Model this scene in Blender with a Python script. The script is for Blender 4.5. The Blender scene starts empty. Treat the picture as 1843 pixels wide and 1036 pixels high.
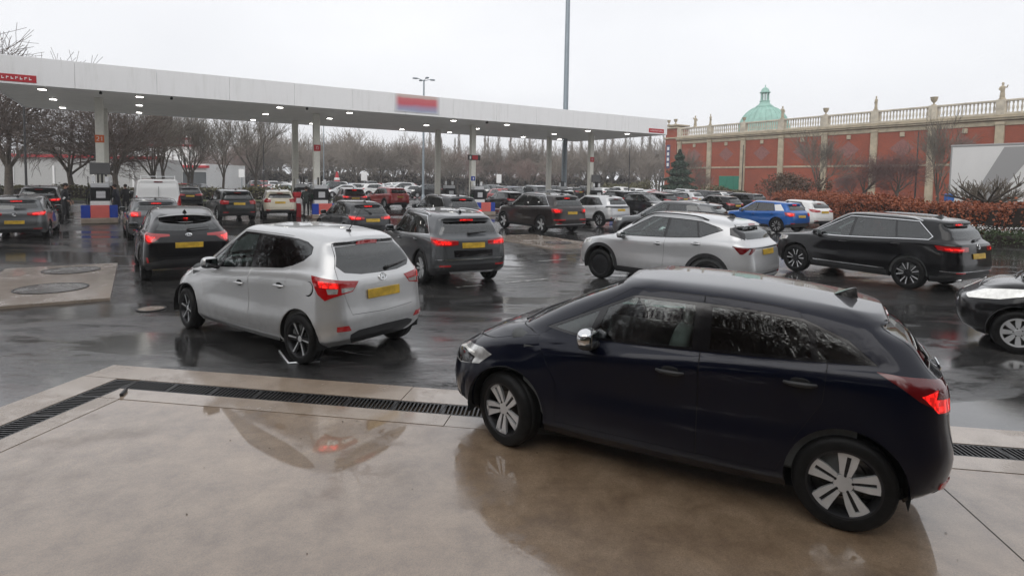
import bpy, bmesh, math, random, time
import numpy as np
from mathutils import Vector, Matrix
from mathutils.bvhtree import BVHTree
from mathutils.geometry import delaunay_2d_cdt

PI = math.pi
R_ = math.radians
T00 = time.time()
scene = bpy.context.scene
COL = scene.collection

# ------------------------------------------------------------------ camera
cam_data = bpy.data.cameras.new('camera')
cam = bpy.data.objects.new('camera', cam_data)
COL.objects.link(cam)
cam_data.sensor_fit = 'HORIZONTAL'
cam_data.sensor_width = 36.0
cam_data.lens = 1060.0 / 1843.0 * 36.0
cam_data.shift_y = -129.0 / 1843.0
cam_data.clip_end = 3000
cam.matrix_world = (Matrix.Translation((0, 0, 2.3)) @ Matrix.Rotation(R_(90 - 3.5), 4, 'X')
                    @ Matrix.Rotation(0.0165, 4, 'Z'))
scene.camera = cam

# ------------------------------------------------------------------ overcast sky
SUN_EL, SUN_AZ = R_(38), R_(200)          # high, veiled sun behind the camera
world = bpy.data.worlds.new('World')
scene.world = world
world.use_nodes = True
wn, wl = world.node_tree.nodes, world.node_tree.links
wn.clear()
w_out = wn.new('ShaderNodeOutputWorld')
w_bg = wn.new('ShaderNodeBackground')
w_sky = wn.new('ShaderNodeTexSky')
w_sky.sky_type = 'NISHITA'
w_sky.sun_disc = False
w_sky.sun_elevation = SUN_EL
w_sky.sun_rotation = SUN_AZ
w_sky.dust_density = 4.0
w_bg.inputs['Strength'].default_value = 0.1
w_tc = wn.new('ShaderNodeTexCoord')
w_map = wn.new('ShaderNodeMapping')
w_map.inputs['Scale'].default_value = (1.0, 1.0, 2.6)
w_noise = wn.new('ShaderNodeTexNoise')
w_noise.inputs['Scale'].default_value = 1.7
w_noise.inputs['Detail'].default_value = 5
w_ramp = wn.new('ShaderNodeValToRGB')
w_ramp.color_ramp.elements[0].position = 0.3
w_ramp.color_ramp.elements[0].color = (7.1, 7.2, 7.5, 1)
w_ramp.color_ramp.elements[1].position = 0.75
w_ramp.color_ramp.elements[1].color = (8.5, 8.55, 8.75, 1)
w_mix = wn.new('ShaderNodeMix')
w_mix.data_type = 'RGBA'
w_mix.inputs['Factor'].default_value = 0.95       # cloud deck over the clear sky
wl.new(w_tc.outputs['Generated'], w_map.inputs['Vector'])
wl.new(w_map.outputs['Vector'], w_noise.inputs['Vector'])
wl.new(w_noise.outputs['Fac'], w_ramp.inputs['Fac'])
wl.new(w_sky.outputs['Color'], w_mix.inputs['A'])
wl.new(w_ramp.outputs['Color'], w_mix.inputs['B'])
wl.new(w_mix.outputs['Result'], w_bg.inputs['Color'])
wl.new(w_bg.outputs['Background'], w_out.inputs['Surface'])

sun_data = bpy.data.lights.new('sun', 'SUN')
sun_data.energy = 0.9
sun_data.angle = R_(60)
sun_data.color = (1.0, 0.97, 0.93)
sun = bpy.data.objects.new('sun', sun_data)
COL.objects.link(sun)
_sd = Vector((math.sin(SUN_AZ) * math.cos(SUN_EL), math.cos(SUN_AZ) * math.cos(SUN_EL), math.sin(SUN_EL)))
sun.rotation_euler = _sd.to_track_quat('Z', 'Y').to_euler()

vs_ = scene.view_settings
vs_.view_transform = 'Standard'
vs_.look = 'None'
vs_.gamma = 1.0
vs_.exposure = 0.34
vs_.use_curve_mapping = False
scene.cycles.max_bounces = 8
scene.cycles.volume_bounces = 1
scene.cycles.transparent_max_bounces = 16

# ------------------------------------------------------------------ scene helpers
def link(o, parent=None):
    COL.objects.link(o)
    if parent is not None:
        o.parent = parent
    return o

def tag(o, label=None, cat=None, group=None, kind=None):
    if label: o['label'] = label
    if cat: o['category'] = cat
    if group: o['group'] = group
    if kind: o['kind'] = kind
    return o

def thing(name, label, cat, loc=(0, 0, 0), rz=0.0, group=None):
    o = bpy.data.objects.new(name, None)
    o.empty_display_size = 0.2
    link(o)
    o.location = loc
    o.rotation_euler = (0, 0, rz)
    return tag(o, label, cat, group)

def obj(name, me, parent=None, loc=None, rot=None):
    o = bpy.data.objects.new(name, me)
    link(o, parent)
    if loc is not None: o.location = loc
    if rot is not None: o.rotation_euler = rot
    return o

def copy_tree(o, parent=None):
    c = o.copy()
    link(c, parent)
    for ch in list(o.children):
        copy_tree(ch, c)
    return c

class G:
    """collects simple shapes; build() makes ONE mesh object"""
    def __init__(self):
        self.V, self.F, self.M = [], [], []
    def add(self, verts, faces, mi=0):
        n = len(self.V)
        self.V.extend([tuple(v) for v in verts])
        self.F.extend([tuple(i + n for i in f) for f in faces])
        self.M.extend([mi] * len(faces))
        return self
    def box(self, c, s, rz=0.0, mi=0, m=None):
        x, y, z = s[0] / 2, s[1] / 2, s[2] / 2
        vs = [Vector(p) for p in ((-x,-y,-z),(x,-y,-z),(x,y,-z),(-x,y,-z),(-x,-y,z),(x,-y,z),(x,y,z),(-x,y,z))]
        M = Matrix.Rotation(rz, 3, 'Z') if m is None else m
        vs = [M @ v + Vector(c) for v in vs]
        return self.add(vs, [(0,3,2,1),(4,5,6,7),(0,1,5,4),(1,2,6,5),(2,3,7,6),(3,0,4,7)], mi)
    def cbox(self, c, s, b=0.02, rz=0.0, mi=0, m=None):
        """box with chamfered edges"""
        h = [v / 2 for v in s]
        b = min(b, min(h) * 0.9)
        vs, idx = [], {}
        for sx in (-1, 1):
            for sy in (-1, 1):
                for sz in (-1, 1):
                    for a in range(3):
                        p = [sx * (h[0] - b), sy * (h[1] - b), sz * (h[2] - b)]
                        p[a] = (sx, sy, sz)[a] * h[a]
                        idx[(sx, sy, sz, a)] = len(vs)
                        vs.append(Vector(p))
        fs = []
        for a in range(3):
            o1, o2 = (a + 1) % 3, (a + 2) % 3
            for s_ in (-1, 1):
                q = []
                for (p1, p2) in ((-1,-1),(1,-1),(1,1),(-1,1)):
                    k = [0, 0, 0]; k[a] = s_; k[o1] = p1; k[o2] = p2
                    q.append(idx[(k[0], k[1], k[2], a)])
                fs.append(q if s_ > 0 else q[::-1])
        for a in range(3):
            o1, o2 = (a + 1) % 3, (a + 2) % 3
            for s1 in (-1, 1):
                for s2 in (-1, 1):
                    k0 = [0, 0, 0]; k0[o1] = s1; k0[o2] = s2
                    ka = list(k0); ka[a] = -1
                    kb = list(k0); kb[a] = 1
                    q = [idx[tuple(ka) + (o1,)], idx[tuple(kb) + (o1,)], idx[tuple(kb) + (o2,)], idx[tuple(ka) + (o2,)]]
                    fs.append(q if s1 * s2 < 0 else q[::-1])
        for sx in (-1, 1):
            for sy in (-1, 1):
                for sz in (-1, 1):
                    q = [idx[(sx, sy, sz, 0)], idx[(sx, sy, sz, 1)], idx[(sx, sy, sz, 2)]]
                    fs.append(q if sx * sy * sz > 0 else q[::-1])
        M = Matrix.Rotation(rz, 3, 'Z') if m is None else m
        return self.add([M @ v + Vector(c) for v in vs], fs, mi)
    def tube(self, pts, r, n=6, mi=0, caps=True):
        pts = [Vector(p) for p in pts]
        if not hasattr(r, '__len__'): r = [r] * len(pts)
        vs, fs = [], []
        up = None
        for i, p in enumerate(pts):
            d = (pts[min(i + 1, len(pts) - 1)] - pts[max(i - 1, 0)])
            d = d.normalized() if d.length > 1e-9 else Vector((0, 0, 1))
            if up is None:
                up = Vector((0, 0, 1)) if abs(d.z) < 0.9 else Vector((1, 0, 0))
            a = d.cross(up); a = a.normalized() if a.length > 1e-6 else d.orthogonal().normalized()
            b = a.cross(d)
            up = b
            for k in range(n):
                t = 2 * PI * k / n
                vs.append(p + a * (r[i] * math.cos(t)) + b * (r[i] * math.sin(t)))
        for i in range(len(pts) - 1):
            for k in range(n):
                k2 = (k + 1) % n
                fs.append((i*n + k, i*n + k2, (i+1)*n + k2, (i+1)*n + k))
        if caps:
            fs.append(tuple(range(n))[::-1]); fs.append(tuple(range((len(pts)-1)*n, len(pts)*n)))
        return self.add(vs, fs, mi)
    def lathe(self, prof, n=24, mi=0, m=None, closed=False):
        """prof: (r,z) list, axis z; m: 4x4"""
        vs, fs = [], []
        for k in range(n):
            t = 2 * PI * k / n
            for r, z in prof:
                vs.append(Vector((r * math.cos(t), r * math.sin(t), z)))
        L = len(prof)
        for k in range(n):
            k2 = (k + 1) % n
            for j in range(L - 1 + (1 if closed else 0)):
                j2 = (j + 1) % L
                fs.append((k*L + j, k2*L + j, k2*L + j2, k*L + j2))
        if m is not None: vs = [m @ v for v in vs]
        return self.add(vs, fs, mi)
    def prism(self, poly, h, m=None, mi=0):
        """poly in xy, extruded 0..h along z; m: 4x4"""
        n = len(poly)
        ar = sum(poly[i][0]*poly[(i+1) % n][1] - poly[(i+1) % n][0]*poly[i][1] for i in range(n))
        if ar < 0: poly = poly[::-1]
        vs = [Vector((p[0], p[1], 0)) for p in poly] + [Vector((p[0], p[1], h)) for p in poly]
        fs = [tuple(range(n))[::-1], tuple(range(n, 2*n))]
        fs += [(i, (i+1) % n, n + (i+1) % n, n + i) for i in range(n)]
        if m is not None: vs = [m @ v for v in vs]
        return self.add(vs, fs, mi)
    def sq(self, c, s, e=0.5, e2=None, nu=16, nv=10, mi=0, m=None):
        """superquadric: e=1 ball, e->0 box"""
        e2 = e if e2 is None else e2
        f = lambda w, p: math.copysign(abs(w) ** p, w)
        vs, fs = [], []
        for j in range(nv + 1):
            v = -PI/2 + PI * j / nv
            for i in range(nu):
                u = 2 * PI * i / nu
                vs.append(Vector((s[0]/2 * f(math.cos(v), e2) * f(math.cos(u), e),
                                  s[1]/2 * f(math.cos(v), e2) * f(math.sin(u), e),
                                  s[2]/2 * f(math.sin(v), e2))))
        for j in range(nv):
            for i in range(nu):
                i2 = (i + 1) % nu
                fs.append((j*nu + i, j*nu + i2, (j+1)*nu + i2, (j+1)*nu + i))
        M = Matrix.Identity(3) if m is None else m
        return self.add([M @ v + Vector(c) for v in vs], fs, mi)
    def mesh(self, name, mats, smooth=None):
        me = bpy.data.meshes.new(name)
        me.from_pydata(self.V, [], self.F)
        if not isinstance(mats, (list, tuple)): mats = [mats]
        for mt in mats: me.materials.append(mt)
        if len(mats) > 1: me.polygons.foreach_set('material_index', self.M)
        if smooth is not None:
            me.shade_smooth()
            if smooth > 0: me.set_sharp_from_angle(angle=R_(smooth))
        me.update()
        return me
    def build(self, name, mats, parent=None, smooth=None, loc=None, rot=None):
        return obj(name, self.mesh(name, mats, smooth), parent, loc, rot)

# ------------------------------------------------------------------ materials
MATS = {}
def newmat(name):
    m = bpy.data.materials.new(name)
    m.use_nodes = True
    nt = m.node_tree
    b = nt.nodes['Principled BSDF']
    return m, nt, b

def node(nt, typ, **kw):
    n = nt.nodes.new(typ)
    for k, v in kw.items():
        if k in n.inputs.keys(): n.inputs[k].default_value = v
        else: setattr(n, k, v)
    return n

def noise(nt, scale, detail=4, rough=0.55, coord='Object', vec=None, dist=0.0):
    n = node(nt, 'ShaderNodeTexNoise')
    n.inputs['Scale'].default_value = scale
    n.inputs['Detail'].default_value = detail
    n.inputs['Roughness'].default_value = rough
    n.inputs['Distortion'].default_value = dist
    if vec is None:
        tc = node(nt, 'ShaderNodeTexCoord')
        vec = tc.outputs[coord]
    nt.links.new(vec, n.inputs['Vector'])
    return n

def ramp(nt, src, stops):
    r = node(nt, 'ShaderNodeValToRGB')
    els = r.color_ramp.elements
    while len(els) < len(stops): els.new(0.5)
    for e, (p, c) in zip(els, stops):
        e.position = p
        e.color = (c, c, c, 1) if not hasattr(c, '__len__') else (c[0], c[1], c[2], 1)
    nt.links.new(src, r.inputs['Fac'])
    return r

def bump(nt, b, src, strength=0.2, dist=0.01, normal=None, sock='Normal'):
    n = node(nt, 'ShaderNodeBump')
    n.inputs['Strength'].default_value = strength
    n.inputs['Distance'].default_value = dist
    nt.links.new(src, n.inputs['Height'])
    if normal is not None: nt.links.new(normal, n.inputs['Normal'])
    nt.links.new(n.outputs['Normal'], b.inputs[sock])
    return n

def plain(name, col, rough=0.5, metal=0.0, var=0.0, vscale=6.0, emit=None, es=0.0, bmp=0.0, bscale=40.0, coat=0.0, spec=None):
    if name in MATS: return MATS[name]
    m, nt, b = newmat(name)
    b.inputs['Base Color'].default_value = (*col, 1)
    b.inputs['Roughness'].default_value = rough
    b.inputs['Metallic'].default_value = metal
    if spec is not None: b.inputs['Specular IOR Level'].default_value = spec
    if coat:
        b.inputs['Coat Weight'].default_value = coat
        b.inputs['Coat Roughness'].default_value = 0.05
    if var > 0:
        n = noise(nt, vscale, 5)
        r = ramp(nt, n.outputs['Fac'], [(0.3, tuple(max(0, c*(1-var)) for c in col)), (0.7, tuple(min(1, c*(1+var)) for c in col))])
        nt.links.new(r.outputs['Color'], b.inputs['Base Color'])
    if bmp > 0:
        n2 = noise(nt, bscale, 4)
        bump(nt, b, n2.outputs['Fac'], bmp, 0.01)
    if emit is not None:
        b.inputs['Emission Color'].default_value = (*emit, 1)
        b.inputs['Emission Strength'].default_value = es
    MATS[name] = m
    return m

def paint(name, col, metal=0.5, rough=0.32, flake=0.12, dirt=0.35, cior=1.5):
    """wet car paint: clear coat with rain beads, road dirt towards the sills"""
    if name in MATS: return MATS[name]
    m, nt, b = newmat(name)
    tc = node(nt, 'ShaderNodeTexCoord')
    sep = node(nt, 'ShaderNodeSeparateXYZ')
    nt.links.new(tc.outputs['Object'], sep.inputs[0])
    n = noise(nt, 7.0, 6, 0.65, vec=tc.outputs['Object'])
    hgt = node(nt, 'ShaderNodeMapRange')
    nt.links.new(sep.outputs['Z'], hgt.inputs['Value'])
    hgt.inputs['From Min'].default_value = 0.75; hgt.inputs['From Max'].default_value = 0.15
    mul = node(nt, 'ShaderNodeMath', operation='MULTIPLY')
    nt.links.new(hgt.outputs['Result'], mul.inputs[0])
    r = ramp(nt, n.outputs['Fac'], [(0.35, 0.15), (0.7, 1.0)])
    nt.links.new(r.outputs['Color'], mul.inputs[1])
    mul2 = node(nt, 'ShaderNodeMath', operation='MULTIPLY'); mul2.inputs[1].default_value = dirt
    nt.links.new(mul.outputs[0], mul2.inputs[0])
    mx = node(nt, 'ShaderNodeMix', data_type='RGBA')
    mx.inputs['A'].default_value = (*col, 1)
    mx.inputs['B'].default_value = (0.11, 0.095, 0.075, 1)
    nt.links.new(mul2.outputs[0], mx.inputs['Factor'])
    nt.links.new(mx.outputs['Result'], b.inputs['Base Color'])
    b.inputs['Metallic'].default_value = metal
    b.inputs['Roughness'].default_value = rough
    b.inputs['Specular IOR Level'].default_value = 0.12
    b.inputs['Coat IOR'].default_value = cior
    b.inputs['Coat Weight'].default_value = 1.0
    cr = node(nt, 'ShaderNodeMapRange')
    nt.links.new(mul2.outputs[0], cr.inputs['Value'])
    cr.inputs['To Min'].default_value = 0.03; cr.inputs['To Max'].default_value = 0.5
    nt.links.new(cr.outputs['Result'], b.inputs['Coat Roughness'])
    vor = node(nt, 'ShaderNodeTexVoronoi')
    vor.inputs['Scale'].default_value = 110.0
    vor.inputs['Randomness'].default_value = 1.0
    nt.links.new(tc.outputs['Object'], vor.inputs['Vector'])
    vr = ramp(nt, vor.outputs['Distance'], [(0.0, 1.0), (0.26, 0.0)])
    bp = node(nt, 'ShaderNodeBump')
    bp.inputs['Strength'].default_value = 0.035
    bp.inputs['Distance'].default_value = 0.002
    nt.links.new(vr.outputs['Color'], bp.inputs['Height'])
    nt.links.new(bp.outputs['Normal'], b.inputs['Coat Normal'])
    MATS[name] = m
    return m

def glassmat(name, tint, dark=0.0):
    """thin pane: tinted transmission with a clear Fresnel reflection"""
    if name in MATS: return MATS[name]
    m, nt, b = newmat(name)
    nt.nodes.remove(b)
    out = nt.nodes['Material Output']
    tr = node(nt, 'ShaderNodeBsdfTransparent')
    tr.inputs['Color'].default_value = (*tint, 1)
    gl = node(nt, 'ShaderNodeBsdfGlossy')
    gl.inputs['Roughness'].default_value = 0.015
    gl.inputs['Color'].default_value = (0.95, 0.97, 0.97, 1)
    fr = node(nt, 'ShaderNodeFresnel'); fr.inputs['IOR'].default_value = 1.62
    ad = node(nt, 'ShaderNodeMath', operation='MULTIPLY_ADD')
    ad.inputs[1].default_value = 1.0; ad.inputs[2].default_value = 0.05
    nt.links.new(fr.outputs[0], ad.inputs[0])
    n = noise(nt, 70.0, 3, 0.6)
    bp = node(nt, 'ShaderNodeBump')
    bp.inputs['Strength'].default_value = 0.012; bp.inputs['Distance'].default_value = 0.002
    nt.links.new(n.outputs['Fac'], bp.inputs['Height'])
    nt.links.new(bp.outputs['Normal'], gl.inputs['Normal'])
    mx = node(nt, 'ShaderNodeMixShader')
    nt.links.new(ad.outputs[0], mx.inputs['Fac'])
    nt.links.new(tr.outputs[0], mx.inputs[1])
    nt.links.new(gl.outputs[0], mx.inputs[2])
    nt.links.new(mx.outputs[0], out.inputs['Surface'])
    MATS[name] = m
    return m

M_blackplastic = plain('black_plastic', (0.018, 0.018, 0.019), 0.42, var=0.3, bmp=0.05, bscale=300)
M_glossblack = plain('gloss_black', (0.006, 0.006, 0.007), 0.08, coat=0.5)
M_gap = plain('shut_line', (0.004, 0.004, 0.004), 0.8)
M_chrome = plain('chrome', (0.75, 0.76, 0.77), 0.12, 1.0)
M_mirror = plain('mirror_face', (0.25, 0.27, 0.28), 0.03, 1.0)
M_alloy = plain('alloy', (0.66, 0.67, 0.68), 0.32, 0.55, var=0.12)
M_alloydark = plain('alloy_dark', (0.03, 0.03, 0.032), 0.35, 0.6)
M_tyre = plain('tyre', (0.008, 0.008, 0.008), 0.5, var=0.4, vscale=20, bmp=0.2, bscale=90, spec=0.18)
M_disc = plain('brake_disc', (0.2, 0.19, 0.18), 0.4, 0.9)
M_interior = plain('interior', (0.10, 0.105, 0.105), 0.8, var=0.3, vscale=8)
M_seat = plain('seat_cloth', (0.20, 0.205, 0.205), 0.85, var=0.3, vscale=10)
M_underbody = plain('underbody', (0.006, 0.006, 0.006), 0.9)
M_plate = plain('number_plate', (0.50, 0.32, 0.03), 0.35, var=0.35, vscale=7)
M_glass = glassmat('window_glass', (0.80, 0.93, 0.885))
M_glassdark = glassmat('privacy_glass', (0.13, 0.135, 0.14))
M_screen = glassmat('windscreen_glass', (0.84, 0.93, 0.90))
M_redlens = plain('red_lens', (0.22, 0.004, 0.006), 0.08, coat=1.0, emit=(1, 0.01, 0.01), es=0.05)
M_redlit = plain('red_lens_lit', (0.3, 0.005, 0.006), 0.1, coat=1.0, emit=(1, 0.016, 0.012), es=1.5)
def _lens_pattern(m, lo, hi):
    nt = m.node_tree; b = nt.nodes['Principled BSDF']
    v = node(nt, 'ShaderNodeTexVoronoi'); v.inputs['Scale'].default_value = 26.0; v.distance = 'CHEBYCHEV'
    tc = node(nt, 'ShaderNodeTexCoord'); nt.links.new(tc.outputs['Object'], v.inputs['Vector'])
    r = ramp(nt, v.outputs['Distance'], [(0.05, hi), (0.5, lo)]); nt.links.new(r.outputs['Color'], b.inputs['Emission Strength'])
_lens_pattern(M_redlit, 0.35, 1.9)
M_reddark = plain('red_lens_dark', (0.12, 0.004, 0.006), 0.08, coat=1.0)
M_clearlens = plain('clear_lens', (0.62, 0.62, 0.60), 0.12, 0.6, var=0.35, vscale=14, coat=1.0)
M_lamp = plain('reflector', (0.8, 0.8, 0.78), 0.18, 0.5, var=0.2, vscale=20, coat=1.0, emit=(1, 0.95, 0.82), es=0.15)
# ------------------------------------------------------------------ ground materials
def wet_asphalt():
    m, nt, b = newmat('wet_asphalt')
    tc = node(nt, 'ShaderNodeTexCoord')
    vec = tc.outputs['Object']
    mpg = node(nt, 'ShaderNodeMapping'); mpg.inputs['Rotation'].default_value = (0, 0, 0.57); mpg.inputs['Scale'].default_value = (0.55, 1.5, 1.0)
    nt.links.new(vec, mpg.inputs['Vector'])
    big = noise(nt, 0.22, 5, 0.6, vec=mpg.outputs['Vector'], dist=0.8)
    mid = noise(nt, 1.1, 7, 0.7, vec=mpg.outputs['Vector'], dist=0.5)
    fine = noise(nt, 24.0, 7, 0.82, vec=vec)
    vor = node(nt, 'ShaderNodeTexVoronoi'); vor.inputs['Scale'].default_value = 95.0
    nt.links.new(vec, vor.inputs['Vector'])
    c1 = ramp(nt, mid.outputs['Fac'], [(0.3, (0.014, 0.014, 0.0145)), (0.5, (0.036, 0.0355, 0.035)), (0.75, (0.092, 0.089, 0.084))])
    c2 = ramp(nt, fine.outputs['Fac'], [(0.36, 0.35), (0.5, 0.95), (0.64, 1.75)])
    mx = node(nt, 'ShaderNodeMix', data_type='RGBA', blend_type='MULTIPLY'); mx.inputs['Factor'].default_value = 1.0
    nt.links.new(c1.outputs['Color'], mx.inputs['A']); nt.links.new(c2.outputs['Color'], mx.inputs['B'])
    nt.links.new(mx.outputs['Result'], b.inputs['Base Color'])
    # puddle mask: standing water in the low patches
    add = node(nt, 'ShaderNodeMath', operation='MULTIPLY_ADD'); add.inputs[1].default_value = 0.45
    nt.links.new(mid.outputs['Fac'], add.inputs[0]); nt.links.new(big.outputs['Fac'], add.inputs[2])
    pud = ramp(nt, add.outputs[0], [(0.60, 0.0), (0.67, 0.5), (0.74, 1.0)])
    rr = node(nt, 'ShaderNodeMapRange'); nt.links.new(pud.outputs['Color'], rr.inputs['Value'])
    rr.inputs['To Min'].default_value = 0.26; rr.inputs['To Max'].default_value = 0.02
    nt.links.new(rr.outputs['Result'], b.inputs['Roughness'])
    b.inputs['IOR'].default_value = 1.85
    hgt = node(nt, 'ShaderNodeMath', operation='MULTIPLY_ADD'); hgt.inputs[1].default_value = 0.6
    nt.links.new(vor.outputs['Distance'], hgt.inputs[0]); nt.links.new(fine.outputs['Fac'], hgt.inputs[2])
    st = node(nt, 'ShaderNodeMapRange'); nt.links.new(pud.outputs['Color'], st.inputs['Value'])
    st.inputs['To Min'].default_value = 0.35; st.inputs['To Max'].default_value = 0.03
    bp = node(nt, 'ShaderNodeBump'); bp.inputs['Distance'].default_value = 0.004
    nt.links.new(st.outputs['Result'], bp.inputs['Strength']); nt.links.new(hgt.outputs[0], bp.inputs['Height'])
    und = noise(nt, 7.0, 7, 0.75, vec=mpg.outputs['Vector'])
    flk = noise(nt, 11.0, 9, 0.85, vec=mpg.outputs['Vector'], dist=0.3)
    fs_ = node(nt, 'ShaderNodeMath', operation='MULTIPLY_ADD'); fs_.inputs[1].default_value = 0.22
    nt.links.new(pud.outputs['Color'], fs_.inputs[0]); nt.links.new(flk.outputs['Fac'], fs_.inputs[2])
    sp_ = ramp(nt, fs_.outputs[0], [(0.47, 0.02), (0.52, 0.5), (0.59, 1.0)])   # water film breaks up over the open aggregate
    nt.links.new(sp_.outputs['Color'], b.inputs['Specular IOR Level'])
    st2 = node(nt, 'ShaderNodeMapRange'); nt.links.new(pud.outputs['Color'], st2.inputs['Value'])
    st2.inputs['To Min'].default_value = 0.8; st2.inputs['To Max'].default_value = 0.05
    bp2 = node(nt, 'ShaderNodeBump'); bp2.inputs['Distance'].default_value = 0.026
    nt.links.new(st2.outputs['Result'], bp2.inputs['Strength']); nt.links.new(und.outputs['Fac'], bp2.inputs['Height']); nt.links.new(bp.outputs['Normal'], bp2.inputs['Normal'])
    nt.links.new(bp2.outputs['Normal'], b.inputs['Normal'])
    return m

def wet_concrete(name, c0, c1, c2, r0=0.06, r1=0.26, spec=0.5):
    m, nt, b = newmat(name)
    tc = node(nt, 'ShaderNodeTexCoord'); vec = tc.outputs['Object']
    big = noise(nt, 0.55, 6, 0.62, vec=vec, dist=0.4)
    mid = noise(nt, 3.2, 7, 0.7, vec=vec, dist=0.2)
    fine = noise(nt, 120.0, 3, 0.7, vec=vec)
    cr = ramp(nt, mid.outputs['Fac'], [(0.28, c0), (0.5, c1), (0.74, c2)])
    sp = ramp(nt, fine.outputs['Fac'], [(0.32, 0.72), (0.5, 1.0), (0.70, 1.28)])
    mx = node(nt, 'ShaderNodeMix', data_type='RGBA', blend_type='MULTIPLY'); mx.inputs['Factor'].default_value = 1.0
    nt.links.new(cr.outputs['Color'], mx.inputs['A']); nt.links.new(sp.outputs['Color'], mx.inputs['B'])
    bg = ramp(nt, big.outputs['Fac'], [(0.28, (0.62, 0.56, 0.50)), (0.45, (0.95, 0.93, 0.90)), (0.72, (1.2, 1.18, 1.15))])
    mx2 = node(nt, 'ShaderNodeMix', data_type='RGBA', blend_type='MULTIPLY'); mx2.inputs['Factor'].default_value = 1.0
    nt.links.new(mx.outputs['Result'], mx2.inputs['A']); nt.links.new(bg.outputs['Color'], mx2.inputs['B'])
    nt.links.new(mx2.outputs['Result'], b.inputs['Base Color'])
    b.inputs['Roughness'].default_value = 0.5
    # film of rain water
    b.inputs['Coat Weight'].default_value = 1.0
    b.inputs['Coat IOR'].default_value = 2.0
    ad = node(nt, 'ShaderNodeMath', operation='MULTIPLY_ADD'); ad.inputs[1].default_value = 0.5
    nt.links.new(mid.outputs['Fac'], ad.inputs[0]); nt.links.new(big.outputs['Fac'], ad.inputs[2])
    rr = ramp(nt, ad.outputs[0], [(0.66, r1), (0.72, (r0+r1)/2), (0.75, r0)])
    nt.links.new(rr.outputs['Color'], b.inputs['Coat Roughness'])
    bump(nt, b, fine.outputs['Fac'], 0.4, 0.0015)
    rp = noise(nt, 38.0, 5, 0.75, vec=vec)
    wet = ramp(nt, ad.outputs[0], [(0.66, 0.30), (0.75, 0.010)])
    bpc = node(nt, 'ShaderNodeBump'); bpc.inputs['Distance'].default_value = 0.006
    nt.links.new(wet.outputs['Color'], bpc.inputs['Strength']); nt.links.new(rp.outputs['Fac'], bpc.inputs['Height'])
    nt.links.new(bpc.outputs['Normal'], b.inputs['Coat Normal'])
    MATS[name] = m
    return m

M_asph = wet_asphalt()
M_pad = wet_concrete('pad_concrete', (0.135, 0.088, 0.052), (0.22, 0.155, 0.10), (0.31, 0.23, 0.157), 0.02, 0.20)
M_strip = wet_concrete('strip_concrete', (0.22, 0.165, 0.12), (0.30, 0.235, 0.178), (0.36, 0.29, 0.225), 0.10, 0.32)
M_slab = wet_concrete('slab_concrete', (0.20, 0.16, 0.125), (0.27, 0.22, 0.178), (0.33, 0.275, 0.225), 0.08, 0.28)
M_iron = plain('cast_iron', (0.035, 0.035, 0.036), 0.32, 0.5, var=0.35, vscale=12, bmp=0.15, bscale=80)
M_white = plain('white_paint', (0.78, 0.78, 0.77), 0.45, var=0.04)
M_whitemetal = plain('white_panel', (0.80, 0.80, 0.80), 0.35, var=0.03, vscale=0.7)
mm, nt, b = newmat('fascia_white')
tcf = node(nt, 'ShaderNodeTexCoord'); mpf = node(nt, 'ShaderNodeMapping'); mpf.inputs['Scale'].default_value = (3.2, 3.2, 0.25); nt.links.new(tcf.outputs['Object'], mpf.inputs['Vector'])
nf = noise(nt, 2.0, 6, 0.7, vec=mpf.outputs['Vector']); rf_ = ramp(nt, nf.outputs['Fac'], [(0.30, (0.78, 0.78, 0.77)), (0.48, (0.86, 0.86, 0.86)), (0.8, (0.88, 0.88, 0.88))])
nt.links.new(rf_.outputs['Color'], b.inputs['Base Color']); b.inputs['Roughness'].default_value = 0.35
M_fascia = mm
M_offwhite = plain('cream_paint', (0.76, 0.75, 0.68), 0.5, var=0.06)
M_soffit = plain('soffit', (0.90, 0.89, 0.84), 0.5, var=0.05, vscale=1.5)
M_steelgrey = plain('galvanised', (0.27, 0.31, 0.34), 0.45, 0.4, var=0.1)
M_darkpost = plain('dark_post', (0.03, 0.03, 0.03), 0.5)
M_stone = plain('stone', (0.42, 0.36, 0.26), 0.8, var=0.22, vscale=1.2)
M_stonelight = plain('pale_stone', (0.52, 0.47, 0.38), 0.8, var=0.22, vscale=1.5)
M_red = plain('red_sign', (0.45, 0.02, 0.03), 0.4)
M_orange = plain('orange_sign', (0.65, 0.14, 0.03), 0.4)
M_blue = plain('blue_sign', (0.015, 0.05, 0.32), 0.35, var=0.1)
M_bark = plain('bark', (0.085, 0.07, 0.057), 0.9, var=0.4, vscale=8)
M_twig = plain('twigs', (0.105, 0.08, 0.066), 0.9, var=0.3, vscale=4)
M_twigred = plain('reddish_twigs', (0.135, 0.08, 0.072), 0.9, var=0.3, vscale=4)
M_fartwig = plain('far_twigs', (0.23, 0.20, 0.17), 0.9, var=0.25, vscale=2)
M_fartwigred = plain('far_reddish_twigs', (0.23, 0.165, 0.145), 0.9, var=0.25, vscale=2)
M_twigpale = plain('pale_twigs', (0.17, 0.15, 0.125), 0.9, var=0.3, vscale=4)

# ------------------------------------------------------------------ layout frames
CU = Vector((0.8434, 0.5373, 0)); CV = Vector((-0.5373, 0.8434, 0))
P0 = Vector((-19.9, 28.5, 0))
CANG = math.atan2(CU.y, CU.x)
def cp(u, v, z=0.0): return P0 + CU*u + CV*v + Vector((0, 0, z))
PC = Vector((-4.72, 6.90, 0)); PA = Vector((0.988, -0.1545, 0)).normalized(); PN = Vector((-0.1545, -0.988, 0)).normalized()
PADZ = 0.022
def pp(s, t, z=0.0): return PC + PA*s + PN*t + Vector((0, 0, z))
PANG = math.atan2(PA.y, PA.x)

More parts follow.
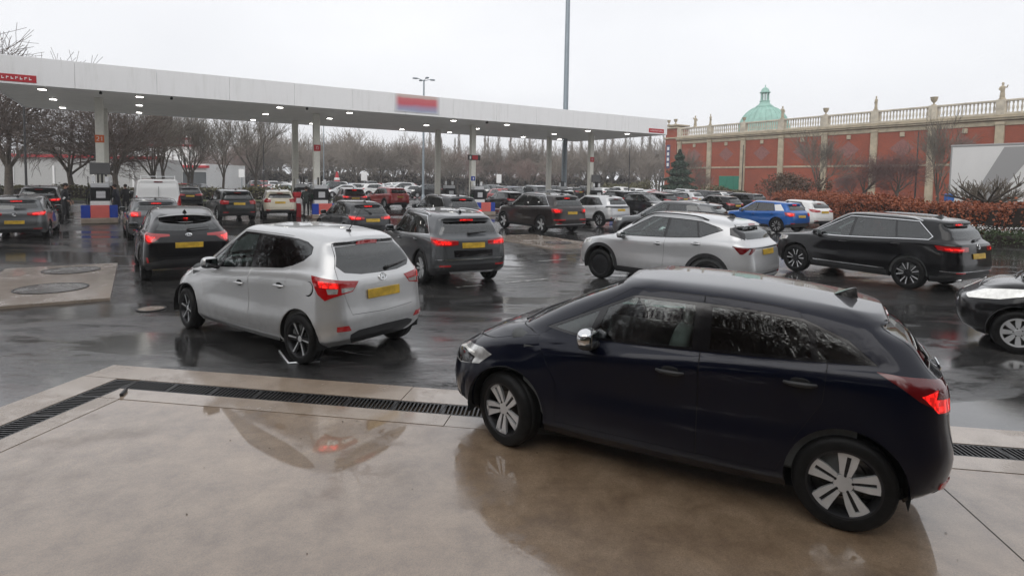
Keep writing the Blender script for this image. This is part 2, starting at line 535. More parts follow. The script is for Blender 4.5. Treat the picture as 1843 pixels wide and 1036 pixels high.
# ground sheet: everything outside the concrete pad
g = G()
BIG = 600
a = [pp(-BIG, 0), pp(0, 0), pp(0, BIG), pp(-BIG, BIG), pp(BIG, 0), pp(BIG, -BIG), pp(-BIG, -BIG)]
g.add(a, [(0, 3, 2, 1), (6, 0, 1), (6, 1, 4, 5)])
tag(g.build('ground', M_asph), kind='structure')

# concrete pad: slab, two border strips and the channel between
def pad_piece(name, pts, mat, z=PADZ, depth=0.25):
    g = G()
    g.prism([(p.x, p.y) for p in pts], depth, Matrix.Translation((0, 0, z-depth)))
    return tag(g.build(name, mat), kind='structure')
EX = 26.0
tag(pad_piece('concrete_pad', [pp(0.93, 0.93), pp(EX, 0.93), pp(EX, EX), pp(0.93, EX)], M_pad), kind='structure')
so = thing('kerb_strip', None, None); so['kind'] = 'structure'
def strip(parent, s0, s1, t0, t1, n, along, mat, z=PADZ+0.004):
    for k in range(n):
        if along == 's':
            q0 = s0+(s1-s0)*k/n+0.004; q1 = s0+(s1-s0)*(k+1)/n-0.004
            c = [(q0, t0), (q1, t0), (q1, t1), (q0, t1)]
        else:
            q0 = t0+(t1-t0)*k/n+0.004; q1 = t0+(t1-t0)*(k+1)/n-0.004
            c = [(s0, q0), (s1, q0), (s1, q1), (s0, q1)]
        g = G(); g.prism([(pp(*p).x, pp(*p).y) for p in c], 0.25, Matrix.Translation((0, 0, z-0.25 - 0.002*(k % 2))))
        g.build('kerb_slab', mat, parent)
strip(so, 0.0, EX, 0.0, 0.40, 7, 's', M_strip)
strip(so, 0.0, 0.42, 0.405, EX, 7, 't', M_strip)
strip(so, 0.70, EX, 0.672, 0.925, 7, 's', M_strip)
strip(so, 0.70, 0.925, 0.93, EX, 7, 't', M_strip)
for (q0, q1) in (((8.33, 0.94), (8.33, 14.0)),):
    a0, a1 = pp(*q0, PADZ+0.0015), pp(*q1, PADZ+0.0015); dd_ = (a1-a0).normalized(); sd_ = Vector((-dd_.y, dd_.x, 0))*0.004
    g = G(); g.add([a0-sd_, a1-sd_, a1+sd_, a0+sd_], [(0, 1, 2, 3)]); tag(g.build('pad_joint', M_gap), kind='structure')
# drain
dr = thing('drainage_channel', 'long black cast-iron drain grating along the edge of the concrete pad', 'drain')
g = G()
g.prism([(pp(s, t).x, pp(s, t).y) for s, t in ((0.40, 0.39), (EX, 0.39), (EX, 0.68), (0.40, 0.68))], 0.02, Matrix.Translation((0, 0, -0.16)))
g.prism([(pp(s, t).x, pp(s, t).y) for s, t in ((0.41, 0.68), (0.71, 0.68), (0.71, EX), (0.41, EX))], 0.02, Matrix.Translation((0, 0, -0.16)))
g.build('channel', M_gap, dr)
gm = G()
SEC = 0.5
w = 0.262
for k in range(12):
    x = -SEC/2 + SEC*(k+0.5)/12
    gm.box((x, 0, -0.010), (0.015, w-0.03, 0.02), m=Matrix.Rotation(0.10, 3, 'Z'))
for y in (-1, 1):
    gm.box((0, y*(w/2-0.011), -0.012), (SEC-0.006, 0.022, 0.024))
for x in (-1, 1):
    gm.box((x*(SEC/2-0.012), 0, -0.0115), (0.018, w-0.05, 0.023))
grate = gm.mesh('grating', M_iron)
for k in range(26):
    o = obj('grating', grate, dr, pp(0.70+SEC*(k+0.5), 0.536, PADZ), (0, 0, PANG)); o['kind'] = 'stuff'
for k in range(15):
    o = obj('grating', grate, dr, pp(0.56, 0.42+SEC*(k+0.5), PADZ), (0, 0, PANG+PI/2)); o['kind'] = 'stuff'
# short iron stop at the inner corner
tag(G().cbox(pp(0.86, 0.80, PADZ+0.02), (0.16, 0.035, 0.035), 0.008, rz=PANG-1.1).build('iron_stop', M_iron),
    'small dark iron bar on the concrete at the inner corner of the drain', 'iron bar')

# ------------------------------------------------------------------ tank slabs and covers
def cover(name, c, r, label, mat=None, group=None, z=0.0):
    t = thing(name, label, 'manhole cover', c, 0.3, group)
    G().lathe([(r-0.03, 0.0), (r, 0.0), (r, 0.012), (r-0.03, 0.012)], 40, m=Matrix.Translation((0, 0, z)), closed=True).build('frame', M_iron, t, 40)
    g = G()
    g.lathe([(0, 0.008), (r-0.035, 0.008), (r-0.035, 0.0)], 40, m=Matrix.Translation((0, 0, z)))
    g.build('lid', mat or M_iron, t, 40)
    return t
sl = pad_slab = G()
def slab(name, u0, u1, v0, v1, z, mat):
    g = G(); q = [cp(u0, v0), cp(u1, v0), cp(u1, v1), cp(u0, v1)]
    g.prism([(p.x, p.y) for p in q], 0.2, Matrix.Translation((0, 0, z-0.2)))
    return tag(g.build(name, mat), kind='structure')
slab('tank_slab', -1.15, 1.02, -21.9, -16.9, 0.05, M_slab)
M_cover = wet_concrete('cover_grey', (0.06, 0.058, 0.055), (0.085, 0.082, 0.078), (0.11, 0.105, 0.10), 0.1, 0.3)
cover('tank_cover', (-8.95, 11.36, 0.05), 0.60, 'nearer round grey tank cover set in the pale concrete slab', M_cover, 'tank covers')
cover('tank_cover', (-10.18, 13.52, 0.05), 0.56, 'farther round grey tank cover set in the pale concrete slab', M_cover, 'tank covers')
cover('manhole_cover', (-6.14, 9.95, 0.004), 0.23, 'small pale manhole cover on asphalt by the silver hatchback', M_slab)
slab('tank_slab', 13.2, 15.6, -18.9, -14.2, 0.035, M_slab)
cover('tank_cover', tuple(cp(14.5, -17.5, 0.035)), 0.5, 'round dark cover in the slab beyond the grey SUV', M_cover, 'tank covers')
# worn white dashes
def dash(px, py, ang, L, W):
    g = G(); m = Matrix.Translation((px, py, 0.004)) @ Matrix.Rotation(ang, 4, 'Z')
    g.add([m @ Vector(p) for p in ((-L/2, -W/2, 0), (L/2, -W/2, 0), (L/2, W/2, 0), (-L/2, W/2, 0))], [(0, 1, 2, 3)])
    return g
mm, nt, b = newmat('worn_road_paint')
n1 = noise(nt, 9.0, 6, 0.7)
r1 = ramp(nt, n1.outputs['Fac'], [(0.42, (0.05, 0.05, 0.05)), (0.6, (0.42, 0.42, 0.40))])
nt.links.new(r1.outputs['Color'], b.inputs['Base Color']); b.inputs['Roughness'].default_value = 0.25
for (x, y, a_, l, w_) in ((0.35, 13.4, CANG, 1.2, 0.12), (1.2, 17.0, CANG, 1.0, 0.12), (-0.9, 12.6, CANG, 0.6, 0.12)):
    tag(dash(x, y, a_, l, w_).build('road_marking', mm), kind='structure')

# ------------------------------------------------------------------ forecourt canopy
CAN_Z, CAN_H = 5.9, 1.12
U0, U1, V0, V1 = -3.65, 35.1, -3.35, 7.55
can = thing('canopy', 'long white flat-roofed filling station canopy', 'canopy', tuple(cp(0, 0)), CANG)
g = G(); g.box(((U0+U1)/2, (V0+V1)/2, CAN_Z+0.05), (U1-U0-0.1, V1-V0-0.1, 0.1)); g.build('soffit', M_soffit, can)
g = G(); g.box(((U0+U1)/2, (V0+V1)/2, CAN_Z+CAN_H-0.15), (U1-U0-0.2, V1-V0-0.2, 0.1)); g.build('roof_deck', M_steelgrey, can)
NP = 13
for k in range(NP):
    x0 = U0+(U1-U0)*k/NP; x1 = U0+(U1-U0)*(k+1)/NP
    for y, nm in ((V0, 0), (V1, 1)):
        G().cbox(((x0+x1)/2, y, CAN_Z+CAN_H/2-0.02), (x1-x0-0.008, 0.09, CAN_H+0.02), 0.006).build('fascia_panel', M_fascia, can)
for x in (U0, U1):
    for k in range(4):
        y0 = V0+0.05+(V1-V0-0.1)*k/4; y1 = V0+0.05+(V1-V0-0.1)*(k+1)/4
        G().cbox((x, (y0+y1)/2, CAN_Z+CAN_H/2-0.02), (0.09, y1-y0-0.008, CAN_H+0.02), 0.006).build('fascia_panel', M_fascia, can)
M_tube = plain('canopy_lamp', (0.9, 0.9, 0.88), 0.4, emit=(1.0, 0.97, 0.90), es=9.0)
lm = G(); lm.cbox((0, 0, -0.02), (0.34, 0.34, 0.05), 0.01, mi=1); lm.box((0, 0, -0.048), (0.26, 0.26, 0.02), mi=0)
lmesh = lm.mesh('lamp', [M_tube, M_white])
for u in (-1.9, 1.65, 7.8, 11.45, 17.85, 21.7, 28.45, 32.2):
    for v in (-2.2, 1.8, 6.1):
        obj('lamp', lmesh, can, (u, v, CAN_Z-0.002))
cm = G(); cm.sq((0, 0, -0.08), (0.12, 0.22, 0.12), 0.6); cm.tube([(0, 0, 0), (0, 0, -0.06)], 0.02)
cmesh = cm.mesh('camera', M_darkpost, 50)
for u in (0.2, 2.9, 9.0, 19.8): obj('security_camera', cmesh, can, (u, -2.9, CAN_Z))
# red corner signs on the fascia, with pale lettering too soft to read
def small_sign(u0, u1, z0, z1):
    t = obj('corner_sign', G().cbox(((u0+u1)/2, V0-0.055, (z0+z1)/2), (u1-u0, 0.02, z1-z0), 0.004).mesh('corner_sign', M_red), can)
    n = 9
    for k in range(n):
        x = u0+(u1-u0)*(0.08+0.84*(k+0.5)/n)
        w_ = (u1-u0)*0.84/n*0.55
        g = G(); g.box((x-w_*0.35, V0-0.068, (z0+z1)/2), (w_*0.28, 0.006, (z1-z0)*0.36)); g.box((x, V0-0.0682, (z0+z1)/2+(0.1 if k % 2 else -0.1)*(z1-z0)), (w_, 0.006, (z1-z0)*0.12))
        o = g.build('letter', M_white, t); o['kind'] = 'stuff'
small_sign(-3.5, -1.95, CAN_Z+0.06, CAN_Z+0.36)
small_sign(33.2, 34.75, CAN_Z+0.06, CAN_Z+0.36)
# main fascia sign: the photograph shows it only as a soft red band over a blue one
mm, nt, b = newmat('blurred_sign')
tc = node(nt, 'ShaderNodeTexCoord'); sx = node(nt, 'ShaderNodeSeparateXYZ'); nt.links.new(tc.outputs['Generated'], sx.inputs[0])
nz = noise(nt, 3.0, 1, 0.4, vec=tc.outputs['Generated'])
ad = node(nt, 'ShaderNodeMath', operation='MULTIPLY_ADD'); ad.inputs[1].default_value = 0.18
nt.links.new(nz.outputs['Fac'], ad.inputs[0]); nt.links.new(sx.outputs['Z'], ad.inputs[2])
rc = ramp(nt, ad.outputs[0], [(0.06, (0.62, 0.62, 0.66)), (0.22, (0.36, 0.38, 0.52)), (0.40, (0.42, 0.28, 0.40)), (0.56, (0.60, 0.12, 0.15)), (0.86, (0.62, 0.16, 0.17)), (1.0, (0.62, 0.5, 0.46))])
ex = node(nt, 'ShaderNodeMath', operation='PINGPONG'); ex.inputs[1].default_value = 0.5
nt.links.new(sx.outputs['X'], ex.inputs[0])
re_ = ramp(nt, ex.outputs[0], [(0.0, 0.0), (0.10, 1.0)])
mx = node(nt, 'ShaderNodeMix', data_type='RGBA'); mx.inputs['A'].default_value = (0.72, 0.72, 0.73, 1)
nt.links.new(re_.outputs['Color'], mx.inputs['Factor']); nt.links.new(rc.outputs['Color'], mx.inputs['B'])
nt.links.new(mx.outputs['Result'], b.inputs['Base Color']); b.inputs['Roughness'].default_value = 0.4
M_blursign = mm
obj('fascia_sign', G().cbox((14.95, V0-0.06, CAN_Z+0.60), (2.75, 0.03, 0.98), 0.004).mesh('fascia_sign', M_blursign), can)
# columns
SP = 10.2
def number_plate_sign(g): pass
for k in range(4):
    for v in (0.0, 5.4):
        front = v == 0.0
        lab = ('%s canopy column %s' % ('cream', ('nearest the left edge', 'second from the left', 'third from the left, holding a red and black sign', 'by the tall grey mast')[k]) if front
               else 'rear cream canopy column behind the %s pump island' % ('leftmost', 'second', 'third', 'farthest')[k])
        c = thing('canopy_column', lab, 'column', tuple(cp(SP*k, v)), CANG, 'canopy columns')
        G().cbox((0, 0, CAN_Z/2), (0.34, 0.34, CAN_Z-0.01), 0.02).build('shaft', M_offwhite, c)
        G().cbox((0, 0, 0.6), (0.40, 0.40, 0.9), 0.02).build('base_guard', M_steelgrey, c)
        if front:
            if k == 2:
                G().cbox((0, -0.21, 3.75), (0.92, 0.05, 0.34), 0.01).build('sign_board', M_darkpost, c)
                G().cbox((0.06, -0.24, 3.75), (0.42, 0.02, 0.28), 0.006).build('sign_face', M_red, c)
                G().box((-0.3, -0.24, 3.75), (0.10, 0.02, 0.2)).build('sign_digit', M_white, c)
            else:
                G().cbox((0, -0.18, 3.95), (0.37, 0.03, 0.36), 0.006).build('number_sign', M_orange if k == 0 else M_red, c)
                g = G()
                if k == 0:   # the digits 2 and 1
                    for q in ([(-0.12, 0.09), (-0.03, 0.09), (-0.03, 0.0), (-0.12, -0.09), (-0.02, -0.09)], [(0.05, 0.06), (0.09, 0.09), (0.09, -0.09)]):
                        g.tube([(x, -0.2, 3.95+z) for x, z in q], 0.014, 5)
                else:
                    g.tube([(x, -0.2, 3.95+z) for x, z in ((-0.05, 0.08), (0.05, 0.08), (0.05, -0.08), (-0.05, -0.08), (-0.05, 0.08))], 0.012, 5)
                g.build('sign_digits', M_white, c)['kind'] = 'stuff'

# ------------------------------------------------------------------ pump islands
M_panelred = plain('panel_red', (0.62, 0.13, 0.11), 0.4, var=0.14, vscale=1.6)
M_pumpblack = plain('pump_black', (0.012, 0.012, 0.013), 0.3)
M_paper = plain('paper', (0.72, 0.73, 0.74), 0.5)
mm, nt, b = newmat('notice'); b.inputs['Roughness'].default_value = 0.4
tcx = node(nt, 'ShaderNodeTexCoord'); wv = node(nt, 'ShaderNodeTexWave'); wv.bands_direction = 'Z'; wv.inputs['Scale'].default_value = 5.0; wv.inputs['Distortion'].default_value = 1.2
nt.links.new(tcx.outputs['Object'], wv.inputs['Vector'])
rw_ = ramp(nt, wv.outputs['Fac'], [(0.25, (0.30, 0.31, 0.33)), (0.5, (0.72, 0.73, 0.74))]); nt.links.new(rw_.outputs['Color'], b.inputs['Base Color'])
M_notice = mm
wherel = ('leftmost', 'second from the left', 'third from the left', 'farthest right')
for k in range(4):
    L = lambda x, y, z: None
    isl = thing('pump_island', '%s fuel pump island, pale concrete kerb' % wherel[k].capitalize() if False else '%s pump island with pale concrete kerb' % wherel[k], 'pump island', tuple(cp(SP*k, 0)), CANG, 'pump islands')
    G().cbox((0, 2.6, 0.08), (1.35, 8.8, 0.16), 0.03).build('kerb', M_slab, isl)
    G().cbox((0, -1.78, 0.13), (1.42, 0.3, 0.26), 0.03).build('plinth', M_slab, isl)
    pb = thing('crash_barrier', '%s red and blue barrier board in front of a pump' % wherel[k], 'barrier', tuple(cp(SP*k, -1.8, 0.26)), CANG, 'island barrier boards')
    for sx_, wd, mt_, off in ((-0.52, 0.36, M_blue, 0), (0.02, 0.72, M_panelred, -0.004), (0.54, 0.32, M_blue, 0)):
        G().cbox((sx_, off, 0.29), (wd-0.004, 0.14, 0.58), 0.015).build('panel', mt_, pb)
    for row in range(2):
        yv = -0.75+row*4.2
        pu = thing('fuel_pump', '%s black fuel pump%s' % (('leftmost', 'second', 'third', 'rightmost')[k], ' with white notices on the near end' if row == 0 else ' farther back on the island'), 'fuel pump', tuple(cp(SP*k, yv, 0.16)), CANG, 'fuel pumps')
        G().cbox((0, 0, 0.42), (0.76, 0.62, 0.84), 0.02).build('plinth', M_white, pu)
        G().cbox((0, 0, 1.16), (0.80, 0.56, 0.64), 0.03).build('cabinet', M_pumpblack, pu)
        G().cbox((0, 0.02, 1.57), (0.72, 0.5, 0.22), 0.02).build('display', M_notice, pu)
        G().cbox((0.03, -0.292, 1.14), (0.36, 0.012, 0.32), 0.003).build('notice', M_notice, pu)
        for sx_ in (-0.26, 0.26):
            G().cbox((sx_, 0, 1.86), (0.16, 0.05, 0.26), 0.01).build('topper_card', M_paper, pu)
        for sx_ in (-0.08, 0.08):
            G().cbox((sx_, 0.05, 1.90), (0.07, 0.10, 0.44), 0.02).build('hose_mast', M_pumpblack, pu)
        if k in (0, 3) and row == 0: G().cbox((0, 0.1, 2.36), (0.80, 0.12, 0.56), 0.02).build('header_board', plain('grey_board', (0.11, 0.11, 0.11), 0.5), pu)
        if k == 2 and row == 0:
            o = G().cbox((-0.35, 0.0, 2.2), (0.30, 0.04, 0.30), 0.02).build('blue_sign', M_blue, pu)
            G().tube([(-0.35, -0.03, 2.12), (-0.35, -0.03, 2.28)], 0.035, 6).build('sign_symbol', M_white, o)
        for s_ in (-1, 1):
            for q in range(4):
                yy = -0.18+0.12*q
                g = G(); g.tube([(s_*0.40, yy, 1.42), (s_*0.53, yy, 1.2), (s_*0.56, yy, 0.8), (s_*0.50, yy, 0.5), (s_*0.44, yy, 0.8), (s_*0.42, yy, 1.0)], 0.014, 6)
                g.build('hose', M_pumpblack, pu, 60)
                G().cbox((s_*0.42, yy, 1.05), (0.06, 0.05, 0.22), 0.012).build('nozzle', plain('nozzle_green', (0.02, 0.12, 0.04), 0.4) if q % 2 else M_pumpblack, pu)
        G().tube([(-0.47, 0.1, 0.0), (-0.47, 0.1, 2.0)], 0.02, 6).build('hose_post', M_pumpblack, pu)
    if k == 1:      # red fire point between the pumps
        bn = thing('sand_bin', 'red fire bin standing by the second pump', 'bin', tuple(cp(SP*k-1.15, -0.2)), CANG)
        G().cbox((0, 0, 0.6), (0.42, 0.4, 1.2), 0.03).build('body', M_red, bn)
        G().cbox((0, -0.06, 1.3), (0.46, 0.42, 0.26), 0.04).build('lid', M_red, bn)
        G().cbox((0.05, -0.212, 0.95), (0.22, 0.012, 0.3), 0.004).build('notice', M_paper, bn)

# ------------------------------------------------------------------ posts and masts
def post(name, x, y, h, r, label, mat, head=None, group=None):
    t = thing(name, label, 'lamp post', (x, y, 0), 0.3, group)
    G().tube([(0, 0, 0), (0, 0, h*0.5), (0, 0, h)], [r, r*0.85, r*0.6], 10).build('pole', mat, t, 60)
    G().lathe([(r*2.2, 0), (r*2.2, 0.03), (r*1.3, 0.05), (r*1.2, 0.5), (r*0.9, 0.55)], 12).build('base', mat, t, 40)
    if head == 'quad':
        for k in range(4):
            a_ = k*PI/2+0.2
            o = G().tube([(0, 0, h-0.15), (0.5*math.cos(a_), 0.5*math.sin(a_), h+0.05), (0.75*math.cos(a_), 0.75*math.sin(a_), h+0.08)], 0.035, 6).build('arm', mat, t, 60)
            G().sq((1.0*math.cos(a_), 1.0*math.sin(a_), h+0.08), (0.62, 0.34, 0.16), 0.6, m=Matrix.Rotation(a_, 3, 'Z')).build('lantern', mat, o, 50)
    elif head == 'one':
        o = G().tube([(0, 0, h-0.1), (0.3, 0, h+0.05), (0.6, 0, h+0.06)], 0.03, 6).build('arm', mat, t, 60)
        G().sq((0.85, 0, h+0.05), (0.6, 0.25, 0.12), 0.6).build('lantern', mat, o, 50)
    return t
post('light_mast', 4.45, 51.0, 27.0, 0.24, 'very tall grey-blue mast rising past the top of the picture', M_steelgrey, 'quad')
post('light_mast', -10.0, 66.0, 13.2, 0.14, 'tall grey mast with a ring of four lanterns behind the canopy', M_steelgrey, 'quad')
post('lamp_post', -25.3, 60.0, 5.6, 0.06, 'thin black lamp post right of the white van', M_darkpost, None)
post('lamp_post', -22.4, 70.0, 9.5, 0.07, 'slim grey lamp post beyond the second pump', M_steelgrey, 'one')
post('lamp_post', 14.2, 72.0, 9.0, 0.07, 'slim dark lamp post left of the brick building', M_darkpost, 'one')
post('lamp_post', 35.0, 90.0, 8.2, 0.09, 'black post in front of the green doors of the brick building', M_darkpost, None)
post('lamp_post', 42.0, 61.5, 8.0, 0.09, 'black post against the brick wall between two bare trees', M_darkpost, None)
post('lamp_post', -33.0, 40.0, 7.5, 0.08, 'dark post at the left edge among the bare trees', M_darkpost, None)

# bent metal strip lying by the silver hatchback
tag(G().tube([(-3.03, 7.62, 0.012), (-2.72, 7.12, 0.012), (-2.36, 7.20, 0.012)], 0.012, 5).build('metal_strip', M_alloy, None, 60), 'thin bent metal strip lying on the asphalt by the silver rear wheel', 'metal strip')

# bits of leaf and grit on the pad
rng = random.Random(3); gl_ = G()
for _ in range(46):
    p = pp(rng.uniform(1.2, 8.8), 0.95+rng.random()**1.5*4.2, PADZ+0.003); a_ = rng.random()*6.28; q = rng.uniform(0.006, 0.017)
    gl_.add([(p.x+q*math.cos(a_), p.y+q*math.sin(a_), p.z), (p.x-q*0.4*math.sin(a_), p.y+q*0.4*math.cos(a_), p.z+0.003), (p.x-q*math.cos(a_), p.y-q*math.sin(a_), p.z), (p.x+q*0.4*math.sin(a_), p.y-q*0.4*math.cos(a_), p.z+0.001)], [(0, 1, 2, 3)])
tag(gl_.build('leaf_litter', plain('litter', (0.05, 0.035, 0.022), 0.7)), 'scattered bits of leaf and grit on the concrete pad', 'litter', kind='stuff')
# ------------------------------------------------------------------ brick building with dome
WA = Vector((30.8, 110.0, 0)); WD = Vector((0.517, -0.856, 0)).normalized(); WN = Vector((-0.856, -0.517, 0)).normalized()   # along, outward
WANG = math.atan2(WD.y, WD.x)
mm, nt, b = newmat('red_brick')
tc = node(nt, 'ShaderNodeTexCoord')
mp = node(nt, 'ShaderNodeMapping'); mp.inputs['Rotation'].default_value = (PI/2, 0, 0); nt.links.new(tc.outputs['Object'], mp.inputs['Vector'])
bt = node(nt, 'ShaderNodeTexBrick'); bt.inputs['Scale'].default_value = 1.0; bt.inputs['Brick Width'].default_value = 0.225; bt.inputs['Row Height'].default_value = 0.075; bt.inputs['Mortar Size'].default_value = 0.010
bt.inputs['Color1'].default_value = (0.37, 0.062, 0.024, 1); bt.inputs['Color2'].default_value = (0.29, 0.05, 0.022, 1); bt.inputs['Mortar'].default_value = (0.24, 0.11, 0.07, 1)
nt.links.new(mp.outputs['Vector'], bt.inputs['Vector'])
nz = noise(nt, 0.35, 6, 0.6, vec=tc.outputs['Object']); rz_ = ramp(nt, nz.outputs['Fac'], [(0.3, 0.8), (0.7, 1.12)])
mx = node(nt, 'ShaderNodeMix', data_type='RGBA', blend_type='MULTIPLY'); mx.inputs['Factor'].default_value = 1.0
nt.links.new(bt.outputs['Color'], mx.inputs['A']); nt.links.new(rz_.outputs['Color'], mx.inputs['B']); nt.links.new(mx.outputs['Result'], b.inputs['Base Color'])
b.inputs['Roughness'].default_value = 0.85
M_brick = mm
M_brickgrey = plain('grey_brick', (0.25, 0.11, 0.095), 0.85, var=0.2, vscale=3)
M_copper = plain('copper_green', (0.30, 0.50, 0.43), 0.6, var=0.16, vscale=0.8)
M_greendoor = plain('green_door', (0.02, 0.20, 0.13), 0.5, var=0.1)
bld = thing('brick_building', 'long red brick building with stone pilasters, balustrade, statues and a green dome', 'building', tuple(WA), WANG)
# local: x along, y: inward is +y?  outward normal in local coordinates:
_on = Matrix.Rotation(-WANG, 3, 'Z') @ WN
OY = 1.0 if _on.y > 0 else -1.0
BW, NBAY, T0 = 6.93, 10, 0.25
XL, XR = -0.4, T0+BW*NBAY
WT = 10.35
for k in range(NBAY):
    x0, x1 = T0+BW*k, T0+BW*(k+1)
    G().box(((x0+x1)/2, -OY*2.0, WT/2), (BW, 4.0, WT)).build('wall', M_brick, bld)
    # string course, frieze, cornice
    G().cbox(((x0+x1)/2, OY*0.05, 5.05), (BW-0.95, 0.12, 0.28), 0.02).build('string_course', M_stone, bld)
    G().cbox(((x0+x1)/2, OY*0.05, 9.75), (BW-0.02, 0.14, 0.55), 0.02).build('frieze', M_stone, bld)
    # corbel block under the frieze
    G().cbox(((x0+x1)/2, OY*0.10, 9.05), (0.55, 0.24, 0.6), 0.05).build('corbel', M_stone, bld)
    # diaper lozenge of grey brick, stepped like the coursing
    g = G(); cz, hw_, hh_ = 7.3, 1.5, 1.2
    for r in range(-8, 9):
        wd = hw_*(1-abs(r)/8.5)
        if wd > 0.05: g.box(((x0+x1)/2, OY*0.005, cz+r*hh_/8.5), (2*wd, 0.03, hh_/8.5))
    g.build('brick_lozenge', M_brickgrey, bld)
for k in range(NBAY+1):
    x = T0+BW*k
    G().cbox((x, OY*0.16, 4.95), (0.85, 0.34, 9.9), 0.03).build('pilaster', M_stone, bld)
    G().cbox((x, OY*0.20, 9.7), (1.0, 0.42, 0.36), 0.04).build('capital', M_stone, bld)
    G().cbox((x, OY*0.12, 11.55), (0.95, 0.62, 1.75), 0.04).build('pedestal', M_stonelight, bld)
L_ = XR-XL
g = G()
for z, d, h in ((10.2, 0.45, 0.22), (10.42, 0.62, 0.2), (10.62, 0.5, 0.16)): g.cbox(((XL+XR)/2, OY*(d/2-0.1), z), (L_, d+0.2, h), 0.03)
g.build('cornice', M_stone, bld)
G().cbox(((XL+XR)/2, OY*0.12, 12.28), (L_, 0.42, 0.24), 0.04).build('coping', M_stonelight, bld)
G().cbox(((XL+XR)/2, OY*0.12, 10.82), (L_, 0.4, 0.22), 0.03).build('plinth_course', M_stonelight, bld)
bal = [(0.10, 0), (0.10, 0.1), (0.06, 0.16), (0.13, 0.5), (0.06, 0.95), (0.10, 1.03), (0.10, 1.26)]
for k in range(NBAY):
    x0, x1 = T0+BW*k+0.5, T0+BW*(k+1)-0.5
    n = 15
    g = G()
    for q in range(n):
        g.lathe(bal, 8, m=Matrix.Translation((x0+(x1-x0)*(q+0.5)/n, OY*0.12, 10.92)))
    g.build('balusters', M_stonelight, bld, 40)['kind'] = 'stuff'
# corner tower block at the far end
G().cbox((-1.7, -OY*1.2, 6.2), (2.8, 3.2, 12.4), 0.05).build('corner_tower', M_brick, bld)
for z, s_ in ((10.6, 0.5), (12.5, 0.5), (13.0, 0.3)): G().cbox((-1.7, -OY*1.2, z), (2.8+s_, 3.2+s_, 0.3), 0.06).build('tower_band', M_stone, bld)
# banner on the tower
o = G().cbox((-2.2, OY*0.46, 7.2), (0.9, 0.06, 4.4), 0.01).build('banner', plain('banner_blue', (0.05, 0.07, 0.16), 0.6), bld)
for k in range(4): G().box((-2.2, OY*0.5, 5.7+k*1.0), (0.5, 0.02, 0.6)).build('banner_letter', M_white, o)
# green doors
for k in range(3):
    G().cbox((10.2+k*1.55, OY*0.05, 1.9), (1.5, 0.14, 3.4), 0.02).build('door', M_greendoor, bld)
# pale green slanting light strips on the right bays
urn = [(0.0, 0), (0.34, 0), (0.34, 0.12), (0.12, 0.2), (0.12, 0.4), (0.34, 0.62), (0.46, 0.95), (0.40, 1.02), (0.5, 1.1), (0.5, 1.2), (0.2, 1.24), (0.0, 1.25)]
def urn_at(x, z, s_, label, dy=0.0):
    t = thing('stone_urn', label, 'urn', tuple(WA + WD*x + WN*(0.12+dy) + Vector((0, 0, z))), WANG, 'roofline urns')
    G().lathe([(r*s_*0.82, q*s_*0.85) for r, q in urn], 14).build('bowl', M_stone, t, 50)
def statue_at(x, z, label, k):
    t = thing('roof_statue', label, 'statue', tuple(WA + WD*x + WN*0.12 + Vector((0, 0, z))), WANG+k, 'roofline statues')
    t.scale = (0.85, 0.85, 0.85)
    rs = random.Random(k*7+1)
    G().cbox((0, 0, 0.12), (0.62, 0.62, 0.24), 0.05).build('pedestal_block', M_stone, t)
    g = G()   # one draped standing figure
    body = [(0.26, 0.2), (0.30, 0.35), (0.27, 0.8), (0.24, 1.15), (0.28, 1.45), (0.33, 1.68), (0.24, 1.82), (0.10, 1.88), (0.10, 1.95), (0.155, 2.05), (0.165, 2.16), (0.13, 2.28), (0.03, 2.34)]
    n = 12
    vs, fs = [], []
    for j, (r, z_) in enumerate(body):
        for i in range(n):
            a_ = 2*PI*i/n
            rr_ = r*(1+0.10*math.sin(5*a_+j) * (1 if z_ < 1.3 else 0.2))
            vs.append((rr_*math.cos(a_), rr_*0.72*math.sin(a_), z_))
    for j in range(len(body)-1):
        for i in range(n): fs.append((j*n+i, j*n+(i+1) % n, (j+1)*n+(i+1) % n, (j+1)*n+i))
    g.add(vs, fs)
    for sg in (-1, 1):
        up = rs.random() < 0.4
        g.tube([(sg*0.28, 0, 1.66), (sg*0.42, -0.05, 1.4 if not up else 1.62), (sg*(0.25 if not up else 0.5), -0.2, 1.15 if not up else 1.95)], [0.10, 0.085, 0.06], 8)
    g.build('figure', M_stone, t, 50)
urn_at(-2.6, 13.2, 0.85, 'left stone urn on the brick corner tower'); urn_at(-0.9, 13.2, 0.9, 'right stone urn on the brick corner tower')
names = {0: None, 1: ('s', 'small stone statue left of the green dome, nearest the corner tower'), 2: ('s', 'tall stone statue left of the green dome'), 3: ('u', 'stone urn in front of the green dome'),
         4: ('s', 'stone statue just right of the green dome')}
for k in range(NBAY+1):
    x = T0+BW*k
    if k == 0: continue
    if k == 1: statue_at(x-3.4, 12.4, 'small stone statue on the balustrade nearest the corner tower', k); statue_at(x, 12.4, 'stone statue on the roofline left of the green dome', k+20)
    elif k == 2: urn_at(x, 12.4, 0.8, 'stone urn on the balustrade in front of the green dome')
    elif k == 3: statue_at(x, 12.4, 'stone statue on the roofline at the right edge of the green dome', k)
    elif k == 4: urn_at(x, 12.4, 1.0, 'stone urn on the balustrade, second pilaster right of the dome')
    elif k == 5: statue_at(x, 12.4, 'stone statue midway along the balustrade between two urns', k)
    elif k == 6: urn_at(x, 12.4, 1.05, 'stone urn on the balustrade left of the largest statue')
    elif k == 7: statue_at(x, 12.4, 'largest stone statue near the right end of the roofline', k)
    elif k == 8: pass
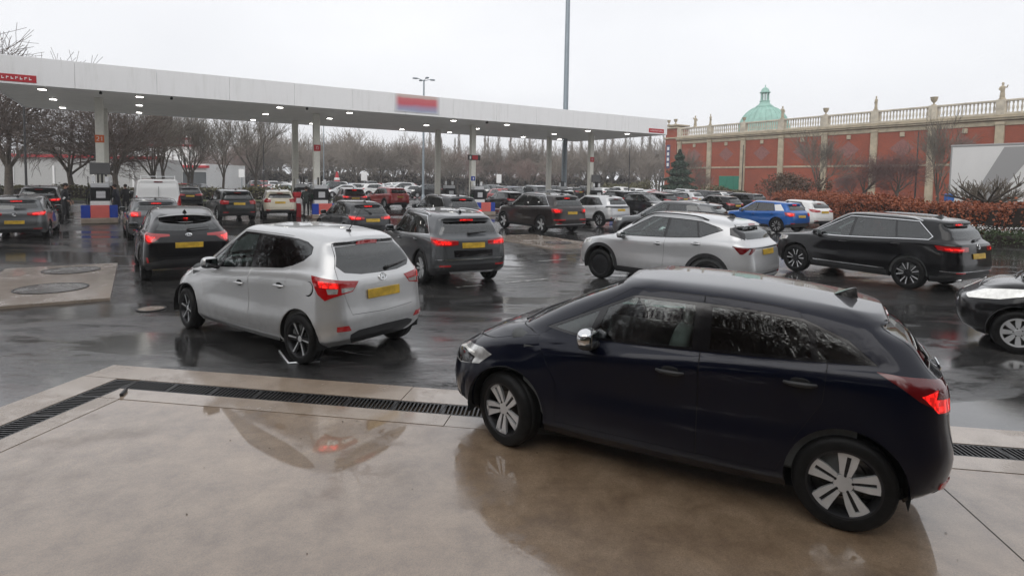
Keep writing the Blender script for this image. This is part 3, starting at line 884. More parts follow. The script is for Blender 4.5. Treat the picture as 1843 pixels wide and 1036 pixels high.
# green dome behind the wall
dm = thing('dome', 'pale green copper dome with a lantern behind the brick wall', 'dome', (58.6, 139.0, 0), 0.2)
R = 5.6
prof = [(R, 9.0), (R, 14.6)] + [(R*math.cos(a_)**0.92, 14.6+5.9*math.sin(a_)) for a_ in [PI/2*k/14*0.86 for k in range(15)]]
G().lathe(prof, 48).build('shell', M_copper, dm, 50)
for k in range(24):
    a_ = 2*PI*k/24
    G().tube([((r+0.03)*math.cos(a_), (r+0.03)*math.sin(a_), z) for r, z in prof[1:]], 0.09, 5).build('rib', M_copper, dm, 60)
rt_, zt_ = prof[-1]
G().lathe([(rt_+0.5, zt_-0.35), (rt_+0.6, zt_), (rt_+0.5, zt_+0.15), (1.3, zt_+0.55), (1.05, zt_+1.1), (1.15, zt_+1.2), (1.15, zt_+1.35), (0.0, zt_+1.4)], 32).build('collar', M_copper, dm, 40)
for k in range(8):
    a_ = 2*PI*k/8
    G().tube([(0.85*math.cos(a_), 0.85*math.sin(a_), zt_+1.35), (0.85*math.cos(a_), 0.85*math.sin(a_), zt_+3.2)], 0.11, 8).build('lantern_column', M_copper, dm, 60)
G().lathe([(1.15, zt_+3.15), (1.2, zt_+3.35), (0.95, zt_+3.5), (0.8, zt_+4.0), (0.45, zt_+4.35), (0.12, zt_+4.5), (0.1, zt_+4.9), (0.0, zt_+5.2)], 24).build('lantern_cap', M_copper, dm, 40)

# ------------------------------------------------------------------ white trailer behind the hedge
tr = thing('lorry_trailer', 'big white box trailer with a grey diagonal stripe behind the hedge', 'trailer', (25.6, 34.6, 0), math.atan2(-0.8434, 0.5373))
TL, TW, TH0, TH1 = 13.6, 2.5, 1.05, 4.72
M_trwhite = plain('trailer_white', (0.70, 0.70, 0.69), 0.4, var=0.05, vscale=0.6)
M_trgrey = plain('trailer_grey', (0.33, 0.33, 0.33), 0.4)
sgn = 1.0 if (Matrix.Rotation(math.atan2(-0.8434, 0.5373), 3, 'Z') @ Vector((0, 1, 0))).x < 0 else -1.0    # side that faces the camera
cy = -sgn*TW/2
G().cbox((TL/2, cy, (TH0+TH1)/2), (TL, TW, TH1-TH0), 0.02).build('box_body', M_trwhite, tr)
G().cbox((TL/2, cy, TH1-0.02), (TL+0.06, TW+0.06, 0.12), 0.02).build('roof_rail', M_trgrey, tr)
G().cbox((0.02, cy, (TH0+TH1)/2), (0.08, TW+0.05, TH1-TH0-0.16), 0.02).build('rear_frame', M_trgrey, tr)
o = G().prism([(0.95, TH0+0.25), (1.95, TH0+0.25), (4.0, TH1-0.16), (2.5, TH1-0.16)], 0.006, Matrix.Translation((0, sgn*0.002 if sgn < 0 else 0.002, 0)) @ Matrix.Rotation(PI/2, 4, 'X') @ Matrix.Translation((0, 0, -0.008 if sgn > 0 else 0.002))).build('stripe', M_trgrey, tr)
for x in (1.5, 2.8, 4.1):
    for y in (cy-1.0, cy+1.0):
        G().lathe([(0.0, -0.16), (0.46, -0.16), (0.5, -0.1), (0.5, 0.1), (0.46, 0.16), (0.0, 0.16)], 24, m=Matrix.Translation((x, y, 0.5)) @ Matrix.Rotation(PI/2, 4, 'X')).build('wheel', M_tyre, tr, 40)
G().cbox((TL/2, cy, 0.95), (TL-0.5, 1.0, 0.2), 0.02).build('chassis', M_darkpost, tr)
for y in (cy-0.8, cy+0.8): G().cbox((10.5, y, 0.5), (0.15, 0.15, 0.98), 0.02).build('landing_leg', M_darkpost, tr)
tag(G().cbox((24.9, 33.6, 1.72), (0.42, 0.3, 0.42), 0.04).build('blue_box', plain('box_blue', (0.03, 0.13, 0.42), 0.5)), None, None)
bx = bpy.data.objects['blue_box']; tag(bx, 'small blue box showing over the hedge before the trailer', 'box')
G().tube([(24.9, 33.6, 0), (24.9, 33.6, 1.55)], 0.05, 6).build('post', M_darkpost, bx)

# ------------------------------------------------------------------ hedges
def leafy(name, pts, nrm_pts=None, size=0.09, mats=None, n=1000, rng=None, quad=True):
    pass
def leaf_cloud(centres, size, rng, up=0.3):
    """many small folded leaves"""
    g = G()
    V, F = [], []
    for c in centres:
        a_ = rng.random()*2*PI; e = math.asin(rng.uniform(-1, 1))*0.9
        d = Vector((math.cos(a_)*math.cos(e), math.sin(a_)*math.cos(e), math.sin(e)))
        s_ = size*rng.uniform(0.6, 1.35)
        sd = d.orthogonal().normalized(); sd.rotate(Matrix.Rotation(rng.random()*2*PI, 3, d)) if False else None
        w_ = d.cross(Vector((rng.uniform(-1, 1), rng.uniform(-1, 1), rng.uniform(-1, 1)))).normalized()*s_*0.42
        k = len(V); c = Vector(c)
        V += [tuple(c-d*s_*0.5), tuple(c+w_), tuple(c+d*s_*0.55), tuple(c-w_)]
        F.append((k, k+1, k+2, k+3))
    g.V, g.F, g.M = V, F, [0]*len(F)
    return g
def leafmat(name, cols, scale=9.0, rough=0.6):
    m, nt, b = newmat(name)
    nz = noise(nt, scale, 3, 0.8)
    r = ramp(nt, nz.outputs['Fac'], [(0.30+0.4*i/(len(cols)-1), c) for i, c in enumerate(cols)])
    nt.links.new(r.outputs['Color'], b.inputs['Base Color']); b.inputs['Roughness'].default_value = rough
    return m
M_beech = leafmat('beech_leaf', [(0.07, 0.022, 0.012), (0.20, 0.05, 0.022), (0.36, 0.11, 0.042), (0.14, 0.042, 0.02)])
M_green = leafmat('hedge_leaf', [(0.012, 0.025, 0.008), (0.035, 0.06, 0.018), (0.06, 0.09, 0.03), (0.02, 0.035, 0.012)])
M_dull = leafmat('dull_hedge_leaf', [(0.05, 0.052, 0.02), (0.10, 0.095, 0.04), (0.14, 0.11, 0.05)])
M_conifer = leafmat('conifer_leaf', [(0.012, 0.03, 0.018), (0.03, 0.06, 0.036), (0.05, 0.085, 0.05)])
M_soilcore = plain('twig_core', (0.02, 0.014, 0.010), 0.95)
def resample(path, step):
    out = []
    for i in range(len(path)-1):
        a_, b_ = Vector(path[i]), Vector(path[i+1])
        n = max(1, int((b_-a_).length/step))
        out += [a_+(b_-a_)*k/n for k in range(n)]
    return out+[Vector(path[-1])]
def hedge(name, path, depth, h0, h1, label, mat, size, dens, seed, dark_core=True, group=None):
    rng = random.Random(seed)
    p = resample([(x, y, 0) for x, y in path], 0.6)
    c = p[len(p)//2]
    t = thing(name, label, 'hedge', (c.x, c.y, 0), 0.0, group)
    core = G(); V, F = [], []
    cen = []
    ph = [rng.uniform(0, 6) for _ in range(4)]
    L = 0.0
    for i in range(len(p)):
        d = (p[min(i+1, len(p)-1)]-p[max(i-1, 0)]).normalized(); nn = Vector((d.y, -d.x, 0))
        L += 0.6
        h = h0+(h1-h0)*(0.5+0.28*math.sin(L*0.8+ph[0])+0.22*math.sin(L*2.1+ph[1]))
        q = p[i]-c
        for (o_, z) in ((0.12, 0), (0.15, h*0.55), (0.3, h-0.2), (depth-0.3, h-0.2), (depth-0.12, h*0.5), (depth-0.12, 0)):
            V.append(q+nn*o_+Vector((0, 0, z)))
        if i < len(p)-1:
            k = 6*i
            F += [(k+j, k+6+j, k+7+j, k+1+j) for j in range(5)]
            near = (p[i].length < 45)
            m_ = int(dens*0.6*(h+depth)*(1.0 if near else 0.6))
            for _ in range(m_):
                s_ = rng.random(); u_ = rng.random()
                bx_ = q+d*0.6*s_
                hh = h*(1+0.10*math.sin(9*(L+s_)+ph[2]))
                if u_ < 0.55:
                    z = hh*rng.random()**0.85; o_ = (0.04 if rng.random() < 0.6 else depth-0.04)+rng.gauss(0, 0.10)+0.12*math.sin(3.1*(L+s_*0.6)+2*z+ph[3])*0.5
                else:
                    z = hh-abs(rng.gauss(0, 0.12))+ (rng.random() < 0.12)*rng.random()*0.25; o_ = rng.uniform(0.05, depth)
                cen.append(bx_+nn*o_+Vector((0, 0, max(0.02, z))))
    core.add(V, F); core.build('dark_core', M_soilcore, t)  # solid dark hull filling the hedge behind its leaves
    leaf_cloud(cen, size, rng).build('foliage', mat, t)['kind'] = 'stuff'
    return t
HP = [(29.5, 15.0), (25.0, 20.2), (21.6, 25.2), (20.7, 29.0), (21.0, 34.5), (22.6, 42.5), (25.0, 53.0)]
hb = hedge('beech_hedge', HP[::-1], 1.6, 1.35, 1.75, 'russet-brown beech hedge running along the right side of the car park', M_beech, 0.105, 480, 5)
hf = hedge('low_hedge', [(19.9, 27.4), (20.0, 25.2), (21.4, 22.3), (24.2, 18.4), (28.0, 14.0)], 0.95, 0.48, 0.62, 'low green hedge dotted with white flowers in front of the beech hedge', M_green, 0.07, 520, 6)
rng = random.Random(12)
pf = resample([(19.9, 27.4, 0), (20.0, 25.2, 0), (21.4, 22.3, 0), (24.2, 18.4, 0)], 0.5)
cen = []
for i in range(len(pf)-1):
    d = (pf[i+1]-pf[i]).normalized(); nn = Vector((d.y, -d.x, 0))
    for _ in range(60): cen.append(pf[i]-hf.location+d*rng.random()*0.5+nn*-1*0+Vector((d.y, -d.x, 0))*rng.uniform(-0.05, 0.6)+Vector((0, 0, rng.uniform(0.46, 0.72))))
leaf_cloud(cen, 0.065, rng).build('blossom', M_white, hf)['kind'] = 'stuff'
# kerb of the planting bed: separate stones
kb = thing('kerb', None, None); kb['kind'] = 'structure'
kp = resample([(19.55, 31.0, 0), (19.5, 25.2, 0), (20.9, 22.0, 0), (23.8, 18.0, 0), (27.6, 13.6, 0)], 0.9)
for i in range(len(kp)-1):
    c = (kp[i]+kp[i+1])/2; d = kp[i+1]-kp[i]
    G().cbox((c.x, c.y, 0.06), (d.length-0.01, 0.15, 0.13), 0.015, rz=math.atan2(d.y, d.x)).build('kerbstone', M_strip, kb)
soil = G(); q = [(19.6, 31.0), (19.6, 25.2), (21.0, 22.0), (23.9, 18.0), (27.7, 13.6), (60, 20), (60, 70), (27, 70), (25.2, 53.5), (22.8, 42.5), (21.2, 34.5)]
soil.add([(x, y, 0.06) for x, y in q], [tuple(range(len(q)))])
tag(soil.build('planting_bed', plain('soil', (0.035, 0.03, 0.02), 0.8, var=0.4, vscale=3, bmp=0.4, bscale=8)), kind='structure')

# ------------------------------------------------------------------ bare trees
def bare_tree(seed, H, trunk_h, r0, spread, levels, nb, twig=0.006, upright=0.0, droop=0.0, multi=1, length=0.8, sides=(7, 5, 4, 3, 3, 3)):
    """trunk and limbs in one mesh, fine branches in another"""
    rng = random.Random(seed)
    T, B = G(), G()
    def grow(p, d, ln, r, lv):
        n = 3 if lv < 2 else 2
        pts, rs = [p.copy()], [r]
        dd = d.copy()
        r1 = max(twig, r*(0.62 if lv < levels else 0.3))
        for k in range(n):
            dd = (dd+Vector((rng.gauss(0, 0.13), rng.gauss(0, 0.13), rng.gauss(0, 0.09)+upright*0.12-droop*0.05*lv))).normalized()
            p = p+dd*ln/n
            pts.append(p.copy()); rs.append(r+(r1-r)*(k+1)/n)
        (T if lv < 2 else B).tube(pts, rs, sides[min(lv, 5)], caps=False)
        if lv >= levels: return
        m = nb[min(lv, len(nb)-1)]
        for k in range(m):
            f = rng.uniform(0.35, 1.0) if k < m-1 else 1.0
            q = f*n; i = min(int(q), n-1); s_ = q-i
            o = pts[i].lerp(pts[i+1], s_)
            az = rng.random()*2*PI+k*2.4
            ax = dd.orthogonal().normalized(); ax.rotate(Matrix.Rotation(az, 3, dd).to_quaternion())
            ang = spread*rng.uniform(0.55, 1.2)*(0.5 if k == m-1 else 1)
            nd = dd.copy(); nd.rotate(Matrix.Rotation(ang, 3, ax).to_quaternion())
            nd = (nd+Vector((0, 0, upright*0.5))).normalized()
            grow(o, nd, ln*length*rng.uniform(0.75, 1.1), max(twig, (rs[i]+(rs[i+1]-rs[i])*s_)*0.62), lv+1)
    L0 = (H-trunk_h)*0.36
    for s_ in range(multi):
        base_p = Vector((0, 0, 0)); top = Vector((rng.gauss(0, 0.1), rng.gauss(0, 0.1), trunk_h))
        T.tube([base_p, base_p+Vector((0, 0, 0.15)), top*0.5, top], [r0*1.5, r0*1.15, r0*1.0, r0*0.86], 9, caps=False)
        for k in range(nb[0]):
            az = 2*PI*k/nb[0]+rng.uniform(-0.4, 0.4)
            sp = spread*rng.uniform(0.5, 1.0) if k else spread*0.15
            d = Vector((math.cos(az)*math.sin(sp), math.sin(az)*math.sin(sp), math.cos(sp)))
            grow(top*rng.uniform(0.75, 1.0) if k else top, d, L0*rng.uniform(0.8, 1.15), r0*0.55, 1)
    return T, B
TREES = {}
def tree_kind(key, tw=None, **kw):
    T, B = bare_tree(**kw)
    TREES[key] = (T.mesh('trunk', M_bark, 60), B.mesh('branches', tw or M_twig, None))
def put_tree(key, x, y, s_, rz, label, group=None, name='bare_tree', sz=None):
    t = thing(name, label, 'tree', (x, y, 0), rz, group)
    a_, b_ = TREES[key]
    obj('trunk', a_, t); obj('branches', b_, t)
    t.scale = (s_, s_, sz or s_)
    return t
tree_kind('big1', seed=3, H=9.5, trunk_h=2.2, r0=0.21, spread=0.7, levels=5, nb=(6, 5, 5, 4, 4), twig=0.0115)
tree_kind('big2', seed=8, H=9.0, trunk_h=2.0, r0=0.19, spread=0.74, levels=5, nb=(5, 5, 5, 4, 4), twig=0.0115)
tree_kind('red', tw=M_twigred, seed=18, H=8.0, trunk_h=2.0, r0=0.2, spread=0.85, levels=5, nb=(5, 5, 5, 4, 4), twig=0.011)
tree_kind('vase', tw=M_twigpale, seed=21, H=8.5, trunk_h=1.8, r0=0.14, spread=0.5, levels=5, nb=(6, 4, 4, 4, 3), twig=0.011, upright=0.25)
tree_kind('vase2', tw=M_twigpale, seed=25, H=8.5, trunk_h=2.2, r0=0.13, spread=0.45, levels=5, nb=(5, 4, 4, 4, 3), twig=0.011, upright=0.3)
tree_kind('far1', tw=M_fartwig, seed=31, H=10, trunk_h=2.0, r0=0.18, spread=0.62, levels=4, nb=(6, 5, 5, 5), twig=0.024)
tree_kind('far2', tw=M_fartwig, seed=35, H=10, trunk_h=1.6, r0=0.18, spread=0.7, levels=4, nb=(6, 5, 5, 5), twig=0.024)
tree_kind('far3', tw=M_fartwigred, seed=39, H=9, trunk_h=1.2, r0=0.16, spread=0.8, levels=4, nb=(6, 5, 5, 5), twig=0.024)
def poplar(seed, H):
    rng = random.Random(seed); T, B = G(), G()
    T.tube([(0, 0, 0), (0.05, 0, H*0.5), (0, 0.05, H)], [0.2, 0.1, 0.02], 6, caps=False)
    for k in range(150):
        z = H*(0.1+0.86*(k/150)); az = rng.random()*2*PI; l = (0.10+0.16*(1-abs(z/H-0.35)))*H*0.75*rng.uniform(0.6, 1.1)*(1.05-z/H*0.75)
        d = Vector((math.cos(az)*0.24, math.sin(az)*0.24, 1)).normalized()
        p1 = Vector((0, 0, z)); p2 = p1+d*l*0.5+Vector((math.cos(az), math.sin(az), 0))*l*0.10; p3 = p1+d*l+Vector((math.cos(az), math.sin(az), 0))*l*0.08
        B.tube([p1, p2, p3], [0.05, 0.032, 0.02], 3, caps=False)
        for j in range(4):
            q = p2.lerp(p3, rng.random()); d2 = (d+Vector((rng.gauss(0, 0.25), rng.gauss(0, 0.25), 0))).normalized()
            B.tube([q, q+d2*l*0.35], [0.022, 0.014], 3, caps=False)
    return T, B
for i, sd in enumerate((5, 6)):
    T, B = poplar(sd, 13.0); TREES['pop%d' % i] = (T.mesh('trunk', M_bark, 60), B.mesh('branches', M_fartwig))
# ---- left group of big trees
for i, (k, x, y, s_, rz, lab) in enumerate((
        ('big1', -38.5, 45.0, 1.3, 0.4, 'large bare tree at the left edge of the picture'),
        ('big2', -41.0, 55.0, 1.2, 2.0, 'dark bare tree second from the left edge'),
        ('red', -37.2, 54.0, 1.15, 4.0, 'bare tree with reddish twigs left of the first canopy column'),
        ('big1', -33.6, 50.0, 1.05, 3.0, 'stout-trunked bare tree behind the person at the first pump'),
        ('big2', -50.0, 52.0, 1.75, 1.0, 'tall bare tree rising above the left end of the canopy'),
        ('vase', -33.5, 55.0, 1.15, 0.7, 'pale many-stemmed bare tree above the white van'),
        ('vase2', -36.5, 62.0, 1.25, 1.7, 'pale bare tree behind the white van roof'),
        ('vase', -36.4, 66.5, 1.15, 2.9, 'slim bare tree in front of the white and red shop'),
        ('vase2', -35.0, 64.0, 1.12, 4.4, 'small bare tree with a dark nest by the white shop'),
        ('vase2', -31.0, 63.0, 1.0, 5.2, 'bare tree just right of the white shop'),
        ('vase', -31.0, 71.0, 1.35, 0.2, 'broad pale bare tree right of the white and red shop'))):
    put_tree(k, x, y, s_, rz, lab, 'bare trees on the left')
nest = tag(G().sq((-35.0, 64.0, 7.35), (0.95, 0.95, 0.75), 0.9).build('nest', M_soilcore), 'dark round bird nest high in a bare tree by the white shop', 'nest')
# ---- far belt
rng = random.Random(77)
n_ = 0
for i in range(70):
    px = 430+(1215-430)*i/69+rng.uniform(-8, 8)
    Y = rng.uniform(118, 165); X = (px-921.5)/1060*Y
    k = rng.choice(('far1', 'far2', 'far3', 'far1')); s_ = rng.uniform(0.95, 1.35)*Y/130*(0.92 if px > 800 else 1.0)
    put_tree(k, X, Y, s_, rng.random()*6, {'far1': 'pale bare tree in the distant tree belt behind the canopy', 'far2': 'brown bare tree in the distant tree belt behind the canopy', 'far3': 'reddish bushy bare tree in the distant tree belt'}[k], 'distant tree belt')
for i in range(24):
    px = 775+(1190-775)*i/23+rng.uniform(-7, 7)
    Y = rng.uniform(150, 175); X = (px-921.5)/1060*Y
    s_ = rng.uniform(1.0, 1.4)
    put_tree('pop%d' % (i % 2), X, Y, s_, rng.random()*6, 'slender upright poplar in the distant row', 'distant poplars', 'poplar_tree')
for i in range(14):
    px = 60+380*i/13; Y = rng.uniform(105, 150); X = (px-921.5)/1060*Y
    put_tree(rng.choice(('far1', 'far2', 'far3')), X, Y, rng.uniform(0.9, 1.2)*Y/120, rng.random()*6, 'bare tree far behind the white shop on the left', 'trees behind the shop')
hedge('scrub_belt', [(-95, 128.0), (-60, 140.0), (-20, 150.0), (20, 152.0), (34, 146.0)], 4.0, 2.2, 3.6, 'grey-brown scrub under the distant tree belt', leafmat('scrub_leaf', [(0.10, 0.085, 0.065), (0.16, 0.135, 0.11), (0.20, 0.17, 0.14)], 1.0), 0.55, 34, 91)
# ---- trees before the brick wall and pollard before the trailer
for (k, px, Y, s_, rz, lab) in (
        ('vase', 1475, 62, 0.98, 1.0, 'slim bare tree against a stone pilaster of the brick building'),
        ('red', 1555, 64, 0.82, 2.0, 'low spreading bare tree before the brick wall, left one'),
        ('red', 1612, 60, 0.86, 3.3, 'round-headed bare tree before the middle of the brick wall'),
        ('vase2', 1690, 48, 0.92, 0.3, 'tall bare tree just left of the white trailer'),
        ('vase', 1240, 96, 0.95, 0.8, 'bare tree by the corner tower of the brick building'),
        ('far3', 1262, 98, 0.55, 1.8, 'small bare bush by the first bays of the brick building'),
        ('red', 1530, 80, 0.6, 5.1, 'thin bare sapling against the red brick')):
    put_tree(k, (px-921.5)/1060*Y, Y, s_, rz, lab)
def pollard(seed):
    rng = random.Random(seed); T, B = G(), G()
    T.tube([(0, 0, 0), (0.02, 0, 0.8), (0.0, 0.02, 1.5)], [0.14, 0.11, 0.12], 8, caps=False)
    for k in range(20):
        az = 2*PI*k/10+rng.uniform(-0.2, 0.2); e = rng.uniform(0.12, 0.45) if k < 11 else rng.uniform(0.45, 1.0)
        d = Vector((math.cos(az)*math.cos(e), math.sin(az)*math.cos(e), math.sin(e)*0.8))
        p = Vector((0, 0, rng.uniform(1.2, 1.5))); pts = [p]
        L = rng.uniform(1.25, 1.9) if k < 11 else rng.uniform(0.8, 1.15)
        for j in range(3):
            d = (d+Vector((rng.gauss(0, 0.14), rng.gauss(0, 0.14), 0.05))).normalized(); p = p+d*L/3; pts.append(p)
        T.tube(pts, [0.07, 0.055, 0.045, 0.035], 6, caps=False)
        for j in range(8):
            q = pts[1].lerp(pts[3], rng.uniform(0.1, 1.0)); dd = (d*0.6+Vector((rng.gauss(0, 0.45), rng.gauss(0, 0.45), 0.55))).normalized()
            q2 = q+dd*rng.uniform(0.25, 0.5); q3 = q2+(dd+Vector((rng.gauss(0, 0.3), rng.gauss(0, 0.3), 0.3))).normalized()*rng.uniform(0.15, 0.35)
            B.tube([q, q2, q3], [0.020, 0.014, 0.009], 4, caps=False)
            for m in range(2):
                q4 = q.lerp(q2, rng.uniform(0.3, 1)); B.tube([q4, q4+(dd+Vector((rng.gauss(0, 0.6), rng.gauss(0, 0.6), 0.2))).normalized()*rng.uniform(0.12, 0.3)], [0.015, 0.010], 3, caps=False)
    return T, B
T, B = pollard(4); TREES['pollard'] = (T.mesh('trunk', M_bark, 60), B.mesh('branches', plain('pollard_twig', (0.14, 0.12, 0.095), 0.9, var=0.3)))
put_tree('pollard', 23.4, 29.0, 1.08, 0.6, 'wide pollarded bare tree behind the hedge in front of the trailer', name='pollarded_tree')
# brown bush left of the hedge, conifer by the corner
def bush(x, y, sx_, sz_, mat, label, seed, n, size, name='bush', cat='bush', cone=False):
    rng = random.Random(seed); cen = []
    lob = [(rng.gauss(0, 0.33), rng.gauss(0, 0.33), rng.uniform(0.25, 0.75), rng.uniform(0.28, 0.5)) for _ in range(14)]
    for _ in range(n):
        if cone:
            z = rng.random()**1.3; r_ = (1-z)**0.8*(0.75+0.25*math.sin(z*38+rng.random()))*math.sqrt(rng.uniform(0.35, 1)); a_ = rng.random()*2*PI
            cen.append((sx_*0.5*r_*math.cos(a_), sx_*0.5*r_*math.sin(a_), sz_*(0.04+0.96*z)))
        else:
            lx, ly, lz, lr = rng.choice(lob); d = Vector((rng.gauss(0, 1), rng.gauss(0, 1), rng.gauss(0, 1))).normalized()*lr*rng.uniform(0.55, 1.0)
            cen.append((sx_*0.5*(lx+d.x), sx_*0.5*(ly+d.y), max(0.05, sz_*(lz*0.8+d.z*0.6+0.1))))
    t = thing(name, label, cat, (x, y, 0), 0)
    T = G(); T.tube([(0, 0, 0), (0, 0, sz_*0.85)], [0.16, 0.03], 6, caps=False)
    for k in range(10):
        a_ = k*2.4; T.tube([(0, 0, sz_*0.1), (sx_*0.2*math.cos(a_), sx_*0.2*math.sin(a_), sz_*0.45), (sx_*0.36*math.cos(a_), sx_*0.36*math.sin(a_), sz_*0.7)], [0.07, 0.04, 0.015], 5, caps=False)
    T.build('trunk', M_bark, t, 60)
    leaf_cloud(cen, size, rng).build('crown', mat, t)
    return t
bush(27.0, 57.5, 6.2, 4.0, leafmat('brown_bush_leaf', [(0.035, 0.02, 0.012), (0.085, 0.05, 0.028), (0.12, 0.06, 0.03)]), 'brown leafy bush at the far end of the beech hedge', 3, 5200, 0.16)
bush(24.8, 88.0, 6.6, 7.2, M_conifer, 'dark green conifer in front of the corner of the brick building', 4, 6500, 0.30, 'conifer_tree', 'tree', True)
for i, (px, Y, w_, h_) in enumerate(((1120, 95, 8, 2.3), (1290, 92, 9, 2.2), (1150, 100, 7, 3.0))):
    bush((px-921.5)/1060*Y, Y, w_, h_, M_dull, ('low shrub left of the dark conifer', 'clipped shrub below the green doors of the brick building', 'rounded shrub behind the parked cars near the conifer')[i], 30+i, 2200, 0.25)
# dull green hedge along the left side
hedge('boundary_hedge', [(-60, 48.0), (-40, 53.0), (-25, 58.0), (-19.5, 60.0)], 1.5, 0.9, 1.25, 'dull green and brown hedge beyond the pumps on the left', M_dull, 0.2, 120, 9)
gr_ = G(); gr_.add([(-60, 46.5, 0.03), (-26, 51.0, 0.03), (-18, 56.5, 0.03), (-18, 61, 0.03), (-60, 61, 0.03)], [(0, 1, 2, 3, 4)])
tag(gr_.build('verge', plain('grass', (0.06, 0.075, 0.02), 0.9, var=0.4, vscale=2.0, bmp=0.5, bscale=25)), kind='structure')

# ------------------------------------------------------------------ white and red shop on the left
sh_ = thing('white_shop', 'low white shop with red roof bands among the trees on the left', 'building', (-82, 108, 0), math.atan2(-0.02, 1.0))
G().box((8, 0, 2.1), (44, 14, 4.2)).build('wall', M_trwhite, sh_)
for k in range(9): G().cbox((-12+5.0*k, -7.04, 1.5), (4.0, 0.1, 2.6), 0.02).build('window', plain('shop_glass', (0.10, 0.11, 0.115), 0.15), sh_)
G().cbox((8, -7.3, 3.7), (45, 1.0, 0.42), 0.03).build('canopy_band', M_red, sh_)
G().box((18.5, 2, 5.6), (15, 9, 3.4)).build('upper_wall', M_trwhite, sh_)
for z in (7.45, 8.65): G().cbox((18.5 if z < 8 else 21.5, -2.6, z), (15.4 if z < 8 else 9.4, 0.3, 0.35), 0.03).build('roof_band', M_red, sh_)
G().box((21.5, 2, 8.0), (9, 8, 1.2)).build('roof_screen', M_trwhite, sh_)
for k in range(5): G().cbox((12+3.2*k, -2.6, 5.4), (0.2, 0.15, 2.6), 0.02).build('mullion', M_trgrey, sh_)
sh2 = thing('roadside_building', 'pale low building with a red band behind the trees at the left edge', 'building', (-72, 82, 0), math.atan2(0.12, 1.0))
G().box((0, 0, 2.2), (46, 8, 4.4)).build('wall', plain('grey_render', (0.42, 0.42, 0.41), 0.7, var=0.1), sh2)
G().cbox((0, -4.2, 4.5), (47, 0.6, 0.4), 0.03).build('roof_edge', M_red, sh2)
for k in range(9): G().cbox((-20+5*k, -4.05, 1.6), (0.25, 0.12, 3.2), 0.02).build('pier', M_white, sh2)
# distant low sheds and signs in the car park
for i, (px, Y, w_, h_, lab) in enumerate(((435, 100, 1.0, 3.2, 'small white sign board far left of the cream SUV'), (655, 95, 1.0, 3.0, 'white sign board beyond the red SUV'), (917-20, 95, 0.8, 3.0, 'white sign board far behind the third pump'))):
    t = thing('sign_board', lab, 'sign', ((px-921.5)/1060*Y, Y, 0), 0)
    G().tube([(0, 0, 0), (0, 0, h_)], 0.06, 6).build('post', M_steelgrey, t)
    G().cbox((0, -0.07, h_-0.5), (w_, 0.05, 1.4), 0.02).build('board', M_white, t)
for i, (px, Y, lab) in enumerate(((606, 78, 'red and white cone-shaped sign beyond the second pump'),)):
    t = thing('warning_cone', lab, 'cone', ((px-921.5)/1060*Y, Y, 0), 0)
    G().lathe([(0.45, 1.6), (0.40, 1.7), (0.28, 2.2), (0.26, 2.3), (0.12, 3.0), (0.0, 3.05)], 16).build('cone', M_red, t, 40)
    G().lathe([(0.37, 1.95), (0.30, 2.25), (0.24, 2.25), (0.30, 1.95)], 16).build('band', M_white, t, 40)
    G().tube([(0, 0, 0), (0, 0, 1.7)], 0.06, 6).build('post', M_steelgrey, t)

# ------------------------------------------------------------------ behind the camera: mirrored bare trees; unseen shop and hedge added to darken reflections
kk = thing('reflection_shop', 'unseen dark brick shop added behind the camera to darken car reflections', 'building', (6, -20, 0), 0.06)
G().box((0, 0, 2.6), (44, 9, 5.2)).build('wall', plain('dark_brick', (0.11, 0.055, 0.04), 0.85, var=0.2, vscale=2), kk)
G().box((0, 0, 5.35), (45, 10, 0.3)).build('roof', M_darkpost, kk)
for k in range(9): G().cbox((-18+4.5*k, 4.53, 1.5), (3.2, 0.12, 2.3), 0.03).build('window', plain('shop_glass', (0.10, 0.11, 0.115), 0.15), kk)
hedge('reflection_hedge', [(-40, -6.5), (-14, -7.5), (10, -8.5), (36, -8.0), (60, 2.0)], 1.6, 2.0, 2.5, 'unseen dark evergreen hedge added behind the camera for dark reflections', M_green, 0.22, 120, 44)  # added out of view so the car sides mirror something dark
for i, (k, x, y, s_, rz) in enumerate((('big1', -4.0, -9.0, 1.1, 0.3), ('big2', 2.5, -10.0, 1.15, 1.4), ('big1', 9.0, -9.5, 1.05, 2.9), ('red', -11.0, -9.0, 1.2, 4.0), ('big2', 16.5, -10.5, 1.2, 5.0), ('big1', -19.0, -10.0, 1.2, 0.9), ('big2', 25.0, -9.0, 1.2, 2.2), ('red', 34.0, -6.0, 1.2, 3.3),
        ('big2', -28.0, -8.0, 1.25, 0.1), ('big1', 44.0, -2.0, 1.2, 1.1))):
    put_tree(k, x, y, s_*1.25, rz, 'bare tree in the row behind the photographer', 'trees behind the photographer')
for i in range(12):
    put_tree(('big1', 'big2', 'red')[i % 3], -30+6.2*i+rng.uniform(-1, 1), -13.5+rng.uniform(-1.5, 1.5), rng.uniform(1.4, 1.75), rng.random()*6, 'bare tree in the row behind the photographer', 'trees behind the photographer')
for i, (x, y) in enumerate(((-21, -3), (-23, 3), (-20.5, 8.0), (-24, 12), (-26, 16), (-29, 7))):
    put_tree(('big2', 'big1', 'red')[i % 3], x, y, 1.25+0.1*(i % 3), i*1.3, 'bare tree outside the left of the picture', 'trees outside the left of the picture')
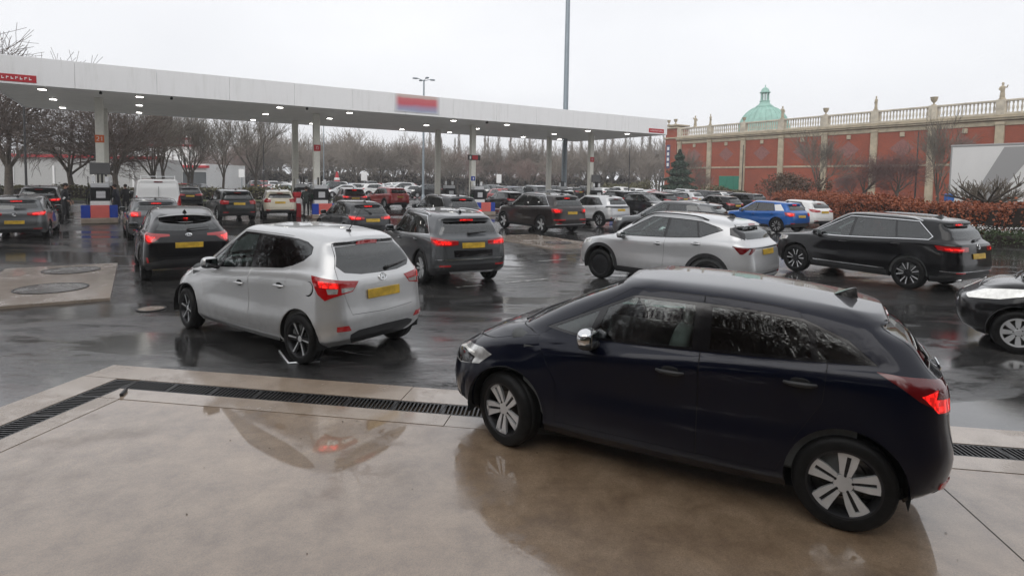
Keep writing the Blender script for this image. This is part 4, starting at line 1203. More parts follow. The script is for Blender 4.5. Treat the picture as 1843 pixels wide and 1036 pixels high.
# ------------------------------------------------------------------ car bodies
def pchip(xk, yk, x):
    xk = np.asarray(xk, float); yk = np.asarray(yk, float); x = np.asarray(x, float)
    h = np.diff(xk); d = np.diff(yk) / h
    m = np.zeros_like(yk)
    if len(xk) > 2:
        ok = d[:-1] * d[1:] > 0
        w1 = 2*h[1:] + h[:-1]; w2 = h[1:] + 2*h[:-1]
        with np.errstate(divide='ignore', invalid='ignore'):
            hm = (w1 + w2) / (w1/d[:-1] + w2/d[1:])
        m[1:-1] = np.where(ok, hm, 0)
    m[0] = d[0]; m[-1] = d[-1]
    i = np.clip(np.searchsorted(xk, x) - 1, 0, len(h) - 1)
    t = np.clip((x - xk[i]) / h[i], 0, 1)
    hi = h[i]
    return ((2*t**3 - 3*t**2 + 1)*yk[i] + (t**3 - 2*t**2 + t)*hi*m[i] + (-2*t**3 + 3*t**2)*yk[i+1] + (t**3 - t**2)*hi*m[i+1])

UB = (0.0, 0.15, 0.26, 0.76, 0.87, 1.0)

class Surf:
    """half a car skin: u runs rear centre -> left flank -> front centre, v sill -> roof centre"""
    def __init__(self, lv, v, crease):
        self.lv, self.v, self.cr = lv, np.asarray(v, float), crease
    def outline(self, k, u):
        p = self.lv[k]
        if 'blend' in p:
            a, b, t = p['blend']
            A, B = self.outline(a, u), self.outline(b, u)
            P = A*(1-t) + B*t
            wr = np.clip((UB[2] - u)/(UB[2]-UB[1]), 0, 1); wr = wr*wr*(3-2*wr)
            wf = np.clip((u - UB[3])/(UB[4]-UB[3]), 0, 1); wf = wf*wf*(3-2*wf)
            P[:, 1] += p.get('by', 0)*(1-wr)*(1-wf) + p.get('byr', 0)*0
            P[:, 0] += p.get('bxr', 0)*wr + p.get('bxf', 0)*wf
            P[:, 2] += p.get('bzf', 0)*wf + p.get('bz', 0) + p.get('bzr', 0)*wr
            return P
        hw = p['hw']; hr = p.get('hwr', hw); hf = p.get('hwf', hw)
        rrx, rry, frx, fry = p['rrx'], min(p['rry'], hr), p['frx'], min(p['fry'], hf)
        br, bf = p.get('br', 0), p.get('bf', 0)
        x = np.zeros_like(u); y = np.zeros_like(u)
        x0 = p['xr'] + br + rrx; x1 = p['xf'] - bf - frx
        s = u < UB[1]; t = u[s]/UB[1]; y[s] = t*(hr-rry); x[s] = p['xr']
        s = (u >= UB[1]) & (u < UB[2]); f = (u[s]-UB[1])/(UB[2]-UB[1])*PI/2
        n = p.get('n', 1.0)
        y[s] = hr-rry + rry*np.sin(f)**n; x[s] = p['xr'] + rrx*(1-np.cos(f)**n)
        s = (u >= UB[2]) & (u <= UB[3]); t = (u[s]-UB[2])/(UB[3]-UB[2])
        x[s] = x0 - br + (x1 + bf - (x0-br))*t
        y[s] = hw - (hw-hr)*np.clip(1-t/0.5, 0, 1)**2 - (hw-hf)*np.clip((t-0.5)/0.5, 0, 1)**2
        s = (u > UB[3]) & (u <= UB[4]); f = (UB[4]-u[s])/(UB[4]-UB[3])*PI/2
        y[s] = hf-fry + fry*np.sin(f); x[s] = p['xf'] - frx*(1-np.cos(f))
        s = u > UB[4]; t = (1-u[s])/(1-UB[4]); y[s] = t*(hf-fry); x[s] = p['xf']
        # bow of the end faces; fades out along the flank
        wr = np.clip((UB[3]-u)/(UB[3]-UB[2]), 0, 1); wf = np.clip((u-UB[2])/(UB[3]-UB[2]), 0, 1)
        yy = (y/max(hw, 1e-6))**2
        x = x + br*yy*np.where(u < UB[2], 1, wr) - bf*yy*np.where(u > UB[3], 1, wf)
        zk = p['z']
        z = pchip([q[0] for q in zk], [q[1] for q in zk], x)
        return np.stack([x, y, z], 1)
    def ev(self, u, v):
        u = np.clip(np.atleast_1d(np.asarray(u, float)), 0, 1); v = np.clip(np.atleast_1d(np.asarray(v, float)), 0, self.v[-1])
        K = len(self.lv)
        Pk = np.stack([self.outline(k, u) for k in range(K)], 0)      # K,N,3
        h = np.diff(self.v)[:, None, None]
        d = np.diff(Pk, axis=0)/h
        dl = np.zeros_like(Pk); dr = np.zeros_like(Pk)
        w1 = 2*h[1:] + h[:-1]; w2 = h[1:] + 2*h[:-1]
        with np.errstate(divide='ignore', invalid='ignore'):
            hm = np.where(d[:-1]*d[1:] > 0, (w1+w2)/(w1/d[:-1] + w2/d[1:]), 0)
        dl[1:-1] = hm; dr[1:-1] = hm
        dr[0] = d[0]; dl[-1] = d[-1]
        for k, fn in self.cr.items():
            c = fn(u)[:, None]
            dl[k] = dl[k]*(1-c) + d[k-1]*c
            dr[k] = dr[k]*(1-c) + d[k]*c
        i = np.clip(np.searchsorted(self.v, v, side='right') - 1, 0, K-2)
        N = np.arange(len(u))
        hh = np.diff(self.v)[i][:, None]
        t = ((v - self.v[i])/np.diff(self.v)[i])[:, None]
        return ((2*t**3-3*t**2+1)*Pk[i, N] + (t**3-2*t**2+t)*hh*dr[i, N] + (-2*t**3+3*t**2)*Pk[i+1, N] + (t**3-t**2)*hh*dl[i+1, N])
    def nrm(self, u, v):
        e = 2e-3
        u = np.asarray(u, float); v = np.asarray(v, float); V = self.v[-1]
        du = self.ev(np.minimum(u+e, 1), v) - self.ev(np.maximum(u-e, 0), v)
        # the section mirrors at the centre line
        a = self.ev(u, np.minimum(v+e*V, V)); b = self.ev(u, np.maximum(v-e*V, 0))
        dv = a-b
        n = np.cross(dv, du)
        l = np.linalg.norm(n, axis=1)
        bad = l < 1e-8
        n[bad] = (0, 0, 1); l[bad] = 1
        n = n/l[:, None]
        c = (u < 1e-6) | (u > 1-1e-6) | (v > V-1e-6)
        n[c, 1] = 0
        l = np.linalg.norm(n, axis=1); l[l < 1e-6] = 1
        return n/l[:, None]
    def prep(self):
        nu, nv = 130, 80
        self.gu = np.linspace(0, 1, nu); self.gv = np.linspace(0, self.v[-1], nv)
        U, Vv = np.meshgrid(self.gu, self.gv, indexing='ij')
        P = self.ev(U.ravel(), Vv.ravel())
        self.P = P.reshape(nu, nv, 3); self.nuv = (nu, nv)
        F = []
        for i in range(nu-1):
            for j in range(nv-1):
                F.append((i*nv+j, (i+1)*nv+j, (i+1)*nv+j+1, i*nv+j+1))
        self.bvh = BVHTree.FromPolygons([tuple(p) for p in P], F)
        kb = 5
        uu = np.linspace(0, 1, 400)
        self.low = self.ev(uu, np.full(400, 0.0)); self.lowu = uu
    def hit(self, view, a, b):
        if view == 'S': o, d, ax = Vector((a, 4, b)), Vector((0, -1, 0)), (0, 2)
        elif view == 'R': o, d, ax = Vector((-8, max(a, 1e-3), b)), Vector((1, 0, 0)), (1, 2)
        elif view == 'F': o, d, ax = Vector((8, max(a, 1e-3), b)), Vector((-1, 0, 0)), (1, 2)
        else: o, d, ax = Vector((a, max(b, 1e-3), 6)), Vector((0, 0, -1)), (0, 1)
        loc, n, fi, dist = self.bvh.ray_cast(o, d)
        nu, nv = self.nuv
        if loc is None:
            if view == 'S':     # below the sill or past an end: nearest point of the bottom edge
                m = (self.lowu > 0.1) & (self.lowu < 0.9)
                k = np.argmin(np.abs(self.low[:, 0]-a) + np.where(m, 0, 10))
                return self.lowu[k], -0.02
            loc, n, fi, dist = self.bvh.find_nearest(o + d*6)
        i, j = divmod(fi, nv-1)
        q = np.array([loc[ax[0]], loc[ax[1]]])
        p00 = self.P[i, j][list(ax)]; p10 = self.P[i+1, j][list(ax)]; p01 = self.P[i, j+1][list(ax)]; p11 = self.P[i+1, j+1][list(ax)]
        s = t = 0.5
        for _ in range(6):
            f = p00*(1-s)*(1-t) + p10*s*(1-t) + p01*(1-s)*t + p11*s*t - q
            fs = (p10-p00)*(1-t) + (p11-p01)*t; ft = (p01-p00)*(1-s) + (p11-p10)*s
            D = fs[0]*ft[1]-fs[1]*ft[0]
            if abs(D) < 1e-14: break
            s -= (f[0]*ft[1]-f[1]*ft[0])/D; t -= (fs[0]*f[1]-fs[1]*f[0])/D
            s = min(max(s, 0), 1); t = min(max(t, 0), 1)
        u = self.gu[i] + (self.gu[i+1]-self.gu[i])*s; v = self.gv[j] + (self.gv[j+1]-self.gv[j])*t
        if view == 'R' and a <= 1.1e-3: u = 0.0
        if view == 'F' and a <= 1.1e-3: u = 1.0
        if view == 'T' and b <= 1.1e-3: v = self.v[-1] if 0.15 < u < 0.9 else v
        return u, v
    def at(self, view, a, b, off=0.0):
        """point and normal on the skin seen from one side"""
        sg = -1 if (view in 'RF' and a < 0) or (view == 'T' and b < 0) else 1
        if view in 'RF': a = max(abs(a), 1e-3)
        if view == 'T': b = max(abs(b), 1e-3)
        o, d = {'S': (Vector((a, 4, b)), Vector((0, -1, 0))), 'R': (Vector((-8, a, b)), Vector((1, 0, 0))),
                'F': (Vector((8, a, b)), Vector((-1, 0, 0))), 'T': (Vector((a, b, 6)), Vector((0, 0, -1)))}[view]
        loc, n, fi, dist = self.bvh.ray_cast(o, d)
        if loc is None: loc, n, fi, dist = self.bvh.find_nearest(o + d*5)
        if n.dot(d) > 0: n = -n
        p = loc + n*off
        return Vector((p.x, sg*p.y, p.z)), Vector((n.x, sg*n.y, n.z))

def densify(poly, step=0.05):
    out = []
    n = len(poly)
    for i in range(n):
        a, b = poly[i], poly[(i+1) % n]
        k = max(1, int(math.ceil(math.hypot(b[0]-a[0], b[1]-a[1])/step)))
        for j in range(k):
            t = j/k
            out.append((a[0]+(b[0]-a[0])*t, a[1]+(b[1]-a[1])*t))
    return out

def area2(p):
    return sum(p[i][0]*p[(i+1) % len(p)][1] - p[(i+1) % len(p)][0]*p[i][1] for i in range(len(p)))

def rnd(poly, r=0.05, k=4):
    """round the corners of a polygon"""
    out = []
    n = len(poly)
    for i in range(n):
        p, a, b = Vector(poly[i]), Vector(poly[i-1]), Vector(poly[(i+1) % n])
        rr = r[i] if hasattr(r, '__len__') else r
        da, db = a-p, b-p
        q = min(rr, da.length*0.45, db.length*0.45)
        if q < 1e-4: out.append(tuple(p)); continue
        s, e = p + da.normalized()*q, p + db.normalized()*q
        for j in range(k+1):
            t = j/k
            out.append(tuple(s*(1-t)**2 + p*2*t*(1-t) + e*t*t))
    return out

def inset(poly, d):
    """offset inwards by d (negative: outwards)"""
    n = len(poly)
    if area2(poly) < 0: poly = poly[::-1]
    out = []
    for i in range(n):
        p, a, b = Vector(poly[i]), Vector(poly[i-1]), Vector(poly[(i+1) % n])
        e1, e2 = p-a, b-p
        if e1.length < 1e-7 or e2.length < 1e-7: out.append(tuple(p)); continue
        n1 = Vector((-e1.y, e1.x)).normalized(); n2 = Vector((-e2.y, e2.x)).normalized()
        m = n1+n2
        m = m/max(0.35, m.length_squared/2) if m.length > 1e-6 else n1
        out.append(tuple(p + m*d))
    return out

def clip(poly, px, py, nx, ny):
    """keep the part with (p-P).n >= 0"""
    out = []
    n = len(poly)
    for i in range(n):
        a, b = poly[i], poly[(i+1) % n]
        da = (a[0]-px)*nx + (a[1]-py)*ny; db = (b[0]-px)*nx + (b[1]-py)*ny
        if da >= 0: out.append(a)
        if (da < 0) != (db < 0):
            t = da/(da-db)
            out.append((a[0]+(b[0]-a[0])*t, a[1]+(b[1]-a[1])*t))
    return out

def circle(cx, cz, r, n=40, a0=0.0, a1=2*PI):
    return [(cx + r*math.cos(a0+(a1-a0)*i/n), cz + r*math.sin(a0+(a1-a0)*i/n)) for i in range(n)]

DU, DV = 5.2, 1.0        # scale of the cutting plane

def vz_many(S, uz):
    u = np.array([p[0] for p in uz]); z = np.array([p[1] for p in uz])
    n = 110
    vv = np.linspace(0, S.v[-1], n)
    Z = S.ev(np.repeat(u, n), np.tile(vv, len(u)))[:, 2].reshape(-1, n)
    out = []
    for i in range(len(u)):
        if z[i] <= Z[i, 0]: out.append((u[i], -0.02)); continue
        k = int(np.argmax(Z[i] >= z[i]))
        if Z[i, k] < z[i]: out.append((u[i], S.v[-1])); continue
        out.append((u[i], vv[k-1] + (vv[k]-vv[k-1])*(z[i]-Z[i, k-1])/max(1e-9, Z[i, k]-Z[i, k-1])))
    return out

def make_skin(S, regions, res=(64, 34)):
    """cut the skin along the outlines of regions; returns {name: (P,N,tris,isedge)}; the last region wins"""
    V = S.v[-1]
    nu, nv = res
    us = np.concatenate([np.linspace(0, UB[1], nu//8, endpoint=False), np.linspace(UB[1], UB[2], nu//6, endpoint=False),
                         np.linspace(UB[2], UB[3], nu//2, endpoint=False), np.linspace(UB[3], UB[4], nu//6, endpoint=False), np.linspace(UB[4], 1, nu//8+1)])
    vs = np.unique(np.concatenate([np.linspace(S.v[k], S.v[k+1], max(2, int(round((S.v[k+1]-S.v[k])/V*nv))+1)) for k in range(len(S.v)-1)]))
    pts = [(float(u)*DU, float(v)*DV) for u in us for v in vs]
    faces = []
    names = []
    for (nm, view, poly, step) in regions:
        q = densify(poly, step) if view != 'U' else densify([(a*DU, b*DV) for a, b in poly], step)
        uv = []
        if view == 'C':
            q = densify([(a*DU, b) for a, b in poly], step)
            q = vz_many(S, [(a/DU, b) for a, b in q])
        for a, b in q:
            if view == 'U': u, v = a/DU, b/DV
            elif view == 'C': u, v = a, b
            else: u, v = S.hit(view, a, b)
            p = (min(max(u, 0), 1)*DU, min(max(v, -0.02), V)*DV)
            if not uv or abs(p[0]-uv[-1][0]) + abs(p[1]-uv[-1][1]) > 1e-4: uv.append(p)
        while len(uv) > 3 and abs(uv[0][0]-uv[-1][0]) + abs(uv[0][1]-uv[-1][1]) < 1e-4: uv.pop()
        if len(uv) < 3: continue
        if area2(uv) < 0: uv = uv[::-1]
        n0 = len(pts)
        pts.extend(uv); faces.append(list(range(n0, n0+len(uv)))); names.append(nm)
    nb = len(pts)
    pts.extend([(0, 0), (DU, 0), (DU, V*DV), (0, V*DV)])
    edges = [(nb, nb+1), (nb+1, nb+2), (nb+2, nb+3), (nb+3, nb)]
    ov, oe, of, iv, ie, ifc = delaunay_2d_cdt([Vector(p) for p in pts], edges + [(f[i], f[(i+1) % len(f)]) for f in faces for i in range(len(f))], [], 0, 1e-5, False)
    ov = np.array([(p[0], p[1]) for p in ov])
    u = ov[:, 0]/DU; v = ov[:, 1]/DV
    P = S.ev(u, v); N = S.nrm(u, v)
    T = np.array([f for f in of if len(f) == 3], int)
    cx = ov[T].mean(1)
    lab = np.full(len(T), -1)
    pa = np.array(pts)
    for k, fc in enumerate(faces):
        q = pa[fc]; q2 = np.roll(q, -1, 0)
        sel = np.nonzero((cx[:, 0] >= q[:, 0].min()) & (cx[:, 0] <= q[:, 0].max()) & (cx[:, 1] >= q[:, 1].min()) & (cx[:, 1] <= q[:, 1].max()))[0]
        if not len(sel): continue
        X, Y = cx[sel, 0][:, None], cx[sel, 1][:, None]
        c = ((q[:, 1] > Y) != (q2[:, 1] > Y))
        with np.errstate(divide='ignore', invalid='ignore'):
            xi = (q2[:, 0]-q[:, 0])*(Y-q[:, 1])/(q2[:, 1]-q[:, 1]) + q[:, 0]
        ins = (c & (X < xi)).sum(1) % 2 == 1
        lab[sel[ins]] = k
    e1 = ov[T[:, 1]]-ov[T[:, 0]]; e2 = ov[T[:, 2]]-ov[T[:, 0]]
    ar = e1[:, 0]*e2[:, 1]-e1[:, 1]*e2[:, 0]
    groups = {}
    for f, l, a_, c in zip(T.tolist(), lab.tolist(), ar.tolist(), cx[:, 1].tolist()):
        if c < 0 or abs(a_) < 1e-10: continue
        nm = names[l] if l >= 0 else 'body'
        groups.setdefault(nm, []).append((f[0], f[2], f[1]) if a_ > 0 else tuple(f))
    return u, v, P, N, groups

def skin_mesh(data, tris, off, name, mat, both=False, mirror=False, skirt=0.018):
    u, v, P, N, _ = data
    Vm = v.max()
    used = {}
    vs, ns, fs = [], [], []
    for t in tris:
        q = []
        for i in t:
            if i not in used:
                used[i] = len(vs)
                vs.append(P[i] + N[i]*off); ns.append(N[i])
            q.append(used[i])
        fs.append(tuple(q))
    if skirt > 0:
        cnt = {}
        for t in tris:
            for a, b in ((t[0], t[1]), (t[1], t[2]), (t[2], t[0])):
                cnt[(a, b)] = cnt.get((a, b), 0) + 1
        low = {}
        def lo(i):
            if i not in low:
                low[i] = len(vs); vs.append(P[i] + N[i]*(off-skirt)); ns.append(N[i])
            return low[i]
        for (a, b) in list(cnt):
            if (b, a) in cnt: continue
            if (u[a] < 1e-6 and u[b] < 1e-6) or (u[a] > 1-1e-6 and u[b] > 1-1e-6) or (v[a] > Vm-1e-6 and v[b] > Vm-1e-6): continue
            fs.append((used[b], used[a], lo(a), lo(b)))
    vs = np.array(vs); ns = np.array(ns)
    if mirror or both:
        v2 = vs.copy(); v2[:, 1] *= -1
        n2 = ns.copy(); n2[:, 1] *= -1
        f2 = [f[::-1] for f in fs]
        if both:
            k = len(vs)
            fs = fs + [tuple(i+k for i in f) for f in f2]
            vs = np.concatenate([vs, v2]); ns = np.concatenate([ns, n2])
        else:
            vs, ns, fs = v2, n2, f2
    me = bpy.data.meshes.new(name)
    me.from_pydata(vs.tolist(), [], fs)
    me.materials.append(mat)
    me.shade_smooth()
    me.normals_split_custom_set_from_vertices(ns.tolist())
    me.update()
    return me

def build_surface(s):
    """levels of the skin from a car's measured side profile"""
    R, X, W, gc = s['xr'], s['xf'], s['W']/2, s.get('gc', 0.2)
    roof = s['roof']; belt = s['belt']; sh = s['sh']
    z2 = s.get('z2', 0.47); z3 = s.get('z3', 0.66)
    nb = s.get('nose', 0.15)          # how far the bonnet edge sits back
    tw, fw = s.get('rtaper', 0.05), s.get('ftaper', 0.06)
    dv = [
        dict(xr=R+0.14, xf=X-0.2, hw=W-0.09, hwr=W-0.14, hwf=W-0.14, rrx=0.3, rry=0.3, frx=0.5, fry=0.4, br=0.05, bf=0.10,
             z=[(R, gc+s.get('rlift', 0.09)), (R+0.6, gc+0.0), (X-0.6, gc), (X, gc+0.02)]),
        dict(xr=R+0.03, xf=X-0.05, hw=W-0.015, hwr=W-0.05, hwf=W-0.06, rrx=0.30, rry=0.28, frx=0.52, fry=0.45, br=0.07, bf=0.13,
             z=[(R, gc+s.get('rlift', 0.09)+0.10), (R+0.6, gc+0.11), (X-0.6, gc+0.11), (X, gc+0.12)]),
        dict(xr=R, xf=X, hw=W-0.004, hwr=W-tw*0.8, hwf=W-fw, rrx=0.30, rry=0.28, frx=0.55, fry=0.48, br=0.07, bf=0.14,
             z=[(R, z2+0.07), (0, z2), (X, z2)]),
        dict(xr=R+s.get('tuck', 0.03), xf=X-0.03, hw=W-0.024, hwr=W-tw, hwf=W-fw, rrx=0.30, rry=0.26, frx=0.58, fry=0.48, br=0.07, bf=0.16,
             z=[(R, z3+0.09), (0, z3), (X, z3-0.01)]),
        dict(xr=R+s.get('tailtop', 0.06), xf=X-nb, hw=W-0.014, hwr=W-tw-0.025, hwf=W-fw-0.04, rrx=0.28, rry=0.24, frx=0.62, fry=0.46, br=0.07, bf=0.17, z=sh),
        dict(blend=(4, 6, s.get('hoodt', 0.55)), bzf=s.get('hoodb', 0.035), by=s.get('shoulder', 0.012)),
        dict(xr=s['rgb'], xf=s['wsb'], hw=W-s.get('tumble0', 0.075), hwr=W-s.get('tumble0', 0.075)-tw-0.02, hwf=W-0.12,
             rrx=s.get('rgrx', 0.22), rry=s.get('rgry', 0.16), frx=s.get('wsrx', 0.42), fry=s.get('wsry', 0.26), br=0.08, bf=0.14, z=belt),
        dict(blend=(6, 9, 0.5), by=s.get('bulge', 0.016), bxf=0.015, bzf=0.012, bxr=-s.get('rbulge', 0.03)),
        dict(blend=(6, 9, 0.92), by=0.014, bxr=s.get('spoil', 0.10), bxf=0.004),
        dict(xr=s['rt'], xf=s['wst'], hw=W-s.get('tumble1', 0.25), hwr=W-s.get('tumble1', 0.25)-s.get('rooft', 0.07), hwf=W-s.get('tumble1', 0.25)-0.03,
             rrx=0.16, rry=0.14, frx=0.22, fry=0.16, br=0.05, bf=0.09, z=[(x, z-s.get('crown', 0.055)) for x, z in roof]),
        dict(xr=s['rt']+0.03, xf=s['wst']-0.05, hw=(W-s.get('tumble1', 0.25))*0.72, rrx=0.25, rry=0.2, frx=0.3, fry=0.2, br=0.03, bf=0.06,
             z=[(x, z-0.012) for x, z in roof]),
        dict(xr=s['rt']+0.04, xf=s['wst']-0.06, hw=1e-4, rrx=0.2, rry=1e-4, frx=0.2, fry=1e-4, z=roof),
    ]
    v = [0, 0.13, 0.33, 0.52, 0.78, 0.90, 1.02, 1.27, 1.50, 1.58, 1.82, 2.2]
    one = lambda u: np.ones_like(u)
    def rear(u):
        w = np.clip((UB[2]-u)/(UB[2]-UB[1]), 0, 1); return w
    def flank(u):
        return 0.75*np.clip((u-UB[1])/0.08, 0, 1)*np.clip((UB[4]-u)/0.08, 0, 1)
    cr = {6: one, 9: rear, 4: flank}
    if 'mod' in s: s['mod'](dv)
    S = Surf(dv, v, cr)
    S.prep()
    return S
def vz(S, u, z):
    """section parameter at height z on the line u"""
    lo_, hi_ = 0.0, S.v[-1]
    vv = np.linspace(0, S.v[-1], 120)
    zz = S.ev(np.full(120, u), vv)[:, 2]
    if z <= zz[0]: return -0.02
    k = int(np.argmax(zz >= z))
    if zz[k] < z: return S.v[-1]
    t = (z-zz[k-1])/max(1e-9, zz[k]-zz[k-1])
    return vv[k-1] + (vv[k]-vv[k-1])*t

_hit0 = Surf.hit
def _hit(self, view, a, b):
    if view == 'C': return a, vz(self, a, b)
    return _hit0(self, view, a, b)
Surf.hit = _hit

# ---- wheels -------------------------------------------------------
WH = {}
def wheel_meshes(style, r, w=0.21):
    key = (style, round(r, 3))
    if key in WH: return WH[key]
    rr = r*0.70                                    # rim radius
    m = Matrix.Rotation(-PI/2, 4, 'X')             # axis z -> +y (outer side is +y)
    g = G()
    h = w/2
    g.lathe([(rr, -h*0.9), (rr+0.012, -h), (r-0.03, -h*0.98), (r-0.006, -h*0.78), (r, -h*0.5), (r-0.004, -h*0.32), (r-0.004, -h*0.28), (r, -h*0.24), (r, h*0.24), (r-0.004, h*0.28), (r-0.004, h*0.32), (r, h*0.5), (r-0.006, h*0.78),
             (r-0.03, h*0.98), (rr+0.02, h*1.0), (rr+0.006, h*0.94), (rr, h*0.9)], 48, m=m)
    tyre = g.mesh('tyre', M_tyre, 50)
    # barrel, lip
    b = G()
    b.lathe([(rr, -h*0.9), (rr-0.015, -h*0.5), (rr-0.03, h*0.35), (rr-0.012, h*0.78), (rr-0.004, h*0.93), (rr+0.008, h*0.95), (rr+0.008, h*0.86), (rr, h*0.84)], 48, m=m, mi=1)
    b.lathe([(0.0, -h*0.1), (rr*0.62, -h*0.1), (rr*0.66, -h*0.2), (rr*0.97, -h*0.3)], 40, m=m, mi=2)
    def spoke(poly, y0, y1, mi, n, ph=0.0):
        # poly in (radial, tangential); front face at axial y1(radial), back y0
        for k in range(n):
            a = 2*PI*k/n + ph
            c, s_ = math.cos(a), math.sin(a)
            P = []
            for yy in (0, 1):
                for (q, t) in poly:
                    f = q/rr
                    ax = (h*0.62 + (y1-h*0.62)*f) if yy else (h*0.62 + (y1-h*0.62)*f - y0)
                    x, z = q*c - t*s_, q*s_ + t*c
                    P.append((x, ax, z))
            nn = len(poly)
            fs = [tuple(range(nn)), tuple(range(nn, 2*nn))[::-1]] + [(i, nn+i, nn+(i+1) % nn, (i+1) % nn) for i in range(nn)]
            fs = [f[::-1] for f in fs]
            b.add(P, fs, mi)
    R1 = rr*0.985
    yo = h*0.84
    if style == 'split5':       # five broad split blades, machined faces over black
        spoke([(0.03, -0.025), (rr*0.5, -0.022), (rr*0.97, -0.035), (rr*0.97, 0.035), (rr*0.5, 0.022), (0.03, 0.025)], 0.03, yo-0.022, 1, 5, 0.3)
        for sg in (-1, 1):
            spoke([(rr*0.26, sg*0.008), (rr*0.40, sg*0.011), (R1*0.97, sg*0.014), (R1*0.97, sg*(0.076 if sg < 0 else 0.058)), (rr*0.6, sg*0.052), (rr*0.26, sg*0.034)][::sg], 0.022, yo, 0, 5, 0.3)
        spoke([(rr*0.86, -0.06), (R1*0.97, -0.074), (R1*0.97, 0.058), (rr*0.86, 0.05)], 0.022, yo, 0, 5, 0.3)
        b.lathe([(0, h*0.68), (rr*0.27, h*0.66), (rr*0.29, h*0.5)], 20, m=m, mi=0)
    elif style == 'spoke6':     # six machined spokes
        spoke([(0.03, -0.03), (rr*0.5, -0.026), (rr*0.97, -0.03), (rr*0.97, 0.03), (rr*0.5, 0.026), (0.03, 0.03)], 0.04, yo-0.012, 1, 6, 0.2)
        spoke([(0.05, 0.002), (rr*0.55, 0.003), (R1, 0.006), (R1, 0.026), (rr*0.55, 0.016), (0.05, 0.012)], 0.02, yo, 0, 6, 0.2)
        b.lathe([(0, h*0.70), (rr*0.17, h*0.68), (rr*0.2, h*0.5)], 20, m=m, mi=0)
    elif style == 'twin5':      # five pairs of slim spokes
        for sg in (-1, 1):
            spoke([(0.05, sg*0.012), (R1, sg*0.03), (R1, sg*0.075), (0.05, sg*0.036)][::sg], 0.03, yo, 0, 5, 0.5)
        b.lathe([(0, h*0.70), (rr*0.24, h*0.68), (rr*0.27, h*0.5)], 20, m=m, mi=0)
    elif style == 'twin5dark':
        for sg in (-1, 1):
            spoke([(0.05, sg*0.008), (R1, sg*0.035), (R1, sg*0.085), (0.05, sg*0.034)][::sg], 0.05, yo-0.004, 1, 5, 0.5)
            spoke([(0.09, sg*0.012), (R1, sg*0.05), (R1, sg*0.08), (0.09, sg*0.026)][::sg], 0.01, yo+0.001, 0, 5, 0.5)
        b.lathe([(0, h*0.70), (rr*0.22, h*0.68), (rr*0.25, h*0.5)], 20, m=m, mi=1)
    elif style == 'cover':      # plastic wheel trim with seven paddles
        b.lathe([(rr*0.84, yo-0.004), (rr*0.99, yo+0.002), (rr*0.99, yo-0.02)], 48, m=m, mi=0)
        spoke([(0.04, -0.018), (rr*0.5, -0.034), (rr*0.9, -0.042), (rr*0.9, 0.03), (rr*0.5, 0.026), (0.04, 0.018)], 0.02, yo, 0, 8, 0.2)
        b.lathe([(0, h*0.78), (rr*0.2, h*0.76), (rr*0.24, h*0.6)], 20, m=m, mi=0)
    elif style == 'disc':       # closed dark cover
        b.lathe([(0, yo-0.004), (rr*0.3, yo), (rr*0.86, yo-0.006), (rr*0.99, yo-0.02)], 48, m=m, mi=1)
    else:                       # plain five-spoke
        spoke([(0.03, -0.045), (rr*0.5, -0.03), (R1, -0.05), (R1, 0.05), (rr*0.5, 0.03), (0.03, 0.045)], 0.035, yo, 0, 5, 0.9)
        b.lathe([(0, h*0.70), (rr*0.2, h*0.68), (rr*0.24, h*0.5)], 20, m=m, mi=0)
    for k in range(5):
        a = 2*PI*k/5 + 0.3
        b.lathe([(0.009, h*0.5), (0.009, h*0.705), (0, h*0.705)], 8, mi=1, m=Matrix.Translation((0.055*math.cos(a), 0, 0.055*math.sin(a))) @ m)
    rim = b.mesh('rim', [M_alloy, M_alloydark, M_disc], 35)
    WH[key] = (tyre, rim)
    return WH[key]

INT = {}
def interior_mesh(W, H, x0, x1, zb):
    """floor tub, dashboard, wheel, seats"""
    g = G()
    hw = W/2-0.14
    g.box(((x0+x1)/2, 0, 0.34), (x1-x0, hw*2, 0.06), mi=0)
    g.sq((x1-0.12, 0, zb-0.16), (0.5, hw*2, 0.30), 0.4, mi=0)
    for sy in (-1, 1):
        sx = x1-1.02
        t = Matrix.Rotation(R_(-14), 3, 'Y')
        g.sq((sx, sy*0.36, 0.52), (0.52, 0.5, 0.2), 0.5, mi=1)
        g.sq((sx-0.28, sy*0.36, 0.86), (0.16, 0.48, 0.66), 0.5, mi=1, m=t)
        g.sq((sx-0.38, sy*0.36, 1.27*H/1.53), (0.10, 0.27, 0.2), 0.6, mi=1, m=t)
        g.sq((x0+0.52, sy*0.3, 0.86), (0.16, 0.56, 0.6), 0.5, mi=1, m=t)
        g.sq((x0+0.42, sy*0.32, 1.2*H/1.53), (0.09, 0.25, 0.15), 0.6, mi=1, m=t)
        g.box(((x0+x1)/2, sy*(hw+0.03), 0.62), (x1-x0-0.2, 0.03, 0.55), mi=0)
    g.sq((x0+0.8, 0, 0.52), (0.5, 1.2, 0.2), 0.5, mi=1)
    g.box((x0+0.2, 0, 0.80), (0.5, hw*1.9, 0.02), mi=0)
    # steering wheel on the right
    q = [(x1-0.42 + 0.06*math.sin(a), -0.36 + 0.18*math.cos(a), zb-0.02 + 0.17*math.sin(a)) for a in [2*PI*k/20 for k in range(21)]]
    g.tube(q, 0.016, 6, mi=0)
    return g.mesh('interior', [M_interior, M_seat], 50)

def bar_on(S, pts, off, r, n=6):
    g = G()
    g.tube([S.at(vw, a, b, off)[0] for vw, a, b in pts], r, n)
    return g

def frame_from(n, up=Vector((0, 0, 1))):
    z = n.normalized(); x = up.cross(z).normalized(); y = z.cross(x)
    return Matrix((x, y, z)).transposed().to_4x4()

